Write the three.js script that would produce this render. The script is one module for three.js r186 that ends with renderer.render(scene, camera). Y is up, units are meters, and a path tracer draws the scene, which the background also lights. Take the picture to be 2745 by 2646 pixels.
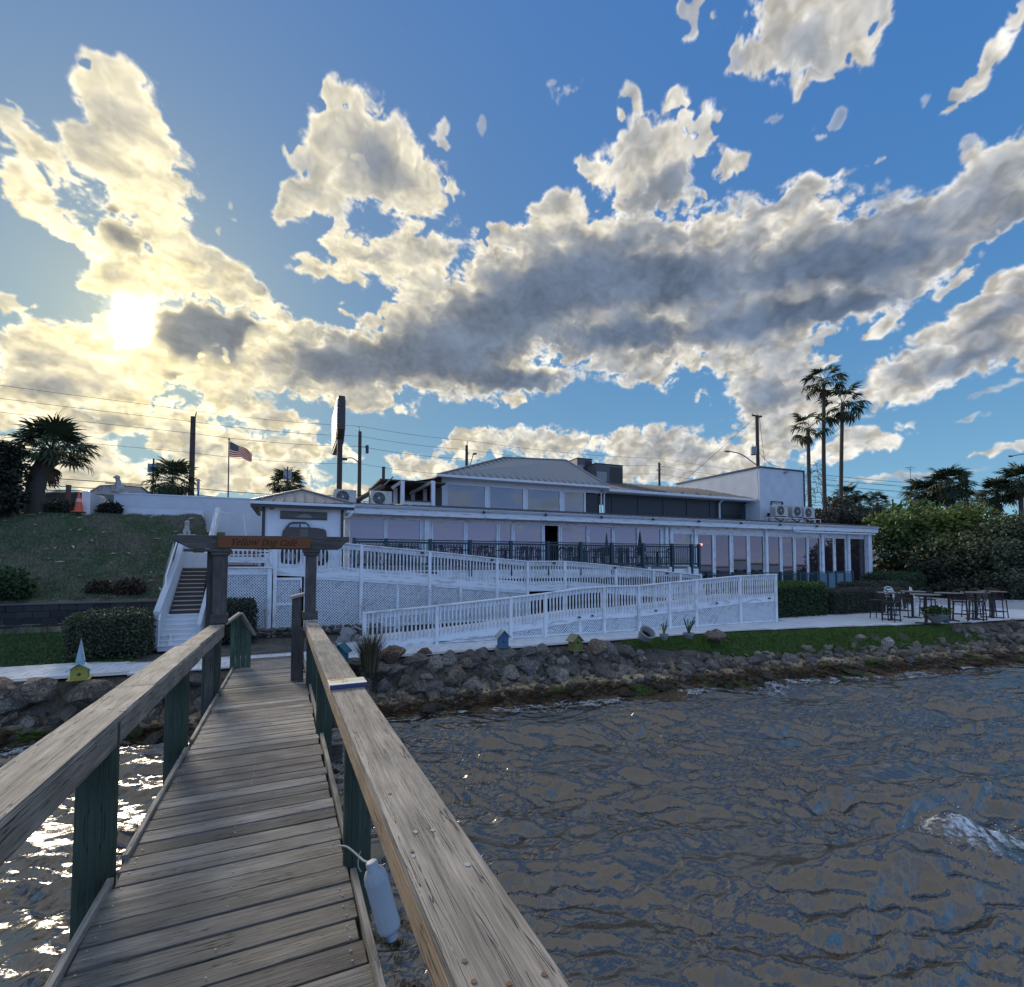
import * as THREE from 'three';
import { mergeGeometries, mergeVertices, toCreasedNormals } from 'three/addons/utils/BufferGeometryUtils.js';
import { MarchingCubes } from 'three/addons/objects/MarchingCubes.js';
import { RoundedBoxGeometry } from 'three/addons/geometries/RoundedBoxGeometry.js';

// ------------------------------------------------------------------ camera
const scene = new THREE.Scene();
const EYE = 3.15;                                   // camera height above the water (about 2.1 m above the pier deck)
const FOCAL = 1350, PW = 2745, PH = 2646;           // lens in pixels of the photograph
const YAW = THREE.MathUtils.degToRad(23.4), TILT = THREE.MathUtils.degToRad(2.4);
const SHIFT = 128;                                  // rise of the lens, in those pixels
const camera = new THREE.PerspectiveCamera(2 * Math.atan(PH / 2 / FOCAL) * 180 / Math.PI, PW / PH, 0.05, 4000);
camera.position.set(0, EYE, 0);
camera.rotation.order = 'YXZ';
camera.rotation.set(TILT, -YAW, 0);
camera.setViewOffset(PW, PH, 0, -SHIFT, PW, PH);
camera.updateProjectionMatrix();
scene.add(camera);

// directions and points in the place that were surveyed from the photograph
function ray(px, py) {
  const a = (px - PW / 2) / FOCAL, b = (PH / 2 + SHIFT - py) / FOCAL;
  const y = b * Math.cos(TILT) + Math.sin(TILT), fw = Math.cos(TILT) - b * Math.sin(TILT);
  return new THREE.Vector3(fw * Math.sin(YAW) + a * Math.cos(YAW), y, -fw * Math.cos(YAW) + a * Math.sin(YAW));
}
const onZ = (px, py, z) => { const r = ray(px, py), t = z / r.z; return new THREE.Vector3(r.x * t, EYE + r.y * t, z); };
const onY = (px, py, y) => { const r = ray(px, py), t = (y - EYE) / r.y; return new THREE.Vector3(r.x * t, y, r.z * t); };

// ------------------------------------------------------------------ noise
function mulberry(seed) { let s = seed | 0; return () => { s = (s + 0x6d2b79f5) | 0; let t = Math.imul(s ^ (s >>> 15), 1 | s); t = (t + Math.imul(t ^ (t >>> 7), 61 | t)) ^ t; return ((t ^ (t >>> 14)) >>> 0) / 4294967296; }; }
let rnd = mulberry(7);
const rr = (a, b) => a + (b - a) * rnd();
const PERM = new Uint8Array(512), GRAD = new Float32Array(256 * 3);
{ const r = mulberry(99), p = [...Array(256).keys()]; for (let i = 255; i > 0; i--) { const j = Math.floor(r() * (i + 1)); [p[i], p[j]] = [p[j], p[i]]; } for (let i = 0; i < 512; i++) PERM[i] = p[i & 255];
  for (let i = 0; i < 256; i++) { const z = r() * 2 - 1, a = r() * 6.2832, q = Math.sqrt(1 - z * z); GRAD.set([q * Math.cos(a), q * Math.sin(a), z], i * 3); } }
function noise3(x, y, z) {                         // gradient noise, about -0.7 to 0.7
  const X = Math.floor(x), Y = Math.floor(y), Z = Math.floor(z); x -= X; y -= Y; z -= Z;
  const u = x * x * x * (x * (x * 6 - 15) + 10), v = y * y * y * (y * (y * 6 - 15) + 10), w = z * z * z * (z * (z * 6 - 15) + 10);
  const a = PERM[X & 255], b = PERM[(X + 1) & 255], aa = PERM[a + (Y & 255)], ab = PERM[a + ((Y + 1) & 255)], ba = PERM[b + (Y & 255)], bb = PERM[b + ((Y + 1) & 255)], z0 = Z & 255, z1 = (Z + 1) & 255;
  const g = (h, p, q, r) => { h *= 3; return GRAD[h] * p + GRAD[h + 1] * q + GRAD[h + 2] * r; };
  const x00 = g(PERM[aa + z0], x, y, z), x10 = g(PERM[ba + z0], x - 1, y, z), x01 = g(PERM[ab + z0], x, y - 1, z), x11 = g(PERM[bb + z0], x - 1, y - 1, z);
  const y00 = g(PERM[aa + z1], x, y, z - 1), y10 = g(PERM[ba + z1], x - 1, y, z - 1), y01 = g(PERM[ab + z1], x, y - 1, z - 1), y11 = g(PERM[bb + z1], x - 1, y - 1, z - 1);
  const l0 = x00 + u * (x10 - x00), l1 = x01 + u * (x11 - x01), l2 = y00 + u * (y10 - y00), l3 = y01 + u * (y11 - y01);
  const m0 = l0 + v * (l1 - l0), m1 = l2 + v * (l3 - l2);
  return (m0 + w * (m1 - m0)) * 1.5;
}
function fbm(x, y, z, n, gain = 0.5, lac = 2.03) { let s = 0, a = 1; for (let i = 0; i < n; i++) { s += a * noise3(x, y, z); x = x * lac + 13.1; y = y * lac + 7.7; z = z * lac + 3.3; a *= gain; } return s; }
const smooth = THREE.MathUtils.smoothstep, clamp = THREE.MathUtils.clamp, lerp = THREE.MathUtils.lerp;

// ------------------------------------------------------------------ sky: air and broken cumulus, sun low behind a cloud
const SUN = ray(368, 872).normalize();
{
  // clouds: [x, y, half width, half height, turn in degrees, thickness] as seen from the pier, 1.4 pixels a unit
  const BANKS = [
    [228, 180, 78, 62, 0, .3], [245, 265, 78, 85, 0, .32], [70, 285, 95, 42, 18, .3], [0, 205, 42, 28, 0, .2], [50, 380, 62, 55, 40, .3], [120, 430, 40, 30, 30, .3], [300, 360, 78, 85, 30, .35], [215, 320, 90, 40, 20, .35],
    [235, 480, 95, 78, 20, .55], [200, 925, 330, 26, 0, .4], [560, 935, 200, 14, 0, .35], [340, 500, 105, 60, 25, .5], [450, 545, 105, 40, 25, .5], [235, 555, 70, 24, 0, .2], [262, 622, 60, 44, 0, .22], [215, 640, 50, 40, 0, .25], [300, 690, 60, 30, 0, .25],
    [130, 690, 150, 75, 5, .45], [40, 780, 130, 80, 0, .5], [330, 690, 140, 60, 15, .4], [470, 660, 90, 95, 0, .35], [260, 790, 170, 60, 0, .5], [30, 584, 36, 14, -8, .2], [100, 880, 190, 42, 0, .45], [440, 730, 50, 60, 0, .25],
    [520, 800, 110, 26, 5, .4], [390, 850, 120, 40, 0, .45], [590, 865, 120, 36, 0, .4], [470, 900, 170, 26, 0, .35],
    [690, 280, 108, 95, 0, .45], [640, 200, 34, 48, 0, .3], [770, 345, 112, 66, 10, .42], [590, 385, 90, 38, -30, .3], [845, 258, 26, 40, 0, .2], [850, 372, 44, 30, 0, .2], [575, 300, 42, 24, 20, .2], [640, 430, 26, 50, 0, .2],
    [690, 490, 110, 44, -8, .4], [620, 520, 62, 24, 0, .3], [800, 510, 74, 82, -20, .45], [662, 592, 20, 20, 0, .3], [760, 600, 60, 26, -25, .4], [440, 400, 24, 14, 0, .12], [425, 445, 10, 12, 0, .1], [385, 320, 8, 12, 0, .1],
    [620, 690, 125, 66, 0, 1], [780, 690, 190, 72, 0, 1], [940, 600, 200, 110, -15, 1], [1090, 510, 210, 105, -10, 1], [1290, 520, 210, 115, 0, 1], [1480, 500, 190, 105, -12, 1], [1670, 490, 180, 74, -5, 1], [1850, 440, 150, 62, -28, .9], [1480, 605, 230, 52, 0, 1], [960, 720, 150, 46, 0, 1], [1180, 640, 170, 60, 0, 1], [680, 760, 130, 30, 8, .8],
    [1240, 300, 100, 78, -5, .45], [1200, 205, 26, 36, 0, .25], [1295, 205, 24, 40, 0, .25], [1345, 255, 44, 50, 30, .35], [1400, 315, 40, 30, 0, .4], [1130, 325, 46, 22, 40, .2], [1105, 178, 56, 24, 5, .12], [1070, 415, 80, 40, -25, .5], [950, 452, 52, 22, 0, .35], [1340, 382, 20, 16, -40, .2], [1240, 380, 60, 30, 0, .5],
    [1500, 400, 110, 30, -22, .6], [1350, 440, 30, 20, 0, .4], [1690, 425, 70, 14, 0, .4], [1880, 330, 110, 36, -38, .55], [1960, 320, 60, 50, -30, .6],
    [1530, 50, 140, 105, 10, .38], [1330, 10, 36, 52, 20, .25], [1405, 118, 40, 24, 25, .2], [1640, 60, 50, 80, -10, .3], [1580, 140, 50, 26, 0, .25],
    [1925, 75, 78, 40, -52, .4], [1850, 160, 60, 26, -42, .25], [1790, 190, 34, 10, -15, .1],
    [1592, 234, 30, 17, -10, .15], [1525, 266, 12, 16, 0, .15], [1857, 282, 20, 24, 10, .15], [1480, 226, 22, 12, 10, .1], [932, 245, 26, 32, -30, .12], [763, 60, 18, 8, 0, .12], [770, 118, 22, 18, 30, .08], [1680, 305, 20, 6, 0, .08],
    [1835, 660, 160, 62, -12, .6], [1750, 735, 92, 40, -10, .4], [1900, 580, 95, 52, -30, .65], [1690, 625, 40, 22, -20, .4], [1830, 535, 40, 10, -28, .2], [1900, 745, 66, 12, -16, .15], [1960, 640, 80, 60, 0, .6], [1850, 800, 36, 9, -6, .15], [1920, 860, 60, 14, -8, .25], [1765, 812, 28, 8, 0, .12],
    [1240, 685, 100, 66, 15, .45], [1480, 740, 92, 85, -20, .5], [1420, 680, 80, 40, 0, .5], [1342, 770, 20, 24, 0, .25], [1570, 665, 44, 34, -30, .3], [1530, 790, 110, 46, 0, .45], [1640, 850, 95, 30, -8, .35], [1480, 850, 120, 40, 0, .45],
    [1230, 850, 110, 42, 0, .45], [1340, 880, 90, 38, 0, .45], [1060, 850, 100, 40, 0, .45], [920, 850, 90, 30, -8, .4], [800, 890, 80, 26, 0, .35], [1130, 905, 330, 26, 0, .4], [890, 830, 40, 16, -20, .25], [980, 770, 36, 12, 0, .3], [1700, 915, 150, 10, 0, .2],
  ];
  // darker, thicker hearts
  const HEARTS = [
    [390, 622, 80, 46, -5, 1.2], [345, 660, 46, 36, 30, .8], [430, 660, 30, 46, 20, .9], [470, 620, 40, 22, 0, .6], [235, 455, 60, 40, 20, .62], [205, 395, 40, 26, 0, .5], [540, 560, 60, 22, 20, .4], [190, 800, 100, 34, 0, .55], [60, 740, 60, 30, 0, .4], [150, 745, 50, 20, 0, .45], [330, 715, 26, 16, 0, .5], [100, 690, 60, 20, 0, .3],
    [700, 285, 70, 50, 10, .36], [760, 330, 80, 36, 20, .32], [700, 490, 50, 16, 0, .35], [1280, 350, 90, 40, -10, .5], [1540, 70, 90, 60, 0, .18], [1840, 690, 120, 26, -12, .5], [1900, 610, 80, 30, -25, .55], [1260, 680, 60, 20, 0, .35], [1470, 760, 60, 40, -20, .4], [1270, 865, 70, 20, 0, .3], [1080, 865, 60, 18, 0, .3], [1930, 420, 70, 40, -20, .45], [380, 860, 80, 18, 0, .35], [1890, 110, 30, 14, -45, .2],
    [640, 700, 120, 46, 0, .95], [830, 680, 180, 56, 0, 1.05], [950, 610, 160, 74, -20, 1], [1100, 540, 170, 74, -12, 1], [1290, 540, 150, 66, 0, .95], [1560, 500, 150, 54, -8, .95], [1700, 500, 130, 40, -4, .9], [1480, 610, 210, 34, 0, 1.05], [1190, 640, 140, 36, 0, .95], [1640, 588, 70, 16, 0, .9], [980, 730, 120, 24, 0, 1],
  ];
  const frame = (list) => list.map(([x, y, rx, ry, turn, w]) => {
    const c = ray(x * 1.4005, y * 1.4005), len = c.length(); c.normalize();
    const e1 = new THREE.Vector3(-c.z, 0, c.x).normalize().negate(); if (e1.dot(new THREE.Vector3(Math.cos(YAW), 0, Math.sin(YAW))) < 0) e1.negate();
    const e2 = new THREE.Vector3().crossVectors(e1, c).normalize(); if (e2.y < 0) e2.negate();
    const s = 1.4005 / FOCAL / len, a = -turn * Math.PI / 180, ca = Math.cos(a), sa = Math.sin(a), ax = rx * s, ay = ry * s / Math.pow(len, 0.15);
    const u = e1.clone().multiplyScalar(ca).addScaledVector(e2, sa).multiplyScalar(1 / ax), v = e2.clone().multiplyScalar(ca).addScaledVector(e1, -sa).multiplyScalar(1 / ay);
    return { cx: c.x, cy: c.y, cz: c.z, ux: u.x, uy: u.y, uz: u.z, vx: v.x, vy: v.y, vz: v.z, reach: Math.cos(Math.min(1.5, 2.1 * Math.max(ax, ay))), w };
  });
  const B = frame(BANKS), Hs = frame(HEARTS);
  // smooth union of the ellipses: 1 in the middle, 0 at the rim, negative outside; and the thickness met there
  const found = [0, 0];
  function banks(list, x, y, z) {
    let s = 0, m = 0, sw = 0;
    for (const b of list) {
      if (x * b.cx + y * b.cy + z * b.cz < b.reach) continue;
      const qx = x * b.ux + y * b.uy + z * b.uz, qy = x * b.vx + y * b.vy + z * b.vz, q = qx * qx + qy * qy;
      if (q > 4) continue;
      const k = Math.exp(-1.9 * q); s += k; sw += k * b.w; if (k > m) m = k;
    }
    found[0] = s; found[1] = s > 1e-6 ? sw / s : 0;
  }
  const viewF = new THREE.Vector3(Math.sin(YAW), 0, -Math.cos(YAW));
  // rounded billows: sharp valleys, swelling tops; heaps[0] all octaves, heaps[1] the first three
  const heaps = [0, 0];
  function billow(x, y, z, n, gain) { let s = 0, a = 0.6; for (let i = 0; i < n; i++) { s += a * (Math.abs(noise3(x, y, z)) * 2.5 - 0.62); if (i === 2) heaps[1] = s; x = x * 2.09 + 5.1; y = y * 2.09 + 2.3; z = z * 2.09 + 9.7; a *= gain; } heaps[0] = s; return s; }
  function skyAt(x, y, z) {
    const ce = Math.sqrt(Math.max(1e-6, 1 - y * y)), facing = x * viewF.x + z * viewF.z, ahead = facing > -0.05;
    const cosS = x * SUN.x + y * SUN.y + z * SUN.z, angS = Math.acos(clamp(cosS, -1, 1));
    // air
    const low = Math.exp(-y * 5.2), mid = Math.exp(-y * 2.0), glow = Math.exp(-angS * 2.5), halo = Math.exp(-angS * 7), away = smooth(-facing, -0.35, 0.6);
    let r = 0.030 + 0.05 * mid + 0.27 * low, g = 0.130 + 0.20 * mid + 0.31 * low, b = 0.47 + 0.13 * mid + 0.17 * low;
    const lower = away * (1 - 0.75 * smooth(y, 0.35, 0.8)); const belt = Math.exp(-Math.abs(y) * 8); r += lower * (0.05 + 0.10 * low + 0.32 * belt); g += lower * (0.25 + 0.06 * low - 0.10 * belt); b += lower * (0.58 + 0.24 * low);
    r = r * (1 - 0.30 * glow) + 0.25 * glow + 0.30 * halo; g = g * (1 - 0.30 * glow) + 0.25 * glow + 0.25 * halo; b = b * (1 - 0.50 * glow) + 0.21 * glow + 0.10 * halo;
    // cloud field
    const fq = 1 + 1.1 * (1 - Math.min(1, y * 1.7)), wx = 0.011 * fbm(x * 34 + 4, y * 34, z * 34, 2), wy = 0.011 * fbm(x * 34, y * 34 + 9, z * 34, 2);
    const X = x + wx, Y = y + wy, Z = z - wx * 0.7;
    const fine = billow(X * 11 * fq, Y * 12.5 * fq, Z * 11 * fq, ahead ? 7 : 4, 0.66), round3 = heaps[1], big = fbm(X * 5.5 * fq + 7, Y * 7 * fq, Z * 5.5 * fq, 3);
    banks(Hs, X, Y, Z); const hk = Math.min(1.5, found[0] * 1.2) * found[1];
    banks(B, X, Y, Z);
    const inFrame = smooth(facing / ce, 0.45, 0.68) * smooth(0.93 - y, 0, 0.12), k = found[0], wt = found[1];
    let cov = Math.min(1.45, k * 1.75 * (0.52 + 0.48 * smooth(wt, 0.06, 0.32))) - 0.50 + (fine * 0.78 + big * 0.46 + 0.42 * fbm(X * 19 + 2, Y * 22, Z * 19, ahead ? 4 : 2, 0.6)) * Math.min(1, 0.06 + k * 1.9) + 0.55 * smooth(hk, 0.3, 0.9);
    if (k > 0.1 && wt < 0.3) cov += (0.3 - wt) * 2.6 * (fbm(X * 58, Y * 66, Z * 58, 3, 0.6) - 0.12);
    const ex = x / (y + 0.16), ez = z / (y + 0.16);
    cov = lerp(-0.05 - 0.16 * lower + 0.50 * smooth(y, 0.45, 0.85) + 0.95 * fbm(ex * 1.9 + 3.3, 1.7, ez * 1.9 + 8.1, 4) + fine * 0.45, cov, inFrame);
    let clear = 1;
    const a = smooth(cov, -0.14, 0.30 + 0.5 * Math.max(0, 0.3 - wt) * inFrame) * lerp(1, 0.34 + 0.66 * smooth(wt, 0.10, 0.32), inFrame);
    if (a > 0) {
      // depth of cloud the sun's light comes through
      const body = lerp(0.30 + 0.75 * Math.max(0, cov) + 0.5 * Math.max(0, fbm(ex * 2.6, 4.4, ez * 2.6, 3)), hk + 0.34 * wt * smooth(cov, 0.15, 1.1), inFrame), lump = fbm(X * 15 * fq + 3, Y * 18 * fq, Z * 15 * fq, ahead ? 4 : 2, 0.55), mottle = (lump * 0.36 + round3 * 0.10 + big * 0.30) * (0.55 + 0.45 * wt) * (1 - 0.85 * smooth(hk, 0.45, 0.9));
      const tau = Math.max(0, 2.0 * body + 2.5 * mottle + 0.9 * smooth(hk, 0.5, 1)) * smooth(cov, 0.03, 0.42), T = Math.exp(-tau);
      const near = Math.exp(-angS * 2.3), hot = Math.exp(-angS * angS * 110), frontal = smooth(-cosS, -0.1, 0.7);
      // slopes that face the sun are brighter than those turned away
      let lit = 0; if (ahead) { const e = 0.011, ox = (SUN.x - x * cosS) * e, oy = (SUN.y - y * cosS) * e + 0.006, oz = (SUN.z - z * cosS) * e; lit = 1.25 * (lump - fbm((X + ox) * 15 * fq + 3, (Y + oy) * 18 * fq, (Z + oz) * 15 * fq, 4, 0.55)); }
      const relief = 1 + clamp(lit * 0.62 + fine * 0.07, -0.34, 0.38), edge = 1 - smooth(cov, 0.10, 0.50);
      let br = (0.68 + 0.12 * edge + 0.66 * near) * relief, bg = (0.66 + 0.13 * edge + 0.50 * near) * relief, bb = (0.62 + 0.16 * edge + 0.07 * near) * relief;
      let dr = 0.105 + 0.12 * near + 0.04 * low, dg = 0.160 + 0.08 * near + 0.05 * low, db = 0.265 - 0.01 * near + 0.05 * low;
      const dm = 1 + 0.34 * big + 0.05 * lump + clamp(0.16 * lit, -0.14, 0.18); dr *= dm; dg *= dm; db *= dm;
      const over = smooth(y, 0.5, 0.85) * (1 - inFrame) * 0.16; br += over; bg += over * 0.95; bb += over * 0.85; dr += over * 1.3; dg += over * 1.2; db += over; const fl = frontal * (1 - smooth(y, 0.4, 0.8)); br += fl * 0.10; bg += fl * 0.20; bb += fl * 0.44; dr += fl * 0.25; dg += fl * 0.38; db += fl * 0.62;
      br += hot * 0.75; bg += hot * 0.58; bb += hot * 0.20;
      clear = lerp(1, T * T, a);
      r += (dr + (br - dr) * T - r) * a; g += (dg + (bg - dg) * T - g) * a; b += (db + (bb - db) * T - b) * a;
    }
    // the sun's own blaze where the cloud is thin
    const blaze = (Math.exp(-angS * angS * 3000) * 9 + Math.exp(-angS * angS * 700) * 0.6) * clear * (0.35 + 1.3 * smooth(fbm(x * 38, y * 38, z * 38, 3), -0.35, 0.35));
    return [r + blaze, g + blaze * 0.93, b + blaze * 0.75];
  }
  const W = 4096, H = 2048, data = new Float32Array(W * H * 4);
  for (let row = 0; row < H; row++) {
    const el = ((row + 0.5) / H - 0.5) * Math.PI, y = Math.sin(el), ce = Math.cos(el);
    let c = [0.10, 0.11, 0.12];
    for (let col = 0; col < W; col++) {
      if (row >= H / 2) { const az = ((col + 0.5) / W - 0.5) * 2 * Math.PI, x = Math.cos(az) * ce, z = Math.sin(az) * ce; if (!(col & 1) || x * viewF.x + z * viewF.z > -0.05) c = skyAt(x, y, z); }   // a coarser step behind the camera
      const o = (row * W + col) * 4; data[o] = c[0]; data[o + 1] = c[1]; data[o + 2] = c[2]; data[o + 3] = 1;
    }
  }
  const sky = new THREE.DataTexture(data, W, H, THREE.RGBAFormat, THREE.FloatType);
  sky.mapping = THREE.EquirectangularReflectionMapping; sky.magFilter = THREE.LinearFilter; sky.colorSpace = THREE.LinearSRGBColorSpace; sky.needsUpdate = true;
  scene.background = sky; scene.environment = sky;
}
const sun = new THREE.DirectionalLight(new THREE.Color(1, 0.87, 0.69), 3.1);
sun.name = 'sun';
sun.position.copy(SUN).multiplyScalar(90).add(new THREE.Vector3(10, 0, -12));
sun.target.position.set(10, 0, -12);
sun.castShadow = true; sun.shadow.radius = 26; sun.shadow.mapSize.set(4096, 4096);
Object.assign(sun.shadow.camera, { left: -60, right: 60, top: 50, bottom: -30, near: 1, far: 220 });
scene.add(sun, sun.target);

const renderer = new THREE.WebGLRenderer({ antialias: true });
renderer.toneMapping = THREE.LinearToneMapping;
renderer.toneMappingExposure = 1;
renderer.shadowMap.enabled = true; renderer.shadowMap.type = THREE.PCFSoftShadowMap;

// ------------------------------------------------------------------ building kit
const V = (x, y, z) => new THREE.Vector3(x, y, z);
const names = new Map();
function numbered(name) { const n = names.get(name) ?? 0; names.set(name, n + 1); return n ? name + '_' + String(n).padStart(3, '0') : name; }
function tag(o, label, category, group) { o.userData.label = label; o.userData.category = category; if (group) o.userData.group = group; return o; }
function thing(name, label, category, at = V(0, 0, 0), turn = 0, group) {
  const o = new THREE.Group(); o.name = numbered(name); o.position.copy(at); o.rotation.y = turn; scene.add(o);
  return tag(o, label, category, group);
}
function again(root, at, turn, label, group) {
  const r = root.clone(); r.userData = { ...root.userData }; r.name = numbered(root.name.replace(/_\d{3}$/, '')); r.position.copy(at); r.rotation.y = turn; scene.add(r);
  if (label) r.userData.label = label; if (group) r.userData.group = group;
  return r;
}
function setting(name) { const o = new THREE.Group(); o.name = name; o.userData.kind = 'structure'; scene.add(o); return o; }
// texture coordinates in metres, the grain (u) along one axis
function metreUV(g, axis = 'x', shift = 0) {
  const p = g.attributes.position, n = g.attributes.normal, uv = new Float32Array(p.count * 2);
  for (let i = 0; i < p.count; i++) {
    const x = p.getX(i), y = p.getY(i), z = p.getZ(i), nx = Math.abs(n.getX(i)), ny = Math.abs(n.getY(i)), nz = Math.abs(n.getZ(i));
    let u, v;
    if (axis === 'x') { if (nx > ny && nx > nz) { u = z; v = y; } else if (ny >= nz) { u = x; v = z; } else { u = x; v = y; } }
    else if (axis === 'z') { if (nz > ny && nz > nx) { u = x; v = y; } else if (ny >= nx) { u = z; v = x; } else { u = z; v = y; } }
    else { if (ny > nx && ny > nz) { u = x; v = z; } else if (nx >= nz) { u = y; v = z; } else { u = y; v = x; } }
    uv[i * 2] = u + shift; uv[i * 2 + 1] = v + shift * 0.37;
  }
  g.setAttribute('uv', new THREE.BufferAttribute(uv, 2));
  return g;
}
function tint(g, r, gg = r, b = r) {
  const n = g.attributes.position.count, c = new Float32Array(n * 3);
  for (let i = 0; i < n; i++) { c[i * 3] = r; c[i * 3 + 1] = gg; c[i * 3 + 2] = b; }
  return g.setAttribute('color', new THREE.BufferAttribute(c, 3));
}
const longest = (w, h, d) => (w >= h && w >= d ? 'x' : h >= d ? 'y' : 'z');
function boxG(w, h, d, round = 0) {
  const g = round ? new RoundedBoxGeometry(w, h, d, 1, round) : new THREE.BoxGeometry(w, h, d);
  return metreUV(g, longest(w, h, d), rnd() * 9);
}
const UP = V(0, 1, 0);
class Kit {
  constructor() { this.g = []; }
  add(g, m) { if (m) g.applyMatrix4(m); if (g.index) g = g.toNonIndexed(); for (const k of Object.keys(g.attributes)) if (!['position', 'normal', 'uv', 'color'].includes(k)) g.deleteAttribute(k); this.g.push(g); return this; }
  // a box by its centre and size, turned about y, x and z
  box(x, y, z, w, h, d, { ry = 0, rx = 0, rz = 0, round = 0 } = {}) { return this.add(boxG(w, h, d, round), new THREE.Matrix4().compose(V(x, y, z), new THREE.Quaternion().setFromEuler(new THREE.Euler(rx, ry, rz, 'YXZ')), V(1, 1, 1))); }
  // a box by its limits
  lim(x0, x1, y0, y1, z0, z1, round = 0) { return this.box((x0 + x1) / 2, (y0 + y1) / 2, (z0 + z1) / 2, Math.abs(x1 - x0), Math.abs(y1 - y0), Math.abs(z1 - z0), { round }); }
  // a bar of rectangular section from p to q, its height in the upright plane
  bar(p, q, w, h, round = 0) {
    const d = q.clone().sub(p), len = d.length(), xa = d.clone().normalize(), za = V(0, 0, 1); za.crossVectors(xa, Math.abs(xa.y) > 0.98 ? V(0, 0, -1) : UP).normalize(); const ya = V(0, 0, 0).crossVectors(za, xa);
    const m = new THREE.Matrix4().makeBasis(xa, ya, za); m.setPosition(p.clone().add(q).multiplyScalar(0.5));
    const g = round ? new RoundedBoxGeometry(len, h, w, 1, round) : new THREE.BoxGeometry(len, h, w);
    return this.add(metreUV(g, 'x', rnd() * 9), m);
  }
  rod(p, q, r0, r1 = r0, seg = 8) {
    const d = q.clone().sub(p), len = d.length(), g = new THREE.CylinderGeometry(r1, r0, len, seg, 1);
    const uv = g.attributes.uv; for (let i = 0; i < uv.count; i++) uv.setXY(i, uv.getY(i) * len, uv.getX(i) * 6.28 * r0);
    return this.add(g, new THREE.Matrix4().compose(p.clone().add(q).multiplyScalar(0.5), new THREE.Quaternion().setFromUnitVectors(UP, d.normalize()), V(1, 1, 1)));
  }
  tube(points, r, seg = 6, steps) { const c = new THREE.CatmullRomCurve3(points); return this.add(new THREE.TubeGeometry(c, steps ?? points.length * 4, r, seg, false)); }
  lathe(profile, at, seg = 16) { return this.add(new THREE.LatheGeometry(profile.map(([r, y]) => new THREE.Vector2(r, y)), seg), new THREE.Matrix4().setPosition(at)); }
  // an outline in x, y pushed along z from z0 to z1
  slab(outline, z0, z1, bevel = 0) {
    const s = new THREE.Shape(outline.map(([x, y]) => new THREE.Vector2(x, y)));
    const g = new THREE.ExtrudeGeometry(s, { depth: Math.abs(z1 - z0) - 2 * bevel, bevelEnabled: bevel > 0, bevelSize: bevel, bevelThickness: bevel, bevelSegments: 1, bevelOffset: -bevel });
    g.translate(0, 0, Math.min(z0, z1) + bevel); return this.add(g);
  }
  // flat facets given by their corners
  faces(list) {
    const p = [], uv = [];
    for (const f of list) {
      const e = f[1].clone().sub(f[0]).normalize(), n = V(0, 0, 0).crossVectors(e, f[2].clone().sub(f[0])).normalize(), b = V(0, 0, 0).crossVectors(n, e);
      for (let i = 1; i < f.length - 1; i++) for (const q of [f[0], f[i], f[i + 1]]) { p.push(q.x, q.y, q.z); const r = q.clone().sub(f[0]); uv.push(r.dot(e), r.dot(b)); }
    }
    const g = new THREE.BufferGeometry(); g.setAttribute('position', new THREE.Float32BufferAttribute(p, 3)); g.setAttribute('uv', new THREE.Float32BufferAttribute(uv, 2)); g.computeVertexNormals();
    return this.add(g);
  }
  geometry() {
    const list = this.g, some = list.some((g) => g.attributes.color);
    for (const g of list) { if (!g.attributes.uv) g.setAttribute('uv', new THREE.Float32BufferAttribute(new Float32Array(g.attributes.position.count * 2), 2)); if (some && !g.attributes.color) tint(g, 1); if (!g.attributes.normal) g.computeVertexNormals(); }
    return list.length === 1 ? list[0] : mergeGeometries(list);
  }
  // in world coordinates under a thing that stands, unturned, at its base
  build(name, material, parent, kind) {
    const g = this.geometry(); let o = parent; const off = V(0, 0, 0); while (o && o !== scene) { off.add(o.position); o = o.parent; }
    if (off.lengthSq()) g.translate(-off.x, -off.y, -off.z);
    const m = new THREE.Mesh(g, material); m.name = parent && parent !== scene ? name : numbered(name); (parent ?? scene).add(m);
    if (kind) m.userData.kind = kind;
    return m;
  }
}
const kit = () => new Kit();
function piece(name, geometry, material, parent, at, ry = 0) { const m = new THREE.Mesh(geometry, material); m.name = name; if (at) m.position.copy(at); m.rotation.y = ry; parent.add(m); return m; }

// ------------------------------------------------------------------ materials
const toByte = (c) => { c = clamp(c, 0, 1); return 255 * (c <= 0.0031308 ? c * 12.92 : 1.055 * Math.pow(c, 1 / 2.4) - 0.055); };
function texture(w, h, fn, color = true) {      // fn(u, v) gives linear red, green, blue, or one number for relief
  const d = new Uint8Array(w * h * 4);
  for (let j = 0; j < h; j++) for (let i = 0; i < w; i++) {
    const c = fn((i + 0.5) / w, (j + 0.5) / h), o = (j * w + i) * 4;
    if (color) { d[o] = toByte(c[0]); d[o + 1] = toByte(c[1]); d[o + 2] = toByte(c[2]); } else d[o] = d[o + 1] = d[o + 2] = 255 * clamp(c, 0, 1);
    d[o + 3] = 255;
  }
  const t = new THREE.DataTexture(d, w, h); t.magFilter = THREE.LinearFilter; t.wrapS = t.wrapT = THREE.MirroredRepeatWrapping; if (color) t.colorSpace = THREE.SRGBColorSpace; t.needsUpdate = true;
  return t;
}
const scaled = (t, u, v) => { const c = t.clone(); c.repeat.set(1 / u, 1 / v); c.needsUpdate = true; return c; };
const std = (o) => new THREE.MeshStandardMaterial(o), phys = (o) => new THREE.MeshPhysicalMaterial(o);
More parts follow.
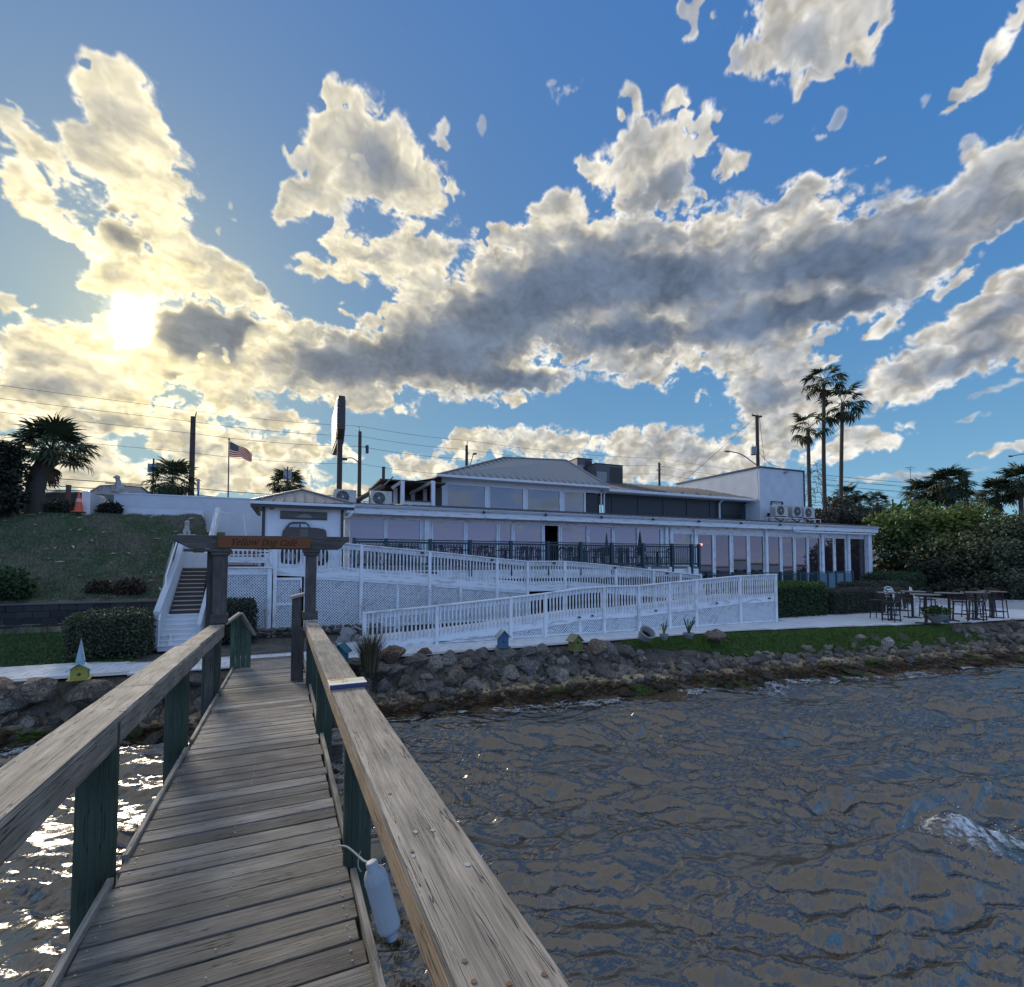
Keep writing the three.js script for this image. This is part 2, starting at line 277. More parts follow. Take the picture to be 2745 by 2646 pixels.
const lin = (r, g, b) => new THREE.Color().setRGB(r, g, b);
// weathered timber: long grain, checks and stains; 2 m by 0.5 m
const grain = (u, v) => {
  const a = fbm(u * 5, v * 46, 1.5, 4), b = fbm(u * 22, v * 190, 4.5, 2), blot = fbm(u * 4, v * 4, 8.2, 3);
  const c = Math.abs(noise3(u * 3.4, v * 34, 11.3) + 0.25 * noise3(u * 14, v * 60, 3)), crack = smooth(c, 0.012, 0.06), gate = smooth(noise3(u * 5, v * 9, 20), -0.2, 0.15);
  return [0.5 + 0.28 * a + 0.16 * b, 1 - gate * (1 - crack), blot];
};
const woodMap = texture(1024, 512, (u, v) => { const [g, k, s] = grain(u, v); const t = (0.42 + 1.0 * g) * (0.16 + 0.84 * k) * (1 + 0.34 * s); return [0.56 * t, 0.53 * t, 0.485 * t]; });
const woodBump = texture(1024, 512, (u, v) => { const [g, k] = grain(u, v); return clamp(0.25 + 0.45 * g, 0, 0.8) * (0.15 + 0.85 * k); }, false);
const wood = (color, o = {}) => std({ color, map: scaled(woodMap, 1.6, 0.4), bumpMap: scaled(woodBump, 1.6, 0.4), bumpScale: 0.009, roughness: 0.86, vertexColors: true, ...o });
const soft = texture(512, 512, (u, v) => { const t = 0.93 + 0.09 * fbm(u * 4, v * 4, 2, 5) + 0.04 * noise3(u * 90, v * 90, 1); return [t, t, t]; });
const grime = texture(512, 512, (u, v) => { const d = smooth(fbm(u * 3, v * 14, 6, 4), 0.05, 0.8) * 0.34, t = 0.97 - d + 0.03 * fbm(u * 30, v * 8, 3, 2); return [t, t * (1 - d * 0.08), t * (1 - d * 0.2)]; });
const speck = texture(512, 512, (u, v) => 0.5 + 0.35 * fbm(u * 40, v * 40, 3, 3), false);
const M = {
  deck: wood(lin(0.48, 0.47, 0.455)),
  rail: wood(lin(0.70, 0.67, 0.63)),
  darkWood: wood(lin(0.20, 0.185, 0.18)),
  greenWood: wood(lin(0.095, 0.16, 0.125)),
  fascia: wood(lin(0.74, 0.57, 0.40)),
  white: std({ color: lin(0.84, 0.86, 0.88), map: scaled(grime, 1.5, 1.5), roughness: 0.55 }),
  whiteFar: std({ color: lin(0.76, 0.78, 0.815), map: scaled(soft, 2.5, 2.5), roughness: 0.7 }),
  stucco: std({ color: lin(0.64, 0.67, 0.71), map: scaled(soft, 3, 3), bumpMap: scaled(speck, 0.8, 0.8), bumpScale: 0.004, roughness: 0.9 }),
  paleWall: std({ color: lin(0.56, 0.58, 0.60), map: scaled(soft, 3, 3), roughness: 0.9 }),
  teal: std({ color: lin(0.018, 0.05, 0.062), roughness: 0.55 }),
  trim: std({ color: lin(0.035, 0.045, 0.05), roughness: 0.5 }),
  metalRoof: std({ color: lin(0.33, 0.32, 0.31), map: scaled(soft, 1.2, 1.2), roughness: 0.45, metalness: 0.3 }),
  roofSeam: std({ color: lin(0.17, 0.165, 0.16), roughness: 0.5, metalness: 0.3 }),
  glass: phys({ color: lin(0.30, 0.31, 0.36), roughness: 0.03, ior: 2.1, transmission: 0.72, thickness: 0 }),
  glassDark: phys({ color: lin(0.26, 0.19, 0.23), roughness: 0.02, ior: 1.95, transmission: 0.88, thickness: 0 }),
  shade: phys({ color: lin(0.115, 0.125, 0.125), roughness: 0.04, ior: 1.9, clearcoat: 0.6, clearcoatRoughness: 0.05, map: scaled(soft, 2, 2) }),
  screen: std({ color: lin(0.022, 0.026, 0.030), roughness: 0.5 }),
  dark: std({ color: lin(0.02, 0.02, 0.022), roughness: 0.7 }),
  black: std({ color: lin(0.012, 0.012, 0.013), roughness: 0.45 }),
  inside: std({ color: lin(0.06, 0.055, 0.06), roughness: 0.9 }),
  grey: std({ color: lin(0.30, 0.30, 0.30), map: scaled(soft, 1, 1), roughness: 0.8 }),
  steel: std({ color: lin(0.45, 0.45, 0.45), roughness: 0.4, metalness: 0.8 }),
  concrete: std({ color: lin(0.34, 0.335, 0.325), map: scaled(soft, 0.6, 0.6), bumpMap: scaled(speck, 0.3, 0.3), bumpScale: 0.004, roughness: 0.92 }),
  plastic: std({ color: lin(0.70, 0.69, 0.66), roughness: 0.5 }),
};

// ------------------------------------------------------------------ land and water
const DECK = 1.05, LAND = 0.95, FLOOR = 2.95, LOT = 5.25;
const along = (pts) => (x) => { for (let i = 1; i < pts.length; i++) if (x <= pts[i][0] || i === pts.length - 1) { const [a, b] = [pts[i - 1], pts[i]]; return b[1] === a[1] ? a[1] : lerp(a[1], b[1], clamp((x - a[0]) / (b[0] - a[0]), -3, 3)); } };
const pathFront = along([[-40, -12.6], [-5, -12.35], [2.4, -11.95], [13, -12.15], [17, -11.55], [22, -10.55], [30, -9.8], [60, -7.5]]);
const pathBack = (x) => (x < -3.4 ? lerp(-14.0, -14.6, clamp((-3.4 - x) / 10, 0, 1)) : x < 17 ? -13.62 : lerp(-13.62, -19, clamp((x - 17) / 5, 0, 1)));
const waterEdge = along([[-40, -12.4], [-4.4, -11.1], [-2, -10.56], [1.9, -10.46], [8.6, -9.75], [14, -9.0], [20.9, -8.15], [30, -7.2], [60, -4.5]]);
const edgeWobble = (x) => 0.22 * noise3(x * 0.7, 3.1, 0) + 0.12 * noise3(x * 2.3, 8.4, 0);
function groundAt(x, z) {
  const f = pathFront(x), e = waterEdge(x) + edgeWobble(x);
  if (z > f) {                                             // the shore: rubble bank, sandy ledge, then the bed
    const t = (z - f) / (e - f), n = fbm(x * 1.7, 0.4, z * 1.7, 3) * 0.09;
    if (t < 1) return (t < 0.14 ? LAND - 0.08 - 0.1 * (t / 0.14) : t < 0.42 ? lerp(0.77, 0.27, (t - 0.14) / 0.28) : lerp(0.27, 0.04, (t - 0.42) / 0.58)) + n * Math.min(1, t * 6);
    return Math.max(-2.5, 0.03 - (z - e) * 0.32 + n * 0.5);
  }
  let y = LAND - 0.06;
  if (x < -3.2) {                                          // hillside above the lawn, up to the parking lot
    const side = smooth(-x, 3.2, 3.9), n = 0.12 * fbm(x * 0.6, 2, z * 0.6, 3);
    const up = z > -21 ? 0 : lerp(0, LOT - 0.85 - LAND, smooth(-z, 20.4, 26.6)) + 0.85 * smooth(-z, 21.0, 21.14);
    y += side * (up + (z < -21.2 && z > -26.5 ? n : 0.02 * n));
  }
  if (z < -33) y = lerp(y, LOT - 0.1, smooth(-z, 33, 38));
  if (x > 52) y += 1.0 * smooth(x, 52, 70) * smooth(-z, 14, 24);
  return y;
}
const soilMap = texture(1024, 1024, (u, v) => { const a = fbm(u * 7, v * 7, 3, 6), b = fbm(u * 60, v * 60, 9, 3), t = 0.75 + 0.5 * a + 0.35 * b; return [0.165 * t, 0.145 * t, 0.118 * t]; });
const soilBump = texture(512, 512, (u, v) => 0.5 + 0.4 * fbm(u * 22, v * 22, 5, 5), false);
M.soil = std({ map: scaled(soilMap, 4, 4), bumpMap: scaled(soilBump, 1.4, 1.4), bumpScale: 0.05, roughness: 0.96, vertexColors: true });
{
  // one sheet out to the horizon: fine cells near the shore, wide ones far off
  const NX = 420, NZ = 330, g = new THREE.BufferGeometry(), p = [], c = [], uv = [], ix = [];
  const sx = (t) => 2 + 1500 * Math.sinh(7.2 * t) / Math.sinh(7.2), sz = (t) => (t < 0 ? -11 - 1500 * Math.sinh(7.4 * -t) / Math.sinh(7.4) : -11 + 60 * Math.sinh(4 * t) / Math.sinh(4));
  for (let j = 0; j <= NZ; j++) for (let i = 0; i <= NX; i++) {
    const x = sx(i / NX * 2 - 1), z = sz(j / NZ * 1.6 - 1), y = groundAt(x, z); p.push(x, y, z); uv.push(x, z);
    const f = pathFront(x), e = waterEdge(x) + edgeWobble(x), t = (z - f) / (e - f), s = fbm(x * 1.1, 5, z * 1.1, 3), k = fbm(x * 4, 1, z * 4, 2);
    let q = [1, 1, 1];
    if (z > f) {
      const sand = smooth(t, 0.32, 0.48) * (1 - smooth(t, 0.66 + 0.2 * s, 0.86)), weed = smooth(t, 0.64 + 0.22 * s, 0.88);
      q = [lerp(0.9, 3.3, sand), lerp(0.86, 2.75, sand), lerp(0.8, 1.95, sand)];
      const brown = [1.0, 0.72, 0.42], green = [0.45, 0.60, 0.16], w = k > 0.40 ? green : brown;
      q = q.map((a, m) => lerp(a, w[m] * (0.9 + 0.4 * k), weed));
    } else if (x < -3.2) { const gr = smooth(s + 0.3 * k, -0.35, 0.35) * (z < -21 ? 0.65 : 1); q = [lerp(1.25, 0.6, gr), lerp(1.2, 0.85, gr), lerp(1.05, 0.46, gr)]; }
    else if (x > 16) q = [0.55, 0.55, 0.4];
    c.push(...q);
  }
  for (let j = 0; j < NZ; j++) for (let i = 0; i < NX; i++) { const a = j * (NX + 1) + i, b = a + NX + 1; ix.push(a, b, a + 1, b, b + 1, a + 1); }
  g.setAttribute('position', new THREE.Float32BufferAttribute(p, 3)); g.setAttribute('color', new THREE.Float32BufferAttribute(c, 3)); g.setAttribute('uv', new THREE.Float32BufferAttribute(uv, 2)); g.setIndex(ix); g.computeVertexNormals();
  const m = new THREE.Mesh(g, M.soil); m.name = 'ground'; m.userData.kind = 'structure'; scene.add(m);
}

// the lagoon: short steep chop running in on the shore from the right, a breaker off the pier
const crest = V(0.30, 0, -0.95).normalize();
const BREAK = onY(2650, 2310, 0.25);
// the chop: many wave trains that run about the wind's way, each with its own length, peaked crests and gusty patches
const TRAINS = []; { const r = mulberry(57); for (let i = 0; i < 66; i++) { const f = i / 65, len = 3.4 * Math.pow(0.055 / 3.4, f) * (0.85 + 0.3 * r()), k = 6.283 / len, a = (r() + r() + r() - 1.5) * (0.55 + 0.5 * f), c = Math.cos(a), s = Math.sin(a), steep = (len > 1.2 ? 0.062 : len > 0.3 ? 0.08 : 0.15) * (0.7 + 0.6 * r()); TRAINS.push([k * (0.52 * c + 0.854 * s), k * (-0.854 * c + 0.52 * s), r() * 6.283, steep / k, len]); } }
function waveAt(x, z) {
  const shoal = smooth(-(z - waterEdge(x)), -3.0, 0.1), damp = 1 - 0.5 * shoal, gust = 1 + 0.75 * noise3(x * 0.33, 2, z * 0.45) + 0.35 * noise3(x * 1.1, 6, z * 1.5), fine = Math.max(0.15, 1 + 1.1 * noise3(x * 0.55 + 4, 9, z * 0.8));
  const bx = 0.25 * noise3(x * 0.5, 1, z * 0.5), bz = 0.25 * noise3(x * 0.5, 5, z * 0.5);
  let y = 0;
  for (const [kx, kz, ph, amp, len] of TRAINS) { const q = Math.sin(kx * (x + bx) + kz * (z + bz) + ph); y += amp * (len > 0.3 ? Math.exp(0.9 * q) - 1.22 : q) * (len > 0.3 ? gust : fine); }
  y *= damp;
  const dx = x - BREAK.x - 0.45, dz = z - BREAK.z, q = dx * crest.x + dz * crest.z + 0.12 * noise3(x * 1.4, 3, z * 1.4), r = dx * -crest.z + dz * crest.x;
  y += 0.30 * Math.exp(-Math.pow(r / 2.6, 2)) * (q > 0 ? Math.exp(-Math.pow(q / 0.5, 2)) : Math.exp(-Math.pow(q / 1.3, 2)));
  return y;
}
M.water = phys({ color: lin(0.030, 0.027, 0.022), roughness: 0.19, ior: 2.45, specularIntensity: 1, specularColor: lin(1, 0.93, 0.83), bumpMap: scaled(texture(512, 512, (u, v) => 0.5 + 0.34 * fbm(u * 9, v * 15, 7, 5), false), 1.5, 1.5), bumpScale: 0.016 });
{
  // fine cells where the water is seen from near, ever wider ones beyond
  const spread = (runs, lo, hi) => { const v = []; for (const [from, to, d] of runs) for (let x = from; x < to - 1e-6; x += d) v.push(x); v.push(runs[runs.length - 1][1]); for (let d = runs[0][2], x = v[0]; x > lo;) { d *= 1.16; x -= d; v.unshift(Math.max(x, lo)); } for (let d = runs[runs.length - 1][2], x = v[v.length - 1]; x < hi;) { d *= 1.16; x += d; v.push(Math.min(x, hi)); } return v; };
  const xs = spread([[-6, -1.6, 0.04], [-1.6, 9, 0.032], [9, 16, 0.05], [16, 30, 0.09]], -700, 700), zs = spread([[-12.9, -0.5, 0.034]], -13.3, 700), p = [], uv = [], ix = [], NX = xs.length - 1, NZ = zs.length - 1;
  for (const z of zs) for (const x of xs) { const far = smooth(Math.hypot(x, z), 60, 160); p.push(x, far < 1 ? waveAt(x, z) * (1 - far) : 0, z); uv.push(x, z); }
  for (let j = 0; j < NZ; j++) for (let i = 0; i < NX; i++) { const a = j * (NX + 1) + i, b = a + NX + 1; ix.push(a, b, a + 1, b, b + 1, a + 1); }
  const g = new THREE.BufferGeometry(); g.setAttribute('position', new THREE.Float32BufferAttribute(p, 3)); g.setAttribute('uv', new THREE.Float32BufferAttribute(uv, 2)); g.setIndex(ix); g.computeVertexNormals();
  const m = new THREE.Mesh(g, M.water); m.name = 'water'; m.userData.kind = 'structure'; scene.add(m);
}
// white water: flat patches of bubbles that ride the surface
{
  const foamAlpha = texture(1024, 512, (u, v) => { const a = Math.abs(fbm(u * 9, v * 6, 2, 5)), b = fbm(u * 3, v * 2, 9, 3), c = Math.abs(noise3(u * 30, v * 20, 4)); return smooth(0.55 * (1 - smooth(a, 0.0, 0.34)) + 0.55 * b + 0.30 * (1 - smooth(c, 0, 0.25)), 0.22, 0.90); }, false);
  M.foam = std({ color: lin(0.52, 0.53, 0.54), roughness: 0.95, alphaMap: scaled(foamAlpha, 2.6, 1.3), transparent: true, bumpMap: scaled(speck, 0.25, 0.25), bumpScale: 0.006 });
  const patch = (nx, nz, at) => {
    const p = [], uv = [], ix = []; for (let j = 0; j <= nz; j++) for (let i = 0; i <= nx; i++) { const [x, z, u, v] = at(i / nx, j / nz); p.push(x, waveAt(x, z) + (z < -7 ? 0.035 : 0.016), z); uv.push(u, v); }
    for (let j = 0; j < nz; j++) for (let i = 0; i < nx; i++) { const a = j * (nx + 1) + i, b = a + nx + 1; ix.push(a, b, a + 1, b, b + 1, a + 1); }
    const g = new THREE.BufferGeometry(); g.setAttribute('position', new THREE.Float32BufferAttribute(p, 3)); g.setAttribute('uv', new THREE.Float32BufferAttribute(uv, 2)); g.setIndex(ix); g.computeVertexNormals(); return kit().add(g);
  };
  const K = kit();
  for (const [x0, x1, w] of [[-9, -1.4, 0.5], [0.6, 3.4, 0.5], [3.2, 8.4, 0.85], [8.2, 13.4, 0.9], [13.2, 18.4, 0.7], [18, 27.4, 1.0], [27, 40, 1.0]])
    K.g.push(...patch(90, 6, (a, b) => { const x = lerp(x0, x1, a), s = Math.sin(Math.PI * a), z = waterEdge(x) + edgeWobble(x) - 0.04 + b * w * (0.35 + 0.65 * s) * (0.7 + 0.8 * noise3(x * 0.9, 4, 4)); return [x, z, x * 1.0, b * 0.45 + 0.05 + x * 0.03]; }).g);
  K.build('foam', M.foam, scene, 'stuff');
  // the breaker: dense along the crest, torn streaks sliding down its face
  const crestAlpha = texture(1024, 512, (u, v) => {
    const d = v - 0.20 - 0.05 * noise3(u * 7, 1, 2), side = smooth(u, 0.0, 0.16) * (1 - smooth(u, 0.86, 1)), body = Math.exp(-Math.pow(d / (d > 0 ? 0.34 : 0.10), 2)) * side;
    const streak = fbm(u * 26 + v * 5, v * 5 - u * 2, 3, 4), fizz = fbm(u * 70, v * 46, 8, 3), hole = Math.abs(fbm(u * 15, v * 9, 5, 3));
    return smooth(body * (1.0 + 0.75 * streak + 0.55 * fizz) - 0.30 * (1 - smooth(hole, 0, 0.22)) - 0.38 * smooth(d, 0.02, 0.30), 0.46, 1.6);
  }, false); crestAlpha.wrapS = crestAlpha.wrapT = THREE.ClampToEdgeWrapping;
  const Q = patch(70, 50, (a, b) => { const r = lerp(-1.15, 2.0, a), q = lerp(0.32, -0.95, b) + 0.10 * noise3(a * 6, b * 3, 1); return [BREAK.x + 0.45 + r * -crest.z + q * crest.x, BREAK.z + r * crest.x + q * crest.z, a, b]; });
  const crestFoam = M.foam.clone(); crestFoam.color.setRGB(0.74, 0.76, 0.78); crestFoam.alphaMap = crestAlpha;
  const drops = new THREE.InstancedMesh(new THREE.IcosahedronGeometry(1, 1), std({ color: lin(0.72, 0.74, 0.76), roughness: 0.6 }), 260), dm = new THREE.Matrix4(); rnd = mulberry(17);
  for (let i = 0; i < 260; i++) { const r = rr(-1.0, 1.6), q = 0.10 + 0.14 * (rnd() + rnd() - 1) - (rnd() < 0.4 ? rnd() * 0.5 : 0), x = BREAK.x + 0.45 + r * -crest.z + q * crest.x, z = BREAK.z + r * crest.x + q * crest.z, s = rr(0.001, 0.0042); dm.compose(V(x, waveAt(x, z) + Math.pow(rnd(), 2.5) * 0.16 + 0.012, z), new THREE.Quaternion(), V(s * 1.3, s, s * 1.3)); drops.setMatrixAt(i, dm); }
  drops.name = 'spray'; drops.userData.kind = 'stuff'; scene.add(drops);
  Q.build('foam', crestFoam, scene, 'stuff');
}

// ------------------------------------------------------------------ rubble bank
const rockMap = texture(512, 512, (u, v) => { const a = fbm(u * 5, v * 5, 2, 5), b = fbm(u * 24, v * 24, 7, 3), pit = smooth(noise3(u * 34, v * 34, 3), 0.1, 0.45), t = (0.62 + 0.55 * a + 0.3 * b) * (1 - 0.55 * pit); return [0.52 * t, 0.455 * t, 0.385 * t]; });
const rockBump = texture(512, 512, (u, v) => 0.5 + 0.35 * fbm(u * 14, v * 14, 6, 5) - 0.2 * smooth(noise3(u * 34, v * 34, 3), 0.1, 0.45), false);
M.rock = std({ map: scaled(rockMap, 0.9, 0.9), bumpMap: scaled(rockBump, 0.9, 0.9), bumpScale: 0.045, roughness: 0.95, vertexColors: true });
function rockG(seed, detail, squash = 0.72) {
  const r = mulberry(seed), g = new THREE.IcosahedronGeometry(1, detail); g.deleteAttribute('uv'); g.deleteAttribute('normal'); const m = mergeVertices(g, 1e-4), p = m.attributes.position, cuts = [...Array(13)].map(() => { const n = V(r() - 0.5, r() - 0.5, r() - 0.5).normalize(); return [n, 0.46 + 0.36 * r()]; });
  const ox = r() * 50; const v = V(0, 0, 0);
  for (let i = 0; i < p.count; i++) {
    v.fromBufferAttribute(p, i); const n = 1 + 0.34 * fbm(v.x * 1.3 + ox, v.y * 1.3, v.z * 1.3, 3) + 0.06 * noise3(v.x * 6 + ox, v.y * 6, v.z * 6); v.multiplyScalar(n);
    for (const [c, d] of cuts) { const k = v.dot(c) - d; if (k > 0) v.addScaledVector(c, -k * 0.93); }
    p.setXYZ(i, v.x * 1.1, v.y * squash, v.z);
  }
  const c = toCreasedNormals(m.toNonIndexed(), 0.5); return metreUV(c, 'x', r() * 5);
}
const bank = setting('rock_bank');
{
  rnd = mulberry(21);
  const tones = [[1, 1, 1], [0.72, 0.70, 0.70], [1.22, 1.2, 1.18], [0.55, 0.53, 0.52], [0.95, 0.84, 0.72], [0.82, 0.82, 0.86]];
  const variants = []; for (let i = 0; i < 18; i++) { const g = rockG(300 + i, 4, 0.6 + 0.3 * rnd()); variants.push(tint(g, ...tones[i % 6])); }
  const weedy = []; for (let i = 0; i < 6; i++) weedy.push(tint(rockG(700 + i, 3, 0.55), ...[[0.35, 0.33, 0.26], [0.24, 0.34, 0.12], [0.30, 0.25, 0.18]][i % 3]));
  const keep = [[-3.78, -12.1, 0.5], [onZ(1348, 1732, -12.0).x, -12.0, 0.6], [onZ(1541, 1741, -11.75).x, -11.75, 0.75], [0.9, -11.3, 0.45]];
  const set = (list, x, z, r, lift = 0.1) => { if (keep.some(([a, b, c]) => Math.hypot(x - a, z - b) < c && z < b + 0.35)) return; const y = groundAt(x, z) + r * lift, m = piece('rock', list[Math.floor(rnd() * list.length)], M.rock, bank, V(x, y, z), rnd() * 6.28); m.rotation.x = rr(-0.35, 0.35); m.rotation.z = rr(-0.35, 0.35); m.scale.set(r * rr(0.85, 1.25), r * rr(0.85, 1.15), r * rr(0.85, 1.2)); };
  let n = 0;
  const clear = (x) => x > -1.75 && x < 1.0;
  // the big stones of the bank
  for (let x = -8.5; x < 31 && n < 186; x += 0.35 * (x > 12 ? 1.3 : 1)) {
    const f = pathFront(x), e = waterEdge(x), grassy = x > 8.5 && x < 21 ? 0.42 : 0;
    for (let k = 0; k < 2; k++) {
      const t = (k ? rr(0.22, 0.46) : rr(0.05, 0.22)) + grassy * (k ? 0.25 : 0.75), r = (x > 14 ? 0.85 : 1) * (k ? rr(0.16, 0.32) : rr(0.19, 0.40)) * (grassy ? 0.66 : 1);
      if ((clear(x) && t < 0.3) || (x > 9 && x < 21.3 && t < 0.36)) continue;
      set(variants, x + rr(-0.2, 0.2), lerp(f, e, t), r, 0.12); n++;
    }
  }
  // smaller ones down the slope, and weed-grown ones at the water's edge
  for (let i = 0; i < 72; i++) { const x = rr(-7, 27), t = rr(0.36, 0.74); set(variants, x, lerp(pathFront(x), waterEdge(x), t), rr(0.09, 0.2), 0.2); }
  for (let i = 0; i < 44; i++) { const x = rr(-7, 30), t = rr(0.9, 1.06); set(weedy, x, lerp(pathFront(x), waterEdge(x), t), rr(0.10, 0.24), 0.15); }
  // rubble too small to count
  const count = 4200, im = new THREE.InstancedMesh(tint(rockG(900, 1, 0.6), 1), M.rock, count), mx = new THREE.Matrix4(), q = new THREE.Quaternion(), col = new THREE.Color();
  for (let i = 0; i < count; i++) {
    const x = rr(-11, 32), t = rr(x > 9 && x < 21.3 ? 0.34 : 0.12, 0.98), z = lerp(pathFront(x), waterEdge(x), t), s = Math.pow(rnd(), 1.6) * 0.12 * (t < 0.5 ? 1.4 : 0.7) + 0.018;
    mx.compose(V(x, groundAt(x, z) + s * 0.25, z), q.setFromEuler(new THREE.Euler(rnd() * 6, rnd() * 6, rnd() * 6)), V(s, s * 0.8, s)); im.setMatrixAt(i, mx);
    const b = rr(0.5, 1.7) * (t > 0.8 ? 0.55 : 1); im.setColorAt(i, col.setRGB(b, b * 0.97, b * 0.9));
  }
  im.name = 'rubble'; im.userData.kind = 'stuff'; bank.add(im);
  // seaweed: tufts of drying wrack along the ledge
  const blade = new Kit(); for (let i = 0; i < 12; i++) { const a = i * 2.4, l = rr(0.05, 0.13); blade.faces([[V(0, 0, 0), V(0.012, 0, 0.008), V(Math.cos(a) * l, rr(0.005, 0.05), Math.sin(a) * l)]]); }
  const wn = 9000, wrack = new THREE.InstancedMesh(blade.geometry(), std({ color: lin(0.11, 0.078, 0.045), roughness: 0.9 }), wn);
  for (let i = 0; i < wn; i++) { const x = rr(-9, 32), t = 0.82 + 0.20 * (rnd() + rnd() - 1) + 0.1 * noise3(x * 0.8, 2, 2), z = lerp(pathFront(x), waterEdge(x) + edgeWobble(x), t), s = rr(0.7, 1.7); mx.compose(V(x, groundAt(x, z) + 0.01, z), q.setFromEuler(new THREE.Euler(0, rnd() * 6, 0)), V(s, s, s)); wrack.setMatrixAt(i, mx); const gq = noise3(x * 1.1, 7, z * 1.4) > 0.36; wrack.setColorAt(i, gq ? col.setRGB(0.9, 2.2, 0.35) : col.setRGB(rr(0.6, 1.8), rr(0.6, 1.5), rr(0.5, 1.2))); }
  wrack.name = 'seaweed'; wrack.userData.kind = 'stuff'; scene.add(wrack);
}

// ------------------------------------------------------------------ white paved path and patio
const path = setting('path');
{
  rnd = mulberry(31);
  M.paver = std({ color: lin(0.76, 0.78, 0.80), map: scaled(soft, 0.9, 0.9), bumpMap: scaled(speck, 0.4, 0.4), bumpScale: 0.002, roughness: 0.8, vertexColors: true });
  // bed under the pavers
  const bed = kit(); for (let x = -40; x < 46; x += 1) bed.faces([[V(x, LAND - 0.012, pathFront(x)), V(x + 1, LAND - 0.012, pathFront(x + 1)), V(x + 1, LAND - 0.012, pathBack(x + 1)), V(x, LAND - 0.012, pathBack(x))]]);
  bed.build('path_bed', std({ color: lin(0.46, 0.47, 0.49), map: scaled(soft, 1, 1), roughness: 0.9 }), path);
  const far = kit(), S = 0.30, shapes = [0, 1, 2, 3].map((i) => tint(boxG(S - 0.012, 0.05, S - 0.012, 0.006), [1, 0.93, 1.06, 0.97][i]));
  let parts = 0;
  for (let x = -18; x < 31; x += S) for (let z = -19; z < -7; z += S) {
    const off = (Math.round(z / S) & 1) * S / 2, cx = x + off, cz = z;
    if (cz + S / 2 > pathFront(cx) - 0.01 || cz - S / 2 < pathBack(cx)) continue;
    if (cx > -6.2 && cx < 5.6 && parts < 280) { const m = piece('paver', shapes[Math.floor(rnd() * 4)], M.paver, path, V(cx, LAND - 0.025 + rr(-0.003, 0.003), cz)); m.rotation.z = rr(-0.008, 0.008); parts++; }
    else { const g = new THREE.BoxGeometry(S - 0.012, 0.04, S - 0.012); metreUV(g, 'x', rnd() * 5); tint(g, rr(0.92, 1.06)); far.add(g, new THREE.Matrix4().setPosition(cx, LAND - 0.02 + rr(-0.002, 0.002), cz)); }
  }
  far.build('paver', M.paver, path, 'stuff');
}

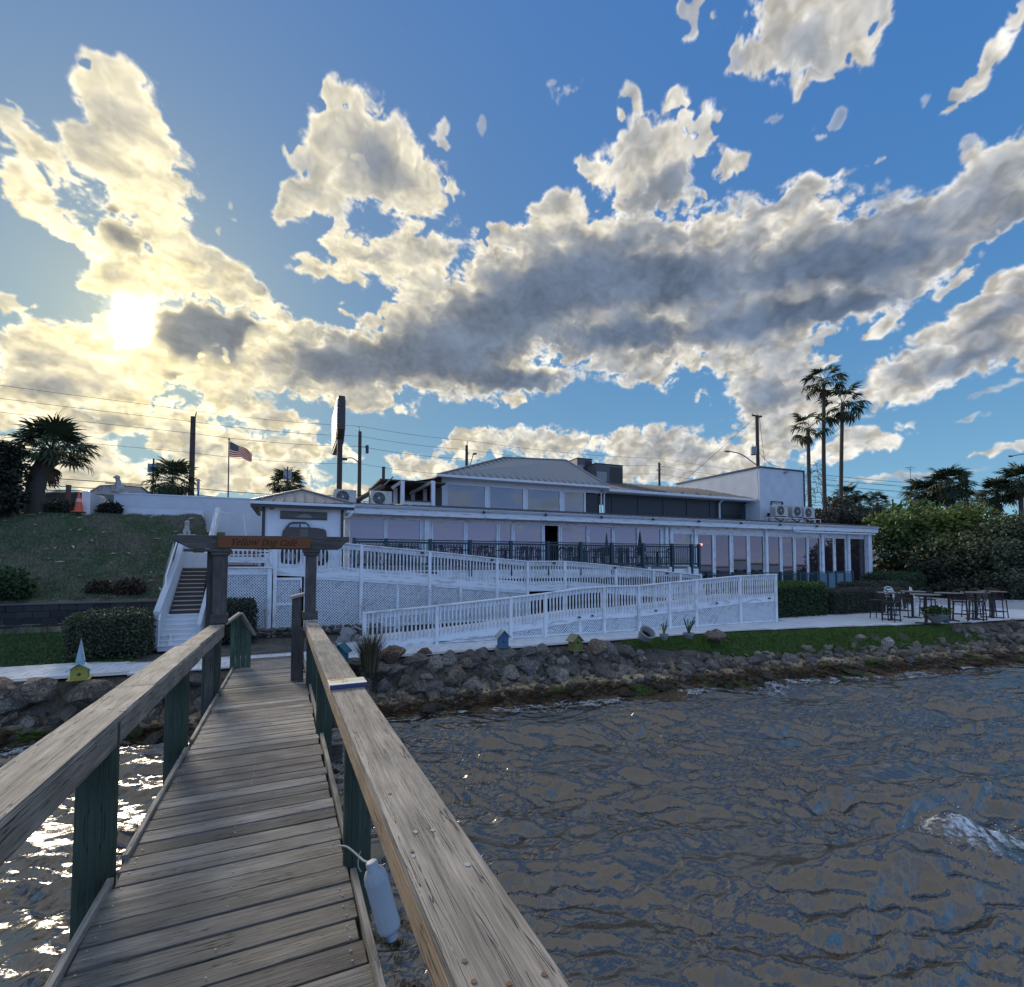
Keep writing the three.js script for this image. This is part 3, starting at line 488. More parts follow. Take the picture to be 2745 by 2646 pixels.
// ------------------------------------------------------------------ the pier
const RX = (z) => 0.36 + (z + 4.4) * 0.022;            // the right edge of the deck, slightly splayed
const LX = -1.055;
const pier = thing('wooden_pier', 'weathered grey plank pier with railings running from the water to the shore path', 'pier', V(-0.35, 0, -6));
{
  rnd = mulberry(41);
  // planks
  const skew = 0.022;
  for (let z = 1.2, i = 0; z > -12.45; z -= 0.186, i++) {
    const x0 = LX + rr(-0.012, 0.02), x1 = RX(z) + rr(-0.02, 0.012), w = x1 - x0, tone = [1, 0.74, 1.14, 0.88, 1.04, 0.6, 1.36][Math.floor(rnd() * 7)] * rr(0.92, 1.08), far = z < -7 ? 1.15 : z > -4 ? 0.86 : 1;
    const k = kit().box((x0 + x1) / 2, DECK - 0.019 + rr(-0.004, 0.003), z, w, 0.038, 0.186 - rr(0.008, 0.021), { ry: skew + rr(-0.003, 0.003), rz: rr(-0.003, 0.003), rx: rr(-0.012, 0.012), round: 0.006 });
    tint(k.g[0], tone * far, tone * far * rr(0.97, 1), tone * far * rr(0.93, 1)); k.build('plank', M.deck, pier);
  }
  // nail heads
  const nails = kit(); for (let z = 1.2; z > -12.45; z -= 0.186) for (const x of [LX + 0.07, -0.36 + 0.03 * Math.sin(z * 3), RX(z) - 0.07]) for (const s of [-0.045, 0.04]) if (rnd() < 0.72) nails.add(new THREE.CylinderGeometry(0.0055, 0.0055, 0.004, 6), new THREE.Matrix4().setPosition(x + rr(-0.008, 0.008), DECK + 0.0035, z + s + rr(-0.01, 0.01)));
  nails.build('nail', std({ color: lin(0.42, 0.42, 0.41), roughness: 0.6 }), pier, 'stuff');
  // edge boards between the piles
  const tinted = (k, a, b = a, c = a) => { k.g.forEach((g) => tint(g, a, b, c)); return k; };
  const pl = [-0.9, -4.3, -6.85, -9.35], pr = [-0.9, -3.78, -6.75, -9.45];
  for (const [list, side] of [[pl, -1], [pr, 1]]) for (let i = -1; i < list.length; i++) {
    const z0 = (i < 0 ? 1.3 : list[i] - 0.14), z1 = (i + 1 < list.length ? list[i + 1] + 0.14 : -12.4); if (z0 - z1 < 0.2) continue;
    const xs = (z) => (side < 0 ? LX - 0.012 : RX(z) + 0.03);
    tinted(kit().bar(V(xs(z0) + rr(-0.006, 0.006), DECK - 0.045, z0), V(xs(z1) + rr(-0.006, 0.006), DECK - 0.04, z1), 0.04, 0.15, 0.006), side < 0 ? 0.95 : 0.8).build('edge_board', M.rail, pier);
  }
  // bearers and stringers under the deck
  for (const x of [LX + 0.1, -0.36, 0.22]) tinted(kit().bar(V(x, DECK - 0.15, 1.2), V(x, DECK - 0.15, -12.3), 0.06, 0.22), 0.8).build('stringer', M.darkWood, pier);
  for (const z of pl) tinted(kit().bar(V(LX - 0.2, DECK - 0.36, z - 0.17), V(0.62, DECK - 0.36, z - 0.17), 0.06, 0.2), 0.8).build('cross_beam', M.darkWood, pier);
  // round green-stained piles, also carrying the railing
  for (const [list, side] of [[pl, -1], [pr, 1]]) for (const z of list) {
    const x = side < 0 ? -1.195 : RX(z) + 0.068, r = side < 0 ? 0.115 : 0.094, k = kit(); k.rod(V(x, -1.8, z), V(x, 2.05, z), r * 1.04, r, 22);
    const p = k.g[0].attributes.position, c = new Float32Array(p.count * 3); for (let i = 0; i < p.count; i++) { const y = p.getY(i), wet = 1 - smooth(y, 0.1, 0.6); c.set([1 - 0.55 * wet, 1 - 0.5 * wet, 1 - 0.6 * wet], i * 3); }
    k.g[0].setAttribute('color', new THREE.BufferAttribute(c, 3)); k.build('pile', M.greenWood, pier);
  }
  // railings: flat cap boards on upright side boards
  const Y = 2.10;
  const capR = (z) => 0.43 + (z + 4.5) * 0.027;
  const cap = (x0, z0, x1, z1, tone, w = 0.262) => tinted(kit().bar(V(x0, Y - 0.022, z0), V(x1, Y - 0.022, z1), w, 0.044, 0.007), tone, tone * 0.98, tone * 0.95).build('cap_rail', M.rail, pier);
  cap(-1.23, 1.6, -1.222, -5.25, 1.0, 0.285); cap(-1.225, -5.256, -1.215, -7.55, 1.04, 0.28); cap(-1.20, -7.556, -1.165, -9.8, 0.92, 0.22);
  cap(capR(1.6), 1.6, capR(-0.93), -0.93, 0.76, 0.27); cap(capR(-0.936), -0.936, capR(-4.42), -4.42, 0.86); cap(capR(-4.426), -4.426, capR(-6.9), -6.9, 0.80); cap(capR(-6.906), -6.906, 0.295, -9.85, 0.96, 0.22);
  const side = (x0, z0, x1, z1, tone, mat = M.rail, hh = 0.16) => tinted(kit().bar(V(x0, Y - 0.044 - hh / 2, z0), V(x1, Y - 0.044 - hh / 2, z1), 0.04, hh, 0.004), tone, tone * 0.95, tone * 0.88).build('side_board', mat, pier);
  side(-1.112, 1.6, -1.104, -5.25, 0.8); side(-1.108, -5.256, -1.098, -7.55, 0.8); side(-1.11, -7.556, -1.08, -9.8, 0.85);
  side(capR(1.6) - 0.112, 1.6, capR(-4.42) - 0.112, -4.42, 1.0, M.fascia, 0.105); side(capR(-4.42) - 0.112, -4.426, 0.21, -9.85, 1.0, M.fascia, 0.105);
  side(-1.335, 1.6, -1.335, -7.5, 0.6); side(capR(1.6) + 0.11, 1.6, capR(-9.8) + 0.11, -9.8, 0.6);
  // rusty screws at the joint of the cap near the end, and spots left by gulls
  const scrM = std({ color: lin(0.22, 0.13, 0.08), roughness: 0.6, metalness: 0.5 }); for (const [px, py] of [[1245, 2577], [1270, 2632], [1365, 2638], [1458, 2613], [1045, 2128], [1105, 2283]]) { const s = onY(px, py, Y + 0.001); kit().add(new THREE.CylinderGeometry(0.0075, 0.0075, 0.004, 8), new THREE.Matrix4().setPosition(s.x, Y + 0.001, s.z)).build('screw', scrM, pier); }
  const spotM = std({ color: lin(0.42, 0.42, 0.40), roughness: 0.9 }); for (const [px, py, r] of [[1114, 2230, 0.011], [1108, 2296, 0.008], [1252, 2318, 0.012], [296, 1900, 0.024], [330, 1905, 0.018], [1160, 2226, 0.009], [880, 1720, 0.02]]) { const s = onY(px, py, Y), k = []; for (let i = 0; i < 9; i++) k.push(V(s.x + Math.cos(-i * 0.698) * r * rr(0.5, 1.2), Y + 0.0022, s.z + Math.sin(-i * 0.698) * r * rr(0.6, 1.6))); kit().faces([k]).build('dropping', spotM, pier); }
  // boxed post with a peaked cap where the left railing ends
  const e0 = onZ(604, 1672, -11.2), e1 = onZ(644, 1643, -11.25), e2 = onZ(681, 1702, -11.4), b0 = onZ(617, 1700, -11.4).x;
  for (let i = 0; i < 4; i++) { const w = (e2.x - 0.05 - b0) / 4, yt = i < 2 ? lerp(e0.y, e1.y, 0.5 + i * 0.4) - 0.03 : lerp(e1.y, e2.y, (i - 2) * 0.5 + 0.2) - 0.04; tinted(kit().lim(b0 + i * w + 0.003, b0 + (i + 1) * w - 0.003, 0.98, yt, -11.44 + (i % 2) * 0.008, -11.41 + (i % 2) * 0.008, 0.004), 1.5 + 0.2 * (i % 2), 1.6, 1.5).build('end_board', M.greenWood, pier); }
  tinted(kit().bar(e0, e1, 0.24, 0.04, 0.005), 1).build('end_cap', M.rail, pier); tinted(kit().bar(e1.clone().add(V(0.005, -0.004, 0)), e2, 0.15, 0.04, 0.005), 0.9).build('end_cap', M.rail, pier);
  // dark square post at the right, with its little cap board
  tinted(kit().box(0.06, 1.55, -9.9, 0.16, 1.95, 0.13, { round: 0.008 }).box(0.15, 1.25, -9.72, 0.07, 1.4, 0.1, { round: 0.008 }), 0.9).build('gate_post', M.darkWood, pier);
  tinted(kit().box(0.07, 2.55, -9.88, 0.24, 0.05, 0.26, { rz: 0.25, round: 0.006 }), 1.1).build('post_cap', M.rail, pier);
  tinted(kit().box(-1.17, 1.35, -9.05, 0.10, 1.15, 0.16, { round: 0.006 }).box(-1.13, 1.35, -9.62, 0.09, 1.2, 0.14, { round: 0.006 }), 1).build('gate_post', M.darkWood, pier);
}
// gateway with the painted name board
const gate = thing('wooden_gateway', 'dark timber gateway with an orange name board across the shore end of the pier', 'gateway', V(-0.43, 2.1, -10.05));
{
  rnd = mulberry(43);
  const GZ = -10, t = (k, a = 1) => { k.g.forEach((g) => tint(g, a)); return k; };
  for (const [x, x2] of [[-1.165, -1.33], [0.29, 0.4]]) {
    t(kit().box(x, 2.74, GZ - 0.02, x < 0 ? 0.205 : 0.19, 1.2, 0.18, { round: 0.008 })).build('post', M.darkWood, gate);
    t(kit().box(x, 3.30, GZ - 0.02, 0.26, 0.06, 0.25, { round: 0.008 }).box(x, 3.355, GZ - 0.02, 0.31, 0.05, 0.28, { round: 0.008 }), 0.9).build('capital', M.darkWood, gate);
    t(kit().box(x, 2.18, GZ - 0.02, 0.255, 0.15, 0.24, { round: 0.008 }), 0.95).build('plinth', M.darkWood, gate);
    if (x < 0) t(kit().box(x2, 2.25, GZ - 0.20, 0.11, 2.25, 0.14, { round: 0.006 }), 0.8).build('post', M.darkWood, gate);
  }
  t(kit().slab([[-1.87, 3.61], [-1.87, 3.52], [-1.78, 3.50], [-1.68, 3.42], [-1.58, 3.383], [0.75, 3.383], [0.82, 3.42], [0.85, 3.50], [0.955, 3.535], [0.955, 3.63]], GZ + 0.06, GZ - 0.02, 0.006)).build('beam', M.darkWood, gate);
  t(kit().slab([[-1.87, 3.60], [-1.87, 3.52], [-1.63, 3.385], [0.75, 3.385], [0.93, 3.55], [0.93, 3.62]], GZ - 0.03, GZ - 0.11, 0.006), 0.75).build('beam', M.darkWood, gate);
  t(kit().box(-1.45, 3.355, GZ - 0.04, 0.52, 0.045, 0.18, { round: 0.006 }), 0.8).build('ledge', M.darkWood, gate);
  const cv = document.createElement('canvas'); cv.width = 1024; cv.height = 128; const c = cv.getContext('2d');
  c.fillStyle = '#7b4b2b'; c.fillRect(0, 0, 1024, 128);
  for (let i = 0; i < 160; i++) { c.fillStyle = `rgba(${rr(70, 150)},${rr(44, 90)},${rr(22, 48)},0.16)`; c.fillRect(rr(-100, 1000), rr(0, 128), rr(80, 500), rr(1, 5)); }
  c.fillStyle = '#2c1a10'; c.font = 'italic 92px serif'; c.textBaseline = 'middle';
  let x = 130; for (const [w, dy, a] of [['Yellow', 2, -0.01], ['Dog', 0, 0.02], ['Café', 3, -0.01]]) { c.save(); c.translate(x, 64 + dy); c.rotate(a); c.transform(1, 0, -0.12, 1, 0, 0); c.fillText(w, 0, 0); c.lineWidth = 2.5; c.strokeStyle = '#2c1a10'; c.strokeText(w, 0, 0); x += c.measureText(w).width + 34; c.restore(); }
  const tx = new THREE.CanvasTexture(cv); tx.colorSpace = THREE.SRGBColorSpace;
  const b0 = onZ(400 + 515 / 2.8, 1440, GZ + 0.08), b1 = onZ(400 + 1215 / 2.8, 1440, GZ + 0.08), pts = []; const w = b1.x - b0.x, h = 0.205;
  for (const [u, v] of [[0, 0.12], [0.012, 0.02], [0.3, 0], [0.7, 0.03], [0.985, 0], [1, 0.14], [0.995, 0.85], [0.98, 1], [0.6, 0.97], [0.3, 1], [0.01, 0.98], [0, 0.8]]) pts.push([b0.x + u * w, 3.398 + v * h]);
  const k = kit().slab(pts, GZ + 0.085, GZ + 0.062, 0.003), p = k.g[0].attributes.position, uv = k.g[0].attributes.uv; for (let i = 0; i < p.count; i++) uv.setXY(i, (p.getX(i) - b0.x) / w, (p.getY(i) - 3.398) / h);
  k.build('name_board', std({ map: tx, roughness: 0.8 }), gate);
}
// things on the pier
{
  rnd = mulberry(47);
  const book = thing('picture_book', 'small hardback book with a pale landscape cover lying on the right handrail', 'book', V(0.435, 2.102, -4.55), 0.03);
  const cv = document.createElement('canvas'); cv.width = 256; cv.height = 192; const c = cv.getContext('2d');
  c.fillStyle = '#efe9c8'; c.fillRect(0, 0, 256, 192); c.fillStyle = '#f6f3e2'; c.fillRect(0, 110, 256, 82); c.fillStyle = '#d9d39a'; c.fillRect(0, 92, 256, 16); c.fillStyle = '#d9542c'; c.beginPath(); c.moveTo(8, 20); c.lineTo(120, 8); c.lineTo(120, 36); c.lineTo(20, 52); c.fill();
  c.fillStyle = '#c9b53e'; for (let i = 0; i < 60; i++) c.fillRect(110 + rr(-22, 26), 70 + rr(-30, 60), rr(2, 7), rr(3, 12)); c.fillStyle = '#7d8f4d'; for (let i = 0; i < 30; i++) c.fillRect(104 + rr(-16, 22), 100 + rr(-20, 40), 3, rr(4, 12));
  const tx = new THREE.CanvasTexture(cv); tx.colorSpace = THREE.SRGBColorSpace;
  const cover = (y, m) => { const g = boxG(0.30, 0.004, 0.22, 0.0015), p = g.attributes.position, uv = g.attributes.uv; for (let i = 0; i < p.count; i++) uv.setXY(i, p.getX(i) / 0.30 + 0.5, 0.5 - p.getZ(i) / 0.22); piece('cover', g, m, book, V(0, y, 0)); };
  cover(0.004, std({ color: lin(0.05, 0.06, 0.16), roughness: 0.4 })); cover(0.034, std({ map: tx, roughness: 0.3 }));
  piece('pages', boxG(0.286, 0.024, 0.205), std({ color: lin(0.7, 0.68, 0.6), roughness: 0.8 }), book, V(0.004, 0.019, 0));
  piece('spine', boxG(0.30, 0.034, 0.004, 0.0015), std({ color: lin(0.05, 0.06, 0.16), roughness: 0.4 }), book, V(0, 0.019, 0.109));

  const top = onZ(1000, 2328, -2.95), bot = onZ(1046, 2494, -2.92), fd = thing('boat_fender', 'pale grey cylindrical boat fender hanging beside the right edge of the pier', 'fender', bot.clone());
  const ax = top.clone().sub(bot), L = ax.length(), R = 0.063, q = new THREE.Quaternion().setFromUnitVectors(UP, ax.normalize());
  const body = kit().lathe([[0.001, -0.05], [0.026, -0.05], [0.030, -0.046], [0.030, -0.006], [0.05, 0.0], [R * 0.95, 0.012], [R, 0.03], [R, L - 0.075], [R * 1.03, L - 0.072], [R * 1.03, L - 0.064], [R, L - 0.06], [R * 0.96, L - 0.035], [R * 0.78, L - 0.012], [0.034, L - 0.004], [0.032, L + 0.034], [0.024, L + 0.04], [0.001, L + 0.041]], V(0, 0, 0), 26);
  body.g.forEach((g) => g.applyQuaternion(q)); const bm = new THREE.Mesh(body.geometry(), std({ color: lin(0.40, 0.46, 0.50), roughness: 0.6, map: scaled(soft, 0.5, 0.5) })); bm.name = 'body'; fd.add(bm);
  const eye = top.clone().addScaledVector(ax, 0.03), tie = onZ(909, 2268, -3.62), tie2 = onZ(962, 2296, -3.3);
  kit().tube([eye, eye.clone().lerp(tie2, 0.6).add(V(0, -0.01, 0)), tie2, tie2.clone().lerp(tie, 0.6).add(V(0, 0.02, 0)), tie], 0.0065, 6, 26).tube([tie2.clone().add(V(0.01, 0.03, 0)), tie2, tie2.clone().add(V(-0.005, -0.05, 0.01)), tie2.clone().add(V(0.012, -0.09, 0.01))], 0.004, 5, 12).build('rope', std({ color: lin(0.30, 0.36, 0.36), roughness: 0.9 }), fd);
}

// ------------------------------------------------------------------ the restaurant
const FZ = -23, WX = (px) => onZ(px, 1420, FZ).x;
const EAVE = 5.52, LOWFLOOR = 1.45;
function windowAt(parent, x0, x1, y0, y1, z, { frame = 0.05, glass = M.glass, mat = M.white, deep = 0.05, back = null } = {}) {
  const f = kit().lim(x0 - frame, x1 + frame, y1, y1 + frame, z - 0.02, z + deep).lim(x0 - frame, x1 + frame, y0 - frame, y0, z - 0.02, z + deep).lim(x0 - frame, x0, y0, y1, z - 0.02, z + deep).lim(x1, x1 + frame, y0, y1, z - 0.02, z + deep).build('window', mat, parent);
  { const p = kit().box(0, 0, 0, x1 - x0, y1 - y0, 0.008, { ry: rr(-0.008, 0.008), rx: rr(-0.007, 0.007) }); p.g[0].translate((x0 + x1) / 2, (y0 + y1) / 2, z - 0.01); p.build('pane', glass, f); }
  if (back) kit().lim(x0, x1, y0, y1, z - 0.10, z - 0.08).build('blind', back, f);
  return f;
}
{
  rnd = mulberry(61);
  const w = thing('restaurant_wing', 'long white restaurant wing with a row of tall glass windows and metal roof edge', 'building', V(20, LAND, -28));
  // panes as surveyed along the front
  const upper = [[938, 1029], [1038, 1125], [1160, 1242], [1252, 1330], [1339, 1370], [1379, 1451], [1505, 1571], [1578, 1639], [1646, 1706], [1712, 1769]];
  const tall = [[1869, 1908], [1916, 1954], [1963, 2000], [2008, 2044], [2055, 2088], [2094, 2124], [2130, 2160], [2165, 2195], [2205, 2231], [2237, 2263], [2276, 2316]];
  for (const [a, b] of upper) windowAt(w, WX(a), WX(b), FLOOR + 0.12, 5.06, FZ, { frame: 0.06 });
  windowAt(w, WX(1798), WX(1852), FLOOR + 0.12, 4.80, FZ, { frame: 0.07 });
  for (const [a, b] of tall) windowAt(w, WX(a), WX(b), LOWFLOOR + 0.16, 4.80, FZ, { frame: 0.06, glass: M.glassDark });
  // open doorway
  kit().lim(WX(1459) - 0.08, WX(1459), FLOOR, 5.1, FZ - 0.05, FZ + 0.06).lim(WX(1496), WX(1496) + 0.08, FLOOR, 5.1, FZ - 0.05, FZ + 0.06).lim(WX(1459), WX(1496), 5.04, 5.1, FZ - 0.05, FZ + 0.06).build('door_frame', M.white, w);
  // wall above, between and below
  const spans = [...upper, [1459, 1496]].sort((p, q) => p[0] - q[0]).map(([a, b]) => [WX(a) - 0.062, WX(b) + 0.062]);
  const W = kit(); W.lim(2.0, WX(1785), 5.125, EAVE, FZ - 0.14, FZ - 0.002).lim(WX(1785), 37.6, 4.875, EAVE, FZ - 0.14, FZ - 0.002);
  let x = 2.0; for (const [a, b] of spans) { if (a - x > 0.02) W.lim(x, a, FLOOR, 5.12, FZ - 0.14, FZ + 0.004); x = b; }
  W.lim(x, WX(1798) - 0.075, FLOOR, 5.12, FZ - 0.14, FZ + 0.004); x = WX(1852) + 0.075;
  for (const [a, b] of tall) { const p = WX(a) - 0.062; if (p - x > 0.02) W.lim(x, p, LOWFLOOR, 4.87, FZ - 0.14, FZ + 0.004); x = WX(b) + 0.062; }
  W.lim(x, 37.6, LOWFLOOR, 4.87, FZ - 0.14, FZ + 0.004);
  W.lim(WX(1869) - 0.1, 37.6, LOWFLOOR - 0.1, LOWFLOOR + 0.095, FZ - 0.14, FZ + 0.002).lim(2.0, WX(1860), FLOOR - 0.2, FLOOR + 0.055, FZ - 0.14, FZ + 0.002);
  W.lim(37.46, 37.6, 0.9, EAVE, -33, FZ - 0.141).lim(2.0, 2.14, 0.9, EAVE, -33, FZ - 0.141).lim(2.14, 37.46, 0.9, EAVE + 0.4, -33, -32.9);
  W.build('wall', M.white, w);
  // boxed posts standing proud of the front
  for (const [px, y0] of [[1142, FLOOR], [1783, FLOOR], [1796, FLOOR], [1861, LOWFLOOR], [2050, LOWFLOOR], [2200, LOWFLOOR], [2270, LOWFLOOR], [2325, LOWFLOOR]]) { const c = WX(px); kit().lim(c - 0.10, c + 0.10, y0, 5.15, FZ + 0.06, FZ + 0.16, 0.008).build('post', M.white, w); }
  kit().lim(37.35, 37.75, 0.95, 5.1, -22.95, -22.7, 0.01).lim(37.2, 37.9, 0.95, 1.2, -22.98, -22.5, 0.01).build('corner_post', M.white, w);
  // inside: floors, back wall, columns, ceiling
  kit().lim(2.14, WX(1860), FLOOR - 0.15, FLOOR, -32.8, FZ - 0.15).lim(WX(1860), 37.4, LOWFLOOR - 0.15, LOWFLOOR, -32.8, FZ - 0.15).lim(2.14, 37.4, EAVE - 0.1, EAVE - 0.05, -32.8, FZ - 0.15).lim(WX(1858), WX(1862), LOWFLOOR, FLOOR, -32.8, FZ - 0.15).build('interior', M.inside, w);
  for (const [px, y0] of [[1291, FLOOR], [1418, FLOOR], [1551, FLOOR], [1666, FLOOR], [2036, LOWFLOOR], [2117, LOWFLOOR]]) { const c = onZ(px, 1420, -23.4); kit().lim(c.x - 0.17, c.x + 0.17, y0, EAVE - 0.1, -23.5, -23.25).build('column', std({ color: lin(0.80, 0.86, 0.84), roughness: 0.6 }), w); }
  // eave: soffit, fascia board, half-round gutter, roof sheets with upstanding seams
  kit().lim(1.9, 37.95, EAVE + 0.002, EAVE + 0.04, -23.15, -22.42).build('soffit', M.white, w);
  kit().lim(1.9, 37.95, 5.24, EAVE + 0.12, -22.44, -22.38).build('fascia', M.white, w);
  const gut = kit(); { const g = new THREE.CylinderGeometry(0.085, 0.085, 36.1, 12, 1, true, Math.PI * 0.5, Math.PI); g.rotateZ(Math.PI / 2); gut.add(g, new THREE.Matrix4().setPosition(19.93, 5.60, -22.28)); } gut.lim(1.88, 37.98, 5.595, 5.625, -22.375, -22.35).lim(1.88, 37.98, 5.60, 5.62, -22.21, -22.19); gut.build('gutter', std({ color: lin(0.72, 0.74, 0.76), roughness: 0.4 }), w);
  const RY = (z) => 5.66 + (-22.25 - z) * 0.125;
  kit().faces([[V(1.85, RY(-22.22), -22.22), V(38.0, RY(-22.22), -22.22), V(38.0, RY(-26.4), -26.4), V(1.85, RY(-26.4), -26.4)], [V(1.85, RY(-26.4), -26.4), V(38.0, RY(-26.4), -26.4), V(38.0, RY(-26.4), -33.2), V(1.85, RY(-26.4), -33.2)]]).build('roof', M.metalRoof, w);
  const seam = kit().bar(V(0, 0, 0), V(0, 0.52, -4.15), 0.035, 0.05).geometry();
  for (let sx = 1.95; sx < 38; sx += 0.407) piece('roof_seam', seam, M.roofSeam, w, V(sx - 20, RY(-22.2) + 0.02 - LAND, -22.2 + 28));
  // little dark spotlights under the eave
  for (const px of [1298, 1464, 1614, 1752, 1875, 1988, 2093, 2191]) { const p = onZ(px, 1388, -22.25); kit().box(p.x, 5.50, -22.27, 0.10, 0.09, 0.12, { round: 0.015 }).rod(V(p.x, 5.54, -22.29), V(p.x, 5.62, -22.36), 0.015).build('eave_light', M.black, w); }
  // pipe under the right half of the eave, downpipe at the left end
  kit().tube([V(29.2, 5.4, -22.34), V(29.3, 5.19, -22.33), V(29.7, 5.14, -22.33), V(33, 5.12, -22.33), V(37.5, 5.12, -22.33)], 0.05, 8, 40).build('pipe', M.white, w);
  { const a = onZ(948, 1370, -22.2), b = onZ(932, 1386, -22.2), c = onZ(914, 1390, -22.2), d = onZ(904, 1398, -22.2), e = onZ(903, 1440, -22.2); kit().tube([a, b, c, d, e, V(e.x, FLOOR, -22.2)], 0.07, 8, 40).build('downpipe', M.white, w); }
  { const p = onZ(1877, 1460, -22.9); kit().lim(p.x - 0.05, p.x + 0.05, p.y - 0.07, p.y + 0.07, -22.93, -22.75, 0.02).build('wall_lamp', std({ color: lin(0.7, 0.5, 0.4), emissive: lin(1, 0.45, 0.3), emissiveIntensity: 0.7, roughness: 0.5 }), w); }
  const lampAt = onZ(1877, 1460, -22.9), wl = new THREE.PointLight(new THREE.Color(1, 0.6, 0.4), 0.04); wl.name = 'wall_lamp_light'; wl.position.set(lampAt.x, lampAt.y, -22.66); wl.castShadow = true; wl.shadow.radius = 3; scene.add(wl);
}
{
  rnd = mulberry(62);
  const u = thing('upper_storey', 'upper dining room with four wide grey windows under a hipped pale metal roof', 'building', V(12, 5.9, -30));
  const UZ = -26, ux = (px) => onZ(px, 1330, UZ).x;
  for (const [a, b] of [[1198, 1299], [1313, 1401], [1414, 1499], [1512, 1565]]) windowAt(u, ux(a), ux(b), 6.02, 7.32, UZ, { frame: 0.045, glass: M.shade });
  kit().lim(ux(1573), ux(1607), 6.0, 7.3, UZ - 0.06, UZ - 0.02).build('screen', M.screen, u);
  const k = kit(); k.lim(7.15, ux(1612), 7.37, 7.7, UZ - 0.14, UZ); let x = 7.15;
  for (const [a, b] of [[1198, 1299], [1313, 1401], [1414, 1499], [1512, 1565]]) { k.lim(x, ux(a) - 0.047, 5.8, 7.368, UZ - 0.14, UZ + 0.01); x = ux(b) + 0.047; }
  k.lim(x, x + 0.09, 5.8, 7.368, UZ - 0.14, UZ + 0.01).lim(7.15, x, 5.8, 5.97, UZ - 0.14, UZ - 0.002);
  k.lim(7.15, 7.29, 5.8, 7.7, -33, UZ - 0.142).lim(16.9, 17.0, 5.8, 7.7, -33, UZ - 0.142).lim(7.3, 16.9, 5.8, 7.7, -33, -32.9); k.build('wall', M.whiteFar, u);
  // downpipe bay at the right
  for (const px of [1609, 1617]) { const c = ux(px); kit().rod(V(c, 6.0, UZ + 0.1), V(c, 7.3, UZ + 0.1), 0.045).tube([V(c, 7.3, UZ + 0.1), V(c + 0.05, 7.45, UZ + 0.2), V(c + 0.28, 7.62, UZ + 0.5)], 0.045, 8, 10).build('downpipe', M.whiteFar, u); }
  const E0 = V(6.8, 7.72, -25.4), E1 = V(17.35, 7.74, -25.4), E2 = V(17.35, 7.74, -34.2), E3 = V(6.8, 7.72, -34.2), R0 = V(12.4, 9.95, -30), R1 = V(16.7, 10.0, -29.4);
  kit().faces([[E0, E1, R1, R0], [E1, E2, R1], [E2, E3, R0, R1], [E3, E0, R0]]).build('roof', M.metalRoof, u);
  for (let i = 0; i < 26; i++) { const sx = lerp(6.9, 17.3, i / 25), a = V(sx, E0.y + 0.02, -25.38), ft = clamp((sx - 6.8) / 5.6, 0, 1), rt = clamp((17.35 - sx) / 0.65, 0, 1), f = Math.min(ft, rt); if (f < 0.04) continue;
    const topx = sx, tt = V(topx, lerp(E0.y, R0.y, f) + 0.02, lerp(-25.4, -29.9, f)); kit().bar(a, tt, 0.035, 0.045).build('roof_seam', M.roofSeam, u); }
  for (const [a, b] of [[E0, R0], [R0, R1], [R1, E1]]) kit().bar(a.clone().add(V(0, 0.03, 0)), b.clone().add(V(0, 0.03, 0)), 0.16, 0.06).build('ridge_cap', std({ color: lin(0.30, 0.30, 0.31), roughness: 0.5, metalness: 0.3 }), u);
  kit().lim(6.75, 17.4, 7.60, 7.73, -25.42, -25.30, 0.02).lim(6.75, 6.87, 7.60, 7.73, -34, -25.43, 0.02).lim(6.8, 17.35, 7.66, 7.69, -26.0, -25.43).build('gutter', M.whiteFar, u);
  // lamps seen through the second pane, a table-top board behind the third
}
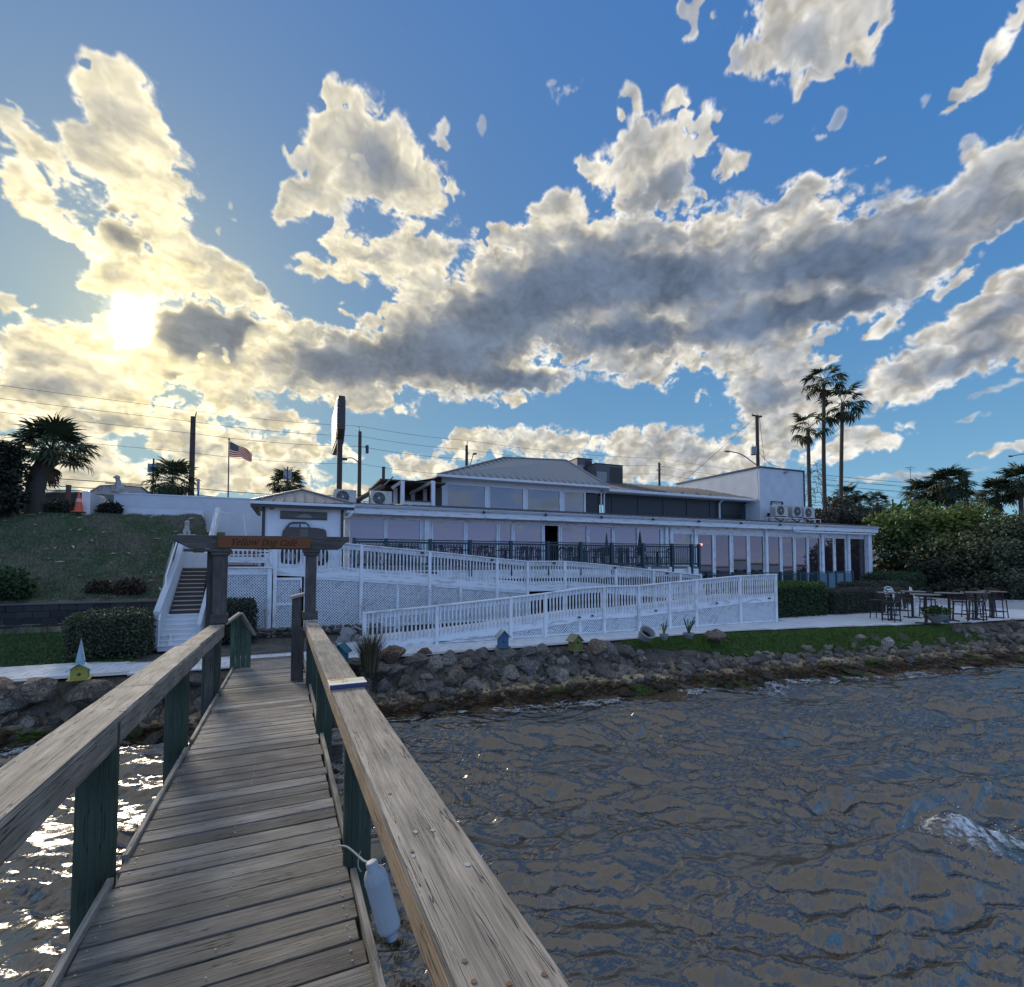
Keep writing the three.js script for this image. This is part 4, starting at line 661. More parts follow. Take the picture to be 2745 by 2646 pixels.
{
  rnd = mulberry(63);
  const l = thing('screened_gallery', 'low upper gallery with dark screened openings in teal frames under a pale seamed roof', 'building', V(24, 5.9, -30));
  const GZ = -26.2, gx = (px) => onZ(px, 1360, GZ).x;
  const d = [1621, 1642, 1712, 1779, 1842, 1904, 1921];
  for (let i = 0; i < d.length - 1; i++) kit().lim(gx(d[i]) + 0.04, gx(d[i + 1]) - 0.04, 6.0, 7.33, GZ - 0.05, GZ - 0.01).build('screen', M.screen, l);
  for (const px of d) kit().lim(gx(px) - 0.05, gx(px) + 0.05, 6.0, 7.36, GZ - 0.07, GZ + 0.03).build('mullion', M.teal, l);
  kit().lim(gx(1621), gx(2010), 7.30, 7.42, GZ - 0.1, GZ + 0.02).lim(gx(1925), gx(2008), 5.9, 7.30, GZ - 0.09, GZ - 0.03).build('wall', M.teal, l);
  { const f = kit().lim(gx(1936), gx(1988), 6.05, 7.15, GZ - 0.029, GZ - 0.015).build('window', M.screen, l); kit().lim(gx(1938), gx(1986), 6.05, 6.5, GZ - 0.012, GZ - 0.004).build('pane', M.black, f); }
  kit().rod(V(gx(1925), 6.0, GZ + 0.12), V(gx(1925), 7.2, GZ + 0.12), 0.06).tube([V(gx(1925), 7.2, GZ + 0.12), V(gx(1927), 7.34, GZ + 0.2), V(gx(1932), 7.5, GZ + 0.5)], 0.06, 8, 10).build('downpipe', M.whiteFar, l);
  const a = V(17.4, 7.62, -25.55), b = V(29.75, 7.58, -25.55), c = V(28.3, 8.75, -29.4), e = V(18.4, 8.75, -29.4), f = V(17.4, 7.62, -33), g = V(29.75, 7.58, -33);
  kit().faces([[a, b, c, e], [b, g, c], [g, f, e, c], [f, a, e]]).build('roof', M.metalRoof, l);
  for (let i = 0; i < 26; i++) { const sx = lerp(17.6, 29.4, i / 25), q = Math.min(1, (29.75 - sx) / 1.45, (sx - 17.4) / 1.0 + 0.3); kit().bar(V(sx, 7.63, -25.53), V(sx, lerp(7.61, 8.77, q), lerp(-25.55, -29.4, q)), 0.035, 0.045).build('roof_seam', M.roofSeam, l); }
  kit().lim(17.4, 29.8, 7.44, 7.6, -25.56, -25.44, 0.02).lim(17.4, 29.75, 7.42, 7.46, -26.15, -25.57).build('gutter', M.whiteFar, l);
  for (const px of [1781, 1832, 1871, 1907]) { const p = onZ(px, 1330, -25.6); kit().box(p.x, 7.74, -25.75, 0.26, 0.1, 0.16, { round: 0.02 }).build('roof_vent', M.grey, l); }
}
{
  rnd = mulberry(64);
  const s = thing('terrace_shelter', 'open roof terrace with brown gabled roof and white posts left of the upper dining room', 'shelter', V(5, 5.8, -26));
  const brown = std({ color: lin(0.085, 0.062, 0.05), roughness: 0.85 });
  const p = (x, y, z = -24) => onZ(500 + x / 2.8, 1000 + y / 2.8, z);
  const a = p(1475, 848), b = p(1545, 785), c = p(1900, 783, -25.2), e = p(1270, 955, -23.6);
  kit().faces([[a, V(7.02, c.y + 0.02, -24.9), V(7.02, c.y + 0.35, -29), V(b.x + 0.2, b.y + 0.35, -29), b]]).lim(a.x - 0.05, 7.0, b.y - 0.06, b.y + 0.02, -28.8, -24.6).build('roof', brown, s);
  kit().bar(a, b, 0.5, 0.06).bar(V(e.x, e.y, -24.6), a, 0.6, 0.07).bar(V(e.x + 0.9, e.y + 0.02, -28), V(a.x + 0.4, a.y, -28), 0.6, 0.07).build('roof_edge', std({ color: lin(0.22, 0.19, 0.17), roughness: 0.8 }), s);
  for (const [x, yt, z] of [[1620, 810, -24], [1850, 812, -24], [1405, 880, -24.4], [1568, 865, -26], [1790, 870, -26.5], [1700, 880, -27]]) { const q = p(x, 900, z), t = p(x, yt, z); kit().lim(q.x - 0.09, q.x + 0.09, 5.8, t.y, z - 0.09, z + 0.09, 0.008).build('post', M.whiteFar, s); }
  { const q0 = p(1620, 810), q1 = p(1540, 865), r0 = p(1850, 815), r1 = p(1680, 905, -26); kit().bar(q0, q1, 0.1, 0.14).bar(r0, r1, 0.1, 0.14).build('brace', std({ color: lin(0.40, 0.38, 0.36), roughness: 0.7 }), s); }
  kit().lim(p(1632, 0).x, p(1840, 0).x, 5.85, p(1700, 965).y, -24.06, -23.98).build('parapet', std({ color: lin(0.60, 0.60, 0.58), roughness: 0.8 }), s);
  kit().lim(p(1632, 0).x, p(1840, 0).x, p(1700, 964).y, p(1700, 955).y, -24.1, -23.94).build('parapet_cap', M.trim, s);
  kit().lim(p(1380, 0, -28.5).x, p(1905, 0, -28.5).x, 5.8, p(1700, 880, -28.5).y, -28.6, -28.5).build('back_wall', std({ color: lin(0.16, 0.13, 0.12), roughness: 0.9 }), s);
  kit().lim(p(1862, 0, -25.6).x, 7.1, 5.8, 7.1, -25.85, -25.7).build('side_wall', brown, s);
}
{
  rnd = mulberry(65);
  const b = thing('white_annex', 'tall windowless white block with dark roof edging behind the right end of the gallery', 'building', V(31.7, LAND, -29));
  kit().lim(29.5, 33.9, 0.9, 9.72, -33.2, -25).build('wall', M.stucco, b);
  kit().lim(29.42, 33.98, 9.723, 9.82, -33.3, -24.92, 0.01).build('roof_edge', M.trim, b);
  kit().lim(33.9, 33.98, 6.2, 9.72, -25.1, -24.93).build('corner_trim', M.trim, b);
  const wn = windowAt(b, 30.55, 31.6, 6.72, 7.38, -24.95, { frame: 0.05, glass: M.shade, mat: M.trim }); kit().lim(31.05, 31.08, 6.72, 7.38, -24.953, -24.93).build('bar', M.whiteFar, wn);
  kit().tube([V(29.42, 9.6, -25.15), V(29.42, 7.5, -25.15), V(29.42, 7.3, -25.5), V(29.42, 7.25, -29)], 0.04, 6, 30).build('pipe', M.stucco, b);
  kit().box(30.2, 6.45, -24.9, 0.16, 0.26, 0.12, { round: 0.02 }).rod(V(30.2, 6.3, -24.93), V(30.2, 5.9, -24.93), 0.02).build('meter_box', M.black, b);
  kit().box(32.0, 9.55, -24.85, 0.28, 0.12, 0.16, { round: 0.02, rz: 0.2 }).build('flood_lamp', M.grey, b);
}
// entrance hut with its hipped metal roof
{
  rnd = mulberry(66);
  const e = thing('entrance_hut', 'small white entrance hut with hipped metal roof behind the gateway', 'hut', V(0.3, FLOOR, -21.2));
  const p = (x, y, z = -20) => onZ(500 + x / 2.8, 1000 + y / 2.8, z);
  kit().lim(-1.0, 1.63, FLOOR, 5.2, -22.6, -20).build('wall', M.whiteFar, e);
  for (const x of [-1.02, 1.65]) kit().lim(x - 0.05, x + 0.05, FLOOR, 5.15, -20.06, -19.94).build('corner_board', M.trim, e);
  const E0 = V(-1.4, 5.30, -19.6), E1 = V(2.03, 5.34, -19.6), E2 = V(2.03, 5.34, -23.6), E3 = V(-1.4, 5.30, -23.6), R = p(865, 878, -21.6), R2 = V(R.x + 0.1, R.y, -21.9);
  kit().faces([[E0, E1, R], [E1, E2, R2, R], [E2, E3, R2], [E3, E0, R, R2]]).build('roof', M.metalRoof, e);
  for (let i = 1; i < 10; i++) { const x = lerp(-1.4, 2.03, i / 10), f = x < R.x ? (x + 1.4) / (R.x + 1.4) : (2.03 - x) / (2.03 - R.x); kit().bar(V(x, 5.335, -19.58), V(lerp(x, R.x, 0.0), lerp(5.32, R.y, f) + 0.02, lerp(-19.6, -21.6, f)), 0.03, 0.04).build('roof_seam', M.roofSeam, e); }
  kit().bar(E0.clone().add(V(0, 0.03, 0)), R.clone().add(V(0, 0.03, 0)), 0.12, 0.05).bar(R.clone().add(V(0, 0.03, 0)), E1.clone().add(V(0, 0.03, 0)), 0.12, 0.05).build('ridge_cap', M.metalRoof, e);
  kit().lim(-1.42, 2.05, 5.20, 5.30, -19.66, -19.54).build('fascia', M.whiteFar, e);
  kit().lim(-1.42, 2.05, 5.10, 5.198, -19.72, -19.6).lim(-1.42, -1.3, 5.10, 5.25, -23.5, -19.73).build('gutter', M.trim, e);
  const cv = document.createElement('canvas'); cv.width = 512; cv.height = 108; const c = cv.getContext('2d'); c.fillStyle = '#5c5d58'; c.fillRect(0, 0, 512, 108);
  for (let i = 0; i < 260; i++) { const t = rr(70, 135); c.fillStyle = `rgba(${t},${t},${t * 0.92},0.2)`; c.fillRect(rr(0, 512), rr(0, 108), rr(10, 120), rr(2, 9)); }
  c.fillStyle = 'rgba(168,170,165,0.55)'; c.beginPath(); c.moveTo(150, 86); c.lineTo(225, 44); c.lineTo(268, 30); c.lineTo(330, 52); c.lineTo(350, 84); c.fill(); c.fillStyle = 'rgba(60,60,58,0.5)'; c.fillRect(0, 84, 512, 24);
  const tx = new THREE.CanvasTexture(cv); tx.colorSpace = THREE.SRGBColorSpace; const q0 = p(703, 1033, -19.96), q1 = p(1055, 1105, -19.96);
  const bd = kit().lim(q0.x, q1.x, q1.y, q0.y, -19.998, -19.955), P = bd.g[0].attributes.position, U = bd.g[0].attributes.uv; for (let i = 0; i < P.count; i++) U.setXY(i, (P.getX(i) - q0.x) / (q1.x - q0.x), (P.getY(i) - q1.y) / (q0.y - q1.y));
  tag(bd.build('picture_board', std({ map: tx, roughness: 0.8 }), scene), 'long grey faded picture board high on the entrance hut wall', 'sign');
  kit().tube([p(625, 1015, -19.96), p(640, 1022, -19.9), p(655, 1016, -19.96)], 0.03, 6, 12).build('wall_ornament', std({ color: lin(0.4, 0.22, 0.15), roughness: 0.7 }), e);
}
// cut-out board of an old pickup on the hut wall
{
  rnd = mulberry(67);
  const t = thing('truck_cutout', 'dark wooden cutout of a vintage pickup truck mounted on the entrance hut wall', 'cutout', V(0.3, FLOOR, -19.9));
  const p = (x, y) => { const q = onZ(500 + x / 2.8, 1000 + y / 2.8, -19.9); return [q.x, q.y]; };
  const rust = std({ color: lin(0.10, 0.082, 0.075), map: scaled(soft, 0.5, 0.5), roughness: 0.85 });
  kit().slab([p(712, 1330), p(714, 1240), p(722, 1185), p(740, 1165), p(748, 1150), p(772, 1124), p(800, 1117), p(890, 1117), p(915, 1135), p(928, 1160), p(985, 1163), p(1030, 1172), p(1047, 1185), p(1052, 1230), p(1050, 1330)].reverse(), -19.93, -19.88, 0.006).build('board', rust, t);
  const paint = (name, pts, z, m) => kit().slab(pts.map(([x, y]) => p(x, y)).reverse(), -19.885, z, 0.002).build(name, m, t);
  paint('cab_window', [[766, 1156], [782, 1136], [846, 1132], [846, 1158]], -19.868, std({ color: lin(0.30, 0.34, 0.38), roughness: 0.5 }));
  paint('cab_window', [[858, 1132], [898, 1134], [918, 1158], [858, 1158]], -19.868, std({ color: lin(0.42, 0.47, 0.52), roughness: 0.5 }));
  paint('door', [[852, 1172], [912, 1172], [918, 1250], [852, 1250]], -19.870, std({ color: lin(0.13, 0.125, 0.12), roughness: 0.85 }));
  for (const x of [780, 995]) { const q = onZ(500 + x / 2.8, 1000 + 1290 / 2.8, -19.86); kit().add(new THREE.CylinderGeometry(0.36, 0.36, 0.03, 26).rotateX(Math.PI / 2), new THREE.Matrix4().setPosition(q.x, FLOOR + 0.42, -19.866)).build('wheel', M.black, t); kit().add(new THREE.CylinderGeometry(0.17, 0.17, 0.02, 20).rotateX(Math.PI / 2), new THREE.Matrix4().setPosition(q.x, FLOOR + 0.42, -19.846)).build('hub_cap', std({ color: lin(0.22, 0.2, 0.19), roughness: 0.8 }), t); }
}

// ------------------------------------------------------------------ decks, ramps and railings
const WHITES = [[0.80, 0.815, 0.84], [0.74, 0.755, 0.775], [0.83, 0.84, 0.86], [0.70, 0.70, 0.69]].map((c) => std({ color: lin(...c), map: scaled(grime, 1.1, 1.3), roughness: 0.6 }));
function lattice(parent, x0, x1, bottom, top, z, { rim = 0.07, pitch = 0.084, slat = 0.028 } = {}) {      // bottom and top are heights along x
  const K = kit();
  for (const dir of [1, -1]) for (let c = -12; c < 60; c += pitch * 1.0) {
    // the line y = dir * (x - x0) + offset, cut by the panel's limits
    const off = dir > 0 ? c - 6 : c - 3; let a = null, b = null;
    for (let i = 0; i <= 60; i++) { const x = lerp(x0, x1, i / 60), y = dir * (x - x0) + off; if (y > bottom(x) && y < top(x)) { if (!a) a = V(x, y, 0); b = V(x, y, 0); } }
    if (!a || b.x - a.x < 0.03) continue; const zz = z + (dir > 0 ? 0.006 : -0.006); a.z = b.z = zz; K.bar(a, b, 0.008, slat);
  }
  if (!K.g.length) return;
  K.build('lattice', M.white, parent, 'stuff');
  for (const [a, b] of [[V(x0, bottom(x0) + rim / 2, z + 0.022), V(x1, bottom(x1) + rim / 2, z + 0.022)], [V(x0, top(x0) - rim / 2, z + 0.022), V(x1, top(x1) - rim / 2, z + 0.022)]]) kit().bar(a, b, 0.03, rim).build('lattice_rim', M.white, parent);
}
// a picket fence: posts, boards at top and foot, and pickets laid over them
function pickets(parent, line, z, { high = 0.80, posts, step = 0.112, from, to, gaps = [], cap = true, mat = M.white, postTo, face = 1 }) {
  const xs = line.map((p) => p[0]), x0 = from ?? xs[0], x1 = to ?? xs[xs.length - 1], top = along(line);
  const seg = [x0, ...xs.filter((x) => x > x0 && x < x1), x1];
  for (let i = 0; i + 1 < seg.length; i++) {
    const a = seg[i], b = seg[i + 1]; if (b - a < 0.05) continue;
    if (cap) kit().bar(V(a, top(a) - 0.018, z), V(b, top(b) - 0.018, z), 0.15, 0.036, 0.004).build('top_rail', mat, parent);
    kit().bar(V(a, top(a) - 0.115, z - 0.035 * face), V(b, top(b) - 0.115, z - 0.035 * face), 0.03, 0.15).build('top_board', mat, parent);
    kit().bar(V(a, top(a) - high + 0.04, z - 0.035 * face), V(b, top(b) - high + 0.04, z - 0.035 * face), 0.03, 0.17).build('foot_board', mat, parent);
  }
  const pk = boxG(0.042, high - 0.04, 0.032), base = V(0, 0, 0); let o = parent; while (o && o !== scene) { base.add(o.position); o = o.parent; }
  for (let x = x0 + step * 0.6; x < x1 - 0.03; x += step) { if (posts.some((q) => Math.abs(q - x) < 0.075)) continue; const m = piece('baluster', pk, mat === M.white ? WHITES[Math.floor(rnd() * 4)] : mat, parent, V(x, top(x) - 0.04 - (high - 0.04) / 2 + 0.0, z).sub(base)); m.rotation.z = rr(-0.008, 0.008); }
  for (const x of posts) kit().lim(x - 0.05, x + 0.05, postTo(x), top(x) - 0.037, z - 0.025 * face, z + 0.06 * face, 0.005).build('post', mat, parent);
}
{
  rnd = mulberry(68);
  // lower run, climbing to the right
  const r = thing('lower_ramp', 'lower run of the white wheelchair ramp rising to the right above the path', 'ramp', V(9, LAND, -14.2));
  const line = [[1.6, 1.87], [3.58, 1.99], [5.75, 2.15], [6.82, 2.24], [8.1, 2.37], [8.93, 2.41], [10.26, 2.41], [11.51, 2.49], [12.66, 2.56], [14.7, 2.68], [16.56, 2.72]], top = along(line), Z0 = -13.4;
  const posts = [1.68, 3.58, 5.75, 6.82 + 0.05, 8.93, 10.26, 11.51, 12.66, 14.7, 16.5];
  pickets(r, line, Z0, { posts, postTo: () => LAND - 0.1, high: 0.84 });
  for (let i = 0; i + 1 < line.length; i++) { const [a, b] = [line[i], line[i + 1]], low = (x) => Math.max(LAND, top(x) - 0.99);
    kit().bar(V(a[0], top(a[0]) - 0.90, Z0 - 0.025), V(b[0], top(b[0]) - 0.90, Z0 - 0.025), 0.04, 0.17).build('fascia', M.white, r);
    if (a[0] > 3.4) lattice(r, a[0] + 0.05, b[0] - 0.05, () => LAND + 0.01, (x) => top(x) - 0.97, Z0 - 0.03, { rim: 0.05 });
    kit().faces([[V(a[0], top(a[0]) - 0.84, Z0 - 0.06), V(b[0], top(b[0]) - 0.84, Z0 - 0.06), V(b[0], top(b[0]) - 0.84, -15.0), V(a[0], top(a[0]) - 0.84, -15.0)]]).build('walkway', M.whiteFar, r);
  }
  for (const [x] of line.slice(1, -1)) kit().lim(x - 0.055, x + 0.055, LAND, top(x) - 0.97, Z0 - 0.05, Z0 - 0.012).build('lattice_post', M.white, r);
  kit().slab([[1.6, LAND - 0.02], [3.5, LAND - 0.02], [3.5, 1.12], [1.6, 1.0]], -13.47, -13.42).build('kick_wall', M.white, r);
  kit().lim(16.52, 16.58, LAND - 0.05, 1.86, -15.0, Z0 - 0.06).build('end_wall', M.white, r);
  for (const px of [1552, 1587, 1757, 1921, 2062]) { const q = onZ(px, 1640, Z0), y = top(q.x) - 0.86; kit().add(new THREE.SphereGeometry(0.05, 10, 6, 0, 6.29, 0, 1.57), new THREE.Matrix4().setPosition(q.x, y - 0.05, Z0 + 0.03)).build('ramp_light', M.black, r); }
  kit().lim(3.0, 16.4, LAND - 0.05, 1.3, -14.95, -14.9).build('shade_backing', M.dark, r);  // added dark sheet standing in for the shade under the lower ramp
  // tubs stored behind the skirting
  for (const [px0, px1, c] of [[1598, 1640, [0.15, 0.3, 0.55]], [1650, 1690, [0.5, 0.5, 0.3]], [1790, 1830, [0.45, 0.43, 0.22]]]) { const a = onZ(px0, 1650, -13.9), b = onZ(px1, 1650, -13.9); const s = thing('storage_tub', c[2] > 0.5 ? 'blue plastic tub half hidden behind the ramp lattice' : c[1] > 0.48 ? 'pale yellow tub behind the lattice beside the blue one' : 'dull yellow tub behind the lattice under the middle of the ramp', 'tub', V((a.x + b.x) / 2, LAND, -13.95)); const w = b.x - a.x; piece('body', new THREE.CylinderGeometry(w * 0.5, w * 0.42, 0.34, 20, 1), std({ color: lin(...c), roughness: 0.5 }), s, V(0, 0.17, 0)); piece('lid', new THREE.CylinderGeometry(w * 0.53, w * 0.53, 0.03, 20, 1), std({ color: lin(...c.map((v) => v * 0.8)), roughness: 0.5 }), s, V(0, 0.355, 0)); }
}
{
  rnd = mulberry(69);
  // upper run, climbing back to the left
  const r = thing('upper_ramp', 'upper run of the white wheelchair ramp over the tall lattice wall up to the deck', 'ramp', V(7, LAND, -17.5));
  const line = [[-0.58, 3.90], [1.38, 3.78], [4.2, 3.55], [6.72, 3.31], [7.94, 3.21], [9.52, 3.21], [11.02, 3.10], [13.77, 2.84], [16.4, 2.60]], top = along(line), Z0 = -17;
  const posts = [-0.52, 2.02, 4.28, 6.76, 7.98, 9.55, 11.9, 13.77, 15.2, 16.35];
  pickets(r, line, Z0, { posts, postTo: () => LAND - 0.1, high: 0.90, step: 0.118 });
  for (let i = 0; i + 1 < line.length; i++) { const [a, b] = [line[i], line[i + 1]];
    kit().bar(V(a[0], top(a[0]) - 1.03, Z0 - 0.02), V(b[0], top(b[0]) - 1.03, Z0 - 0.02), 0.05, 0.22).build('fascia', M.white, r);
    kit().faces([[V(a[0], top(a[0]) - 0.92, Z0 - 0.06), V(b[0], top(b[0]) - 0.92, Z0 - 0.06), V(b[0], top(b[0]) - 0.92, -18.6), V(a[0], top(a[0]) - 0.92, -18.6)]]).build('walkway', M.whiteFar, r);
  }
  kit().lim(-2.2, 16.3, LAND - 0.05, 2.0, -18.6, -18.5).lim(-2.2, 5, 1.9, 2.8, -18.6, -18.5).lim(-2.2, 16.3, LAND - 0.03, LAND, -18.5, -17.12).build('shade_backing', M.dark, r);  // added dark wall and floor: shade behind the lattice put into their colour
  const foot = () => LAND + 0.08, head = (x) => top(x) - 1.14;
  const cuts = [0.27, 0.62, 2.0, 3.2, 4.26, 5.4, 6.75, 7.95];
  for (let i = 0; i + 1 < cuts.length; i++) { lattice(r, cuts[i] + 0.03, cuts[i + 1] - 0.03, foot, head, Z0 - 0.05); kit().lim(cuts[i + 1] - 0.045, cuts[i + 1] + 0.045, LAND, head(cuts[i + 1]), Z0 - 0.05, Z0 + 0.0).build('lattice_post', M.white, r); }
  kit().lim(-0.58, 16.4, LAND - 0.05, LAND + 0.075, Z0 - 0.09, Z0 - 0.02).build('plinth', M.grey, r);
  // lattice door
  const d = kit().lim(-0.56, -0.50, 1.08, 2.68, Z0 - 0.03, Z0 + 0.02).lim(0.18, 0.24, 1.08, 2.68, Z0 - 0.03, Z0 + 0.02).lim(-0.5, 0.18, 1.08, 1.16, Z0 - 0.03, Z0 + 0.02).lim(-0.5, 0.18, 2.6, 2.68, Z0 - 0.03, Z0 + 0.02).lim(-0.5, 0.18, 1.83, 1.90, Z0 - 0.03, Z0 + 0.02).build('door', M.white, r);
  { const K = kit(); for (const dir of [1, -1]) for (let c = -3; c < 4; c += 0.082) { let a = null, b = null; for (let i = 0; i <= 40; i++) { const x = lerp(-0.5, 0.18, i / 40), y = dir * x + c + 1.5; if (y > 1.16 && y < 2.6) { a ??= V(x, y, 0); b = V(x, y, 0); } } if (a && b.x - a.x > 0.03) { a.z = b.z = Z0 - 0.012 + dir * 0.006; K.bar(a, b, 0.008, 0.028); } } K.build('lattice', M.white, d, 'stuff'); }
  kit().lim(0.19, 0.22, 2.12, 2.36, Z0 + 0.021, Z0 + 0.05, 0.006).build('handle', M.black, d);
  for (const px of [1131, 1318, 1484, 1786, 1647]) { const q = onZ(px, 1500, Z0); kit().box(q.x, top(q.x) - 0.09, Z0 + 0.06, 0.10, 0.06, 0.08, { round: 0.015 }).build('rail_light', M.black, r); }
}
{
  rnd = mulberry(70);
  // the flat landing at the head of the stairs
  const l = thing('white_landing', 'white picket landing over tall lattice between the stairs and the ramp', 'landing', V(-1.2, LAND, -17.5));
  const line = [[-2.3, 3.92], [-0.62, 3.90]]; pickets(l, line, -17, { posts: [-2.26, -0.66], postTo: () => LAND - 0.1, high: 0.72, step: 0.118 });
  kit().lim(-2.3, -0.6, 2.90, 3.0, -17.09, -17.0).lim(-2.3, -0.6, 2.98, 3.02, -17.03, -16.93).build('fascia', M.white, l);
  lattice(l, -2.25, -0.74, () => LAND + 0.08, () => 2.92, -17.05, { rim: 0.14 });
  kit().lim(-2.3, 1.9, FLOOR - 0.12, FLOOR, -23, -17.1).build('walkway', M.whiteFar, l);
  kit().lim(-0.74, -0.6, LAND, 2.95, -17.1, -16.98).build('corner_post', M.white, l);
  kit().lim(-2.3, -0.6, LAND - 0.03, LAND + 0.078, -17.1, -17.0).build('plinth', M.grey, l);
}
function darkRail(parent, x0, x1, floor, top, z, posts) {
  kit().bar(V(x0, top - 0.02, z), V(x1, top - 0.02, z), 0.13, 0.04, 0.005).build('top_rail', M.teal, parent);
  kit().bar(V(x0, top - 0.12, z), V(x1, top - 0.12, z), 0.04, 0.08).build('top_board', M.teal, parent);
  kit().bar(V(x0, floor + 0.1, z), V(x1, floor + 0.1, z), 0.04, 0.09).build('foot_board', M.teal, parent);
  const h = top - floor - 0.2, pk = boxG(0.036, h, 0.036), base = V(0, 0, 0); let o = parent; while (o && o !== scene) { base.add(o.position); o = o.parent; }
  for (let x = x0 + 0.07; x < x1; x += 0.125) piece('baluster', pk, M.teal, parent, V(x, floor + 0.1 + h / 2, z).sub(base));
  for (const x of posts) kit().lim(x - 0.065, x + 0.065, floor - 0.4, top + 0.03, z - 0.08, z + 0.07, 0.006).build('post', M.teal, parent);
}
{
  rnd = mulberry(71);
  const d = thing('dining_deck', 'long dining deck with dark teal railing in front of the upper windows', 'deck', V(10.5, LAND, -21.4));
  darkRail(d, 2.1, 19.2, FLOOR + 0.02, 4.06, -20, [2.1, 3.3, 5.05, 6.75, 8.6, 10.4, 12.1, 13.8, 15.6, 17.4, 18.65, 19.15]);
  kit().lim(1.95, 19.25, FLOOR - 0.12, FLOOR, -22.95, -19.98).build('floor', std({ color: lin(0.18, 0.16, 0.15), roughness: 0.8 }), d);
  kit().lim(1.95, 19.25, 2.45, FLOOR - 0.122, -20.06, -19.96).build('fascia', M.white, d);
  for (const x of [13.2, 14.6, 15.9, 17.2, 18.4]) kit().lim(x - 0.07, x + 0.07, 2.4, FLOOR - 0.03, -19.955, -19.87).build('fascia_batten', M.white, d);
  kit().lim(1.95, 19.25, LAND, 2.44, -20.9, -20.8).build('shade_backing', M.dark, d);  // dark sheet in place of the shade beneath the deck
  const g = thing('terrace_rail', 'lower terrace with dark teal railing and solid panels in front of the tall windows', 'deck', V(26, LAND, -21.4));
  darkRail(g, 19.6, 28.1, LOWFLOOR, 2.60, -20, [19.7, 21.5, 23.4, 25.05, 26.6, 28.05]);
  kit().lim(19.3, 37.3, LOWFLOOR - 0.14, LOWFLOOR, -22.9, -19.9).lim(31.2, 33.4, 0.95, 1.2, -19.85, -19.3, 0.01).build('floor', M.whiteFar, g);
  for (const x of [28.2, 29.0, 29.75, 30.5, 31.25]) kit().lim(x - 0.06, x + 0.06, LOWFLOOR - 0.3, 2.64, -20.05, -19.93, 0.006).build('post', M.teal, g);
  for (const x of [28.2, 29.0, 29.75, 30.5]) kit().lim(x + 0.06, x + (x > 30.4 ? 0.69 : x < 28.5 ? 0.74 : 0.69), LOWFLOOR + 0.05, 2.52, -20.02, -19.98).build('rail_panel', std({ color: lin(0.10, 0.19, 0.24), roughness: 0.6 }), g);
  kit().bar(V(28.1, 2.58, -20), V(31.3, 2.58, -20), 0.13, 0.04).build('top_rail', M.teal, g);
  kit().lim(19.3, 31.3, LAND - 0.1, LOWFLOOR - 0.145, -20.0, -19.94).build('fascia', M.whiteFar, g);
}

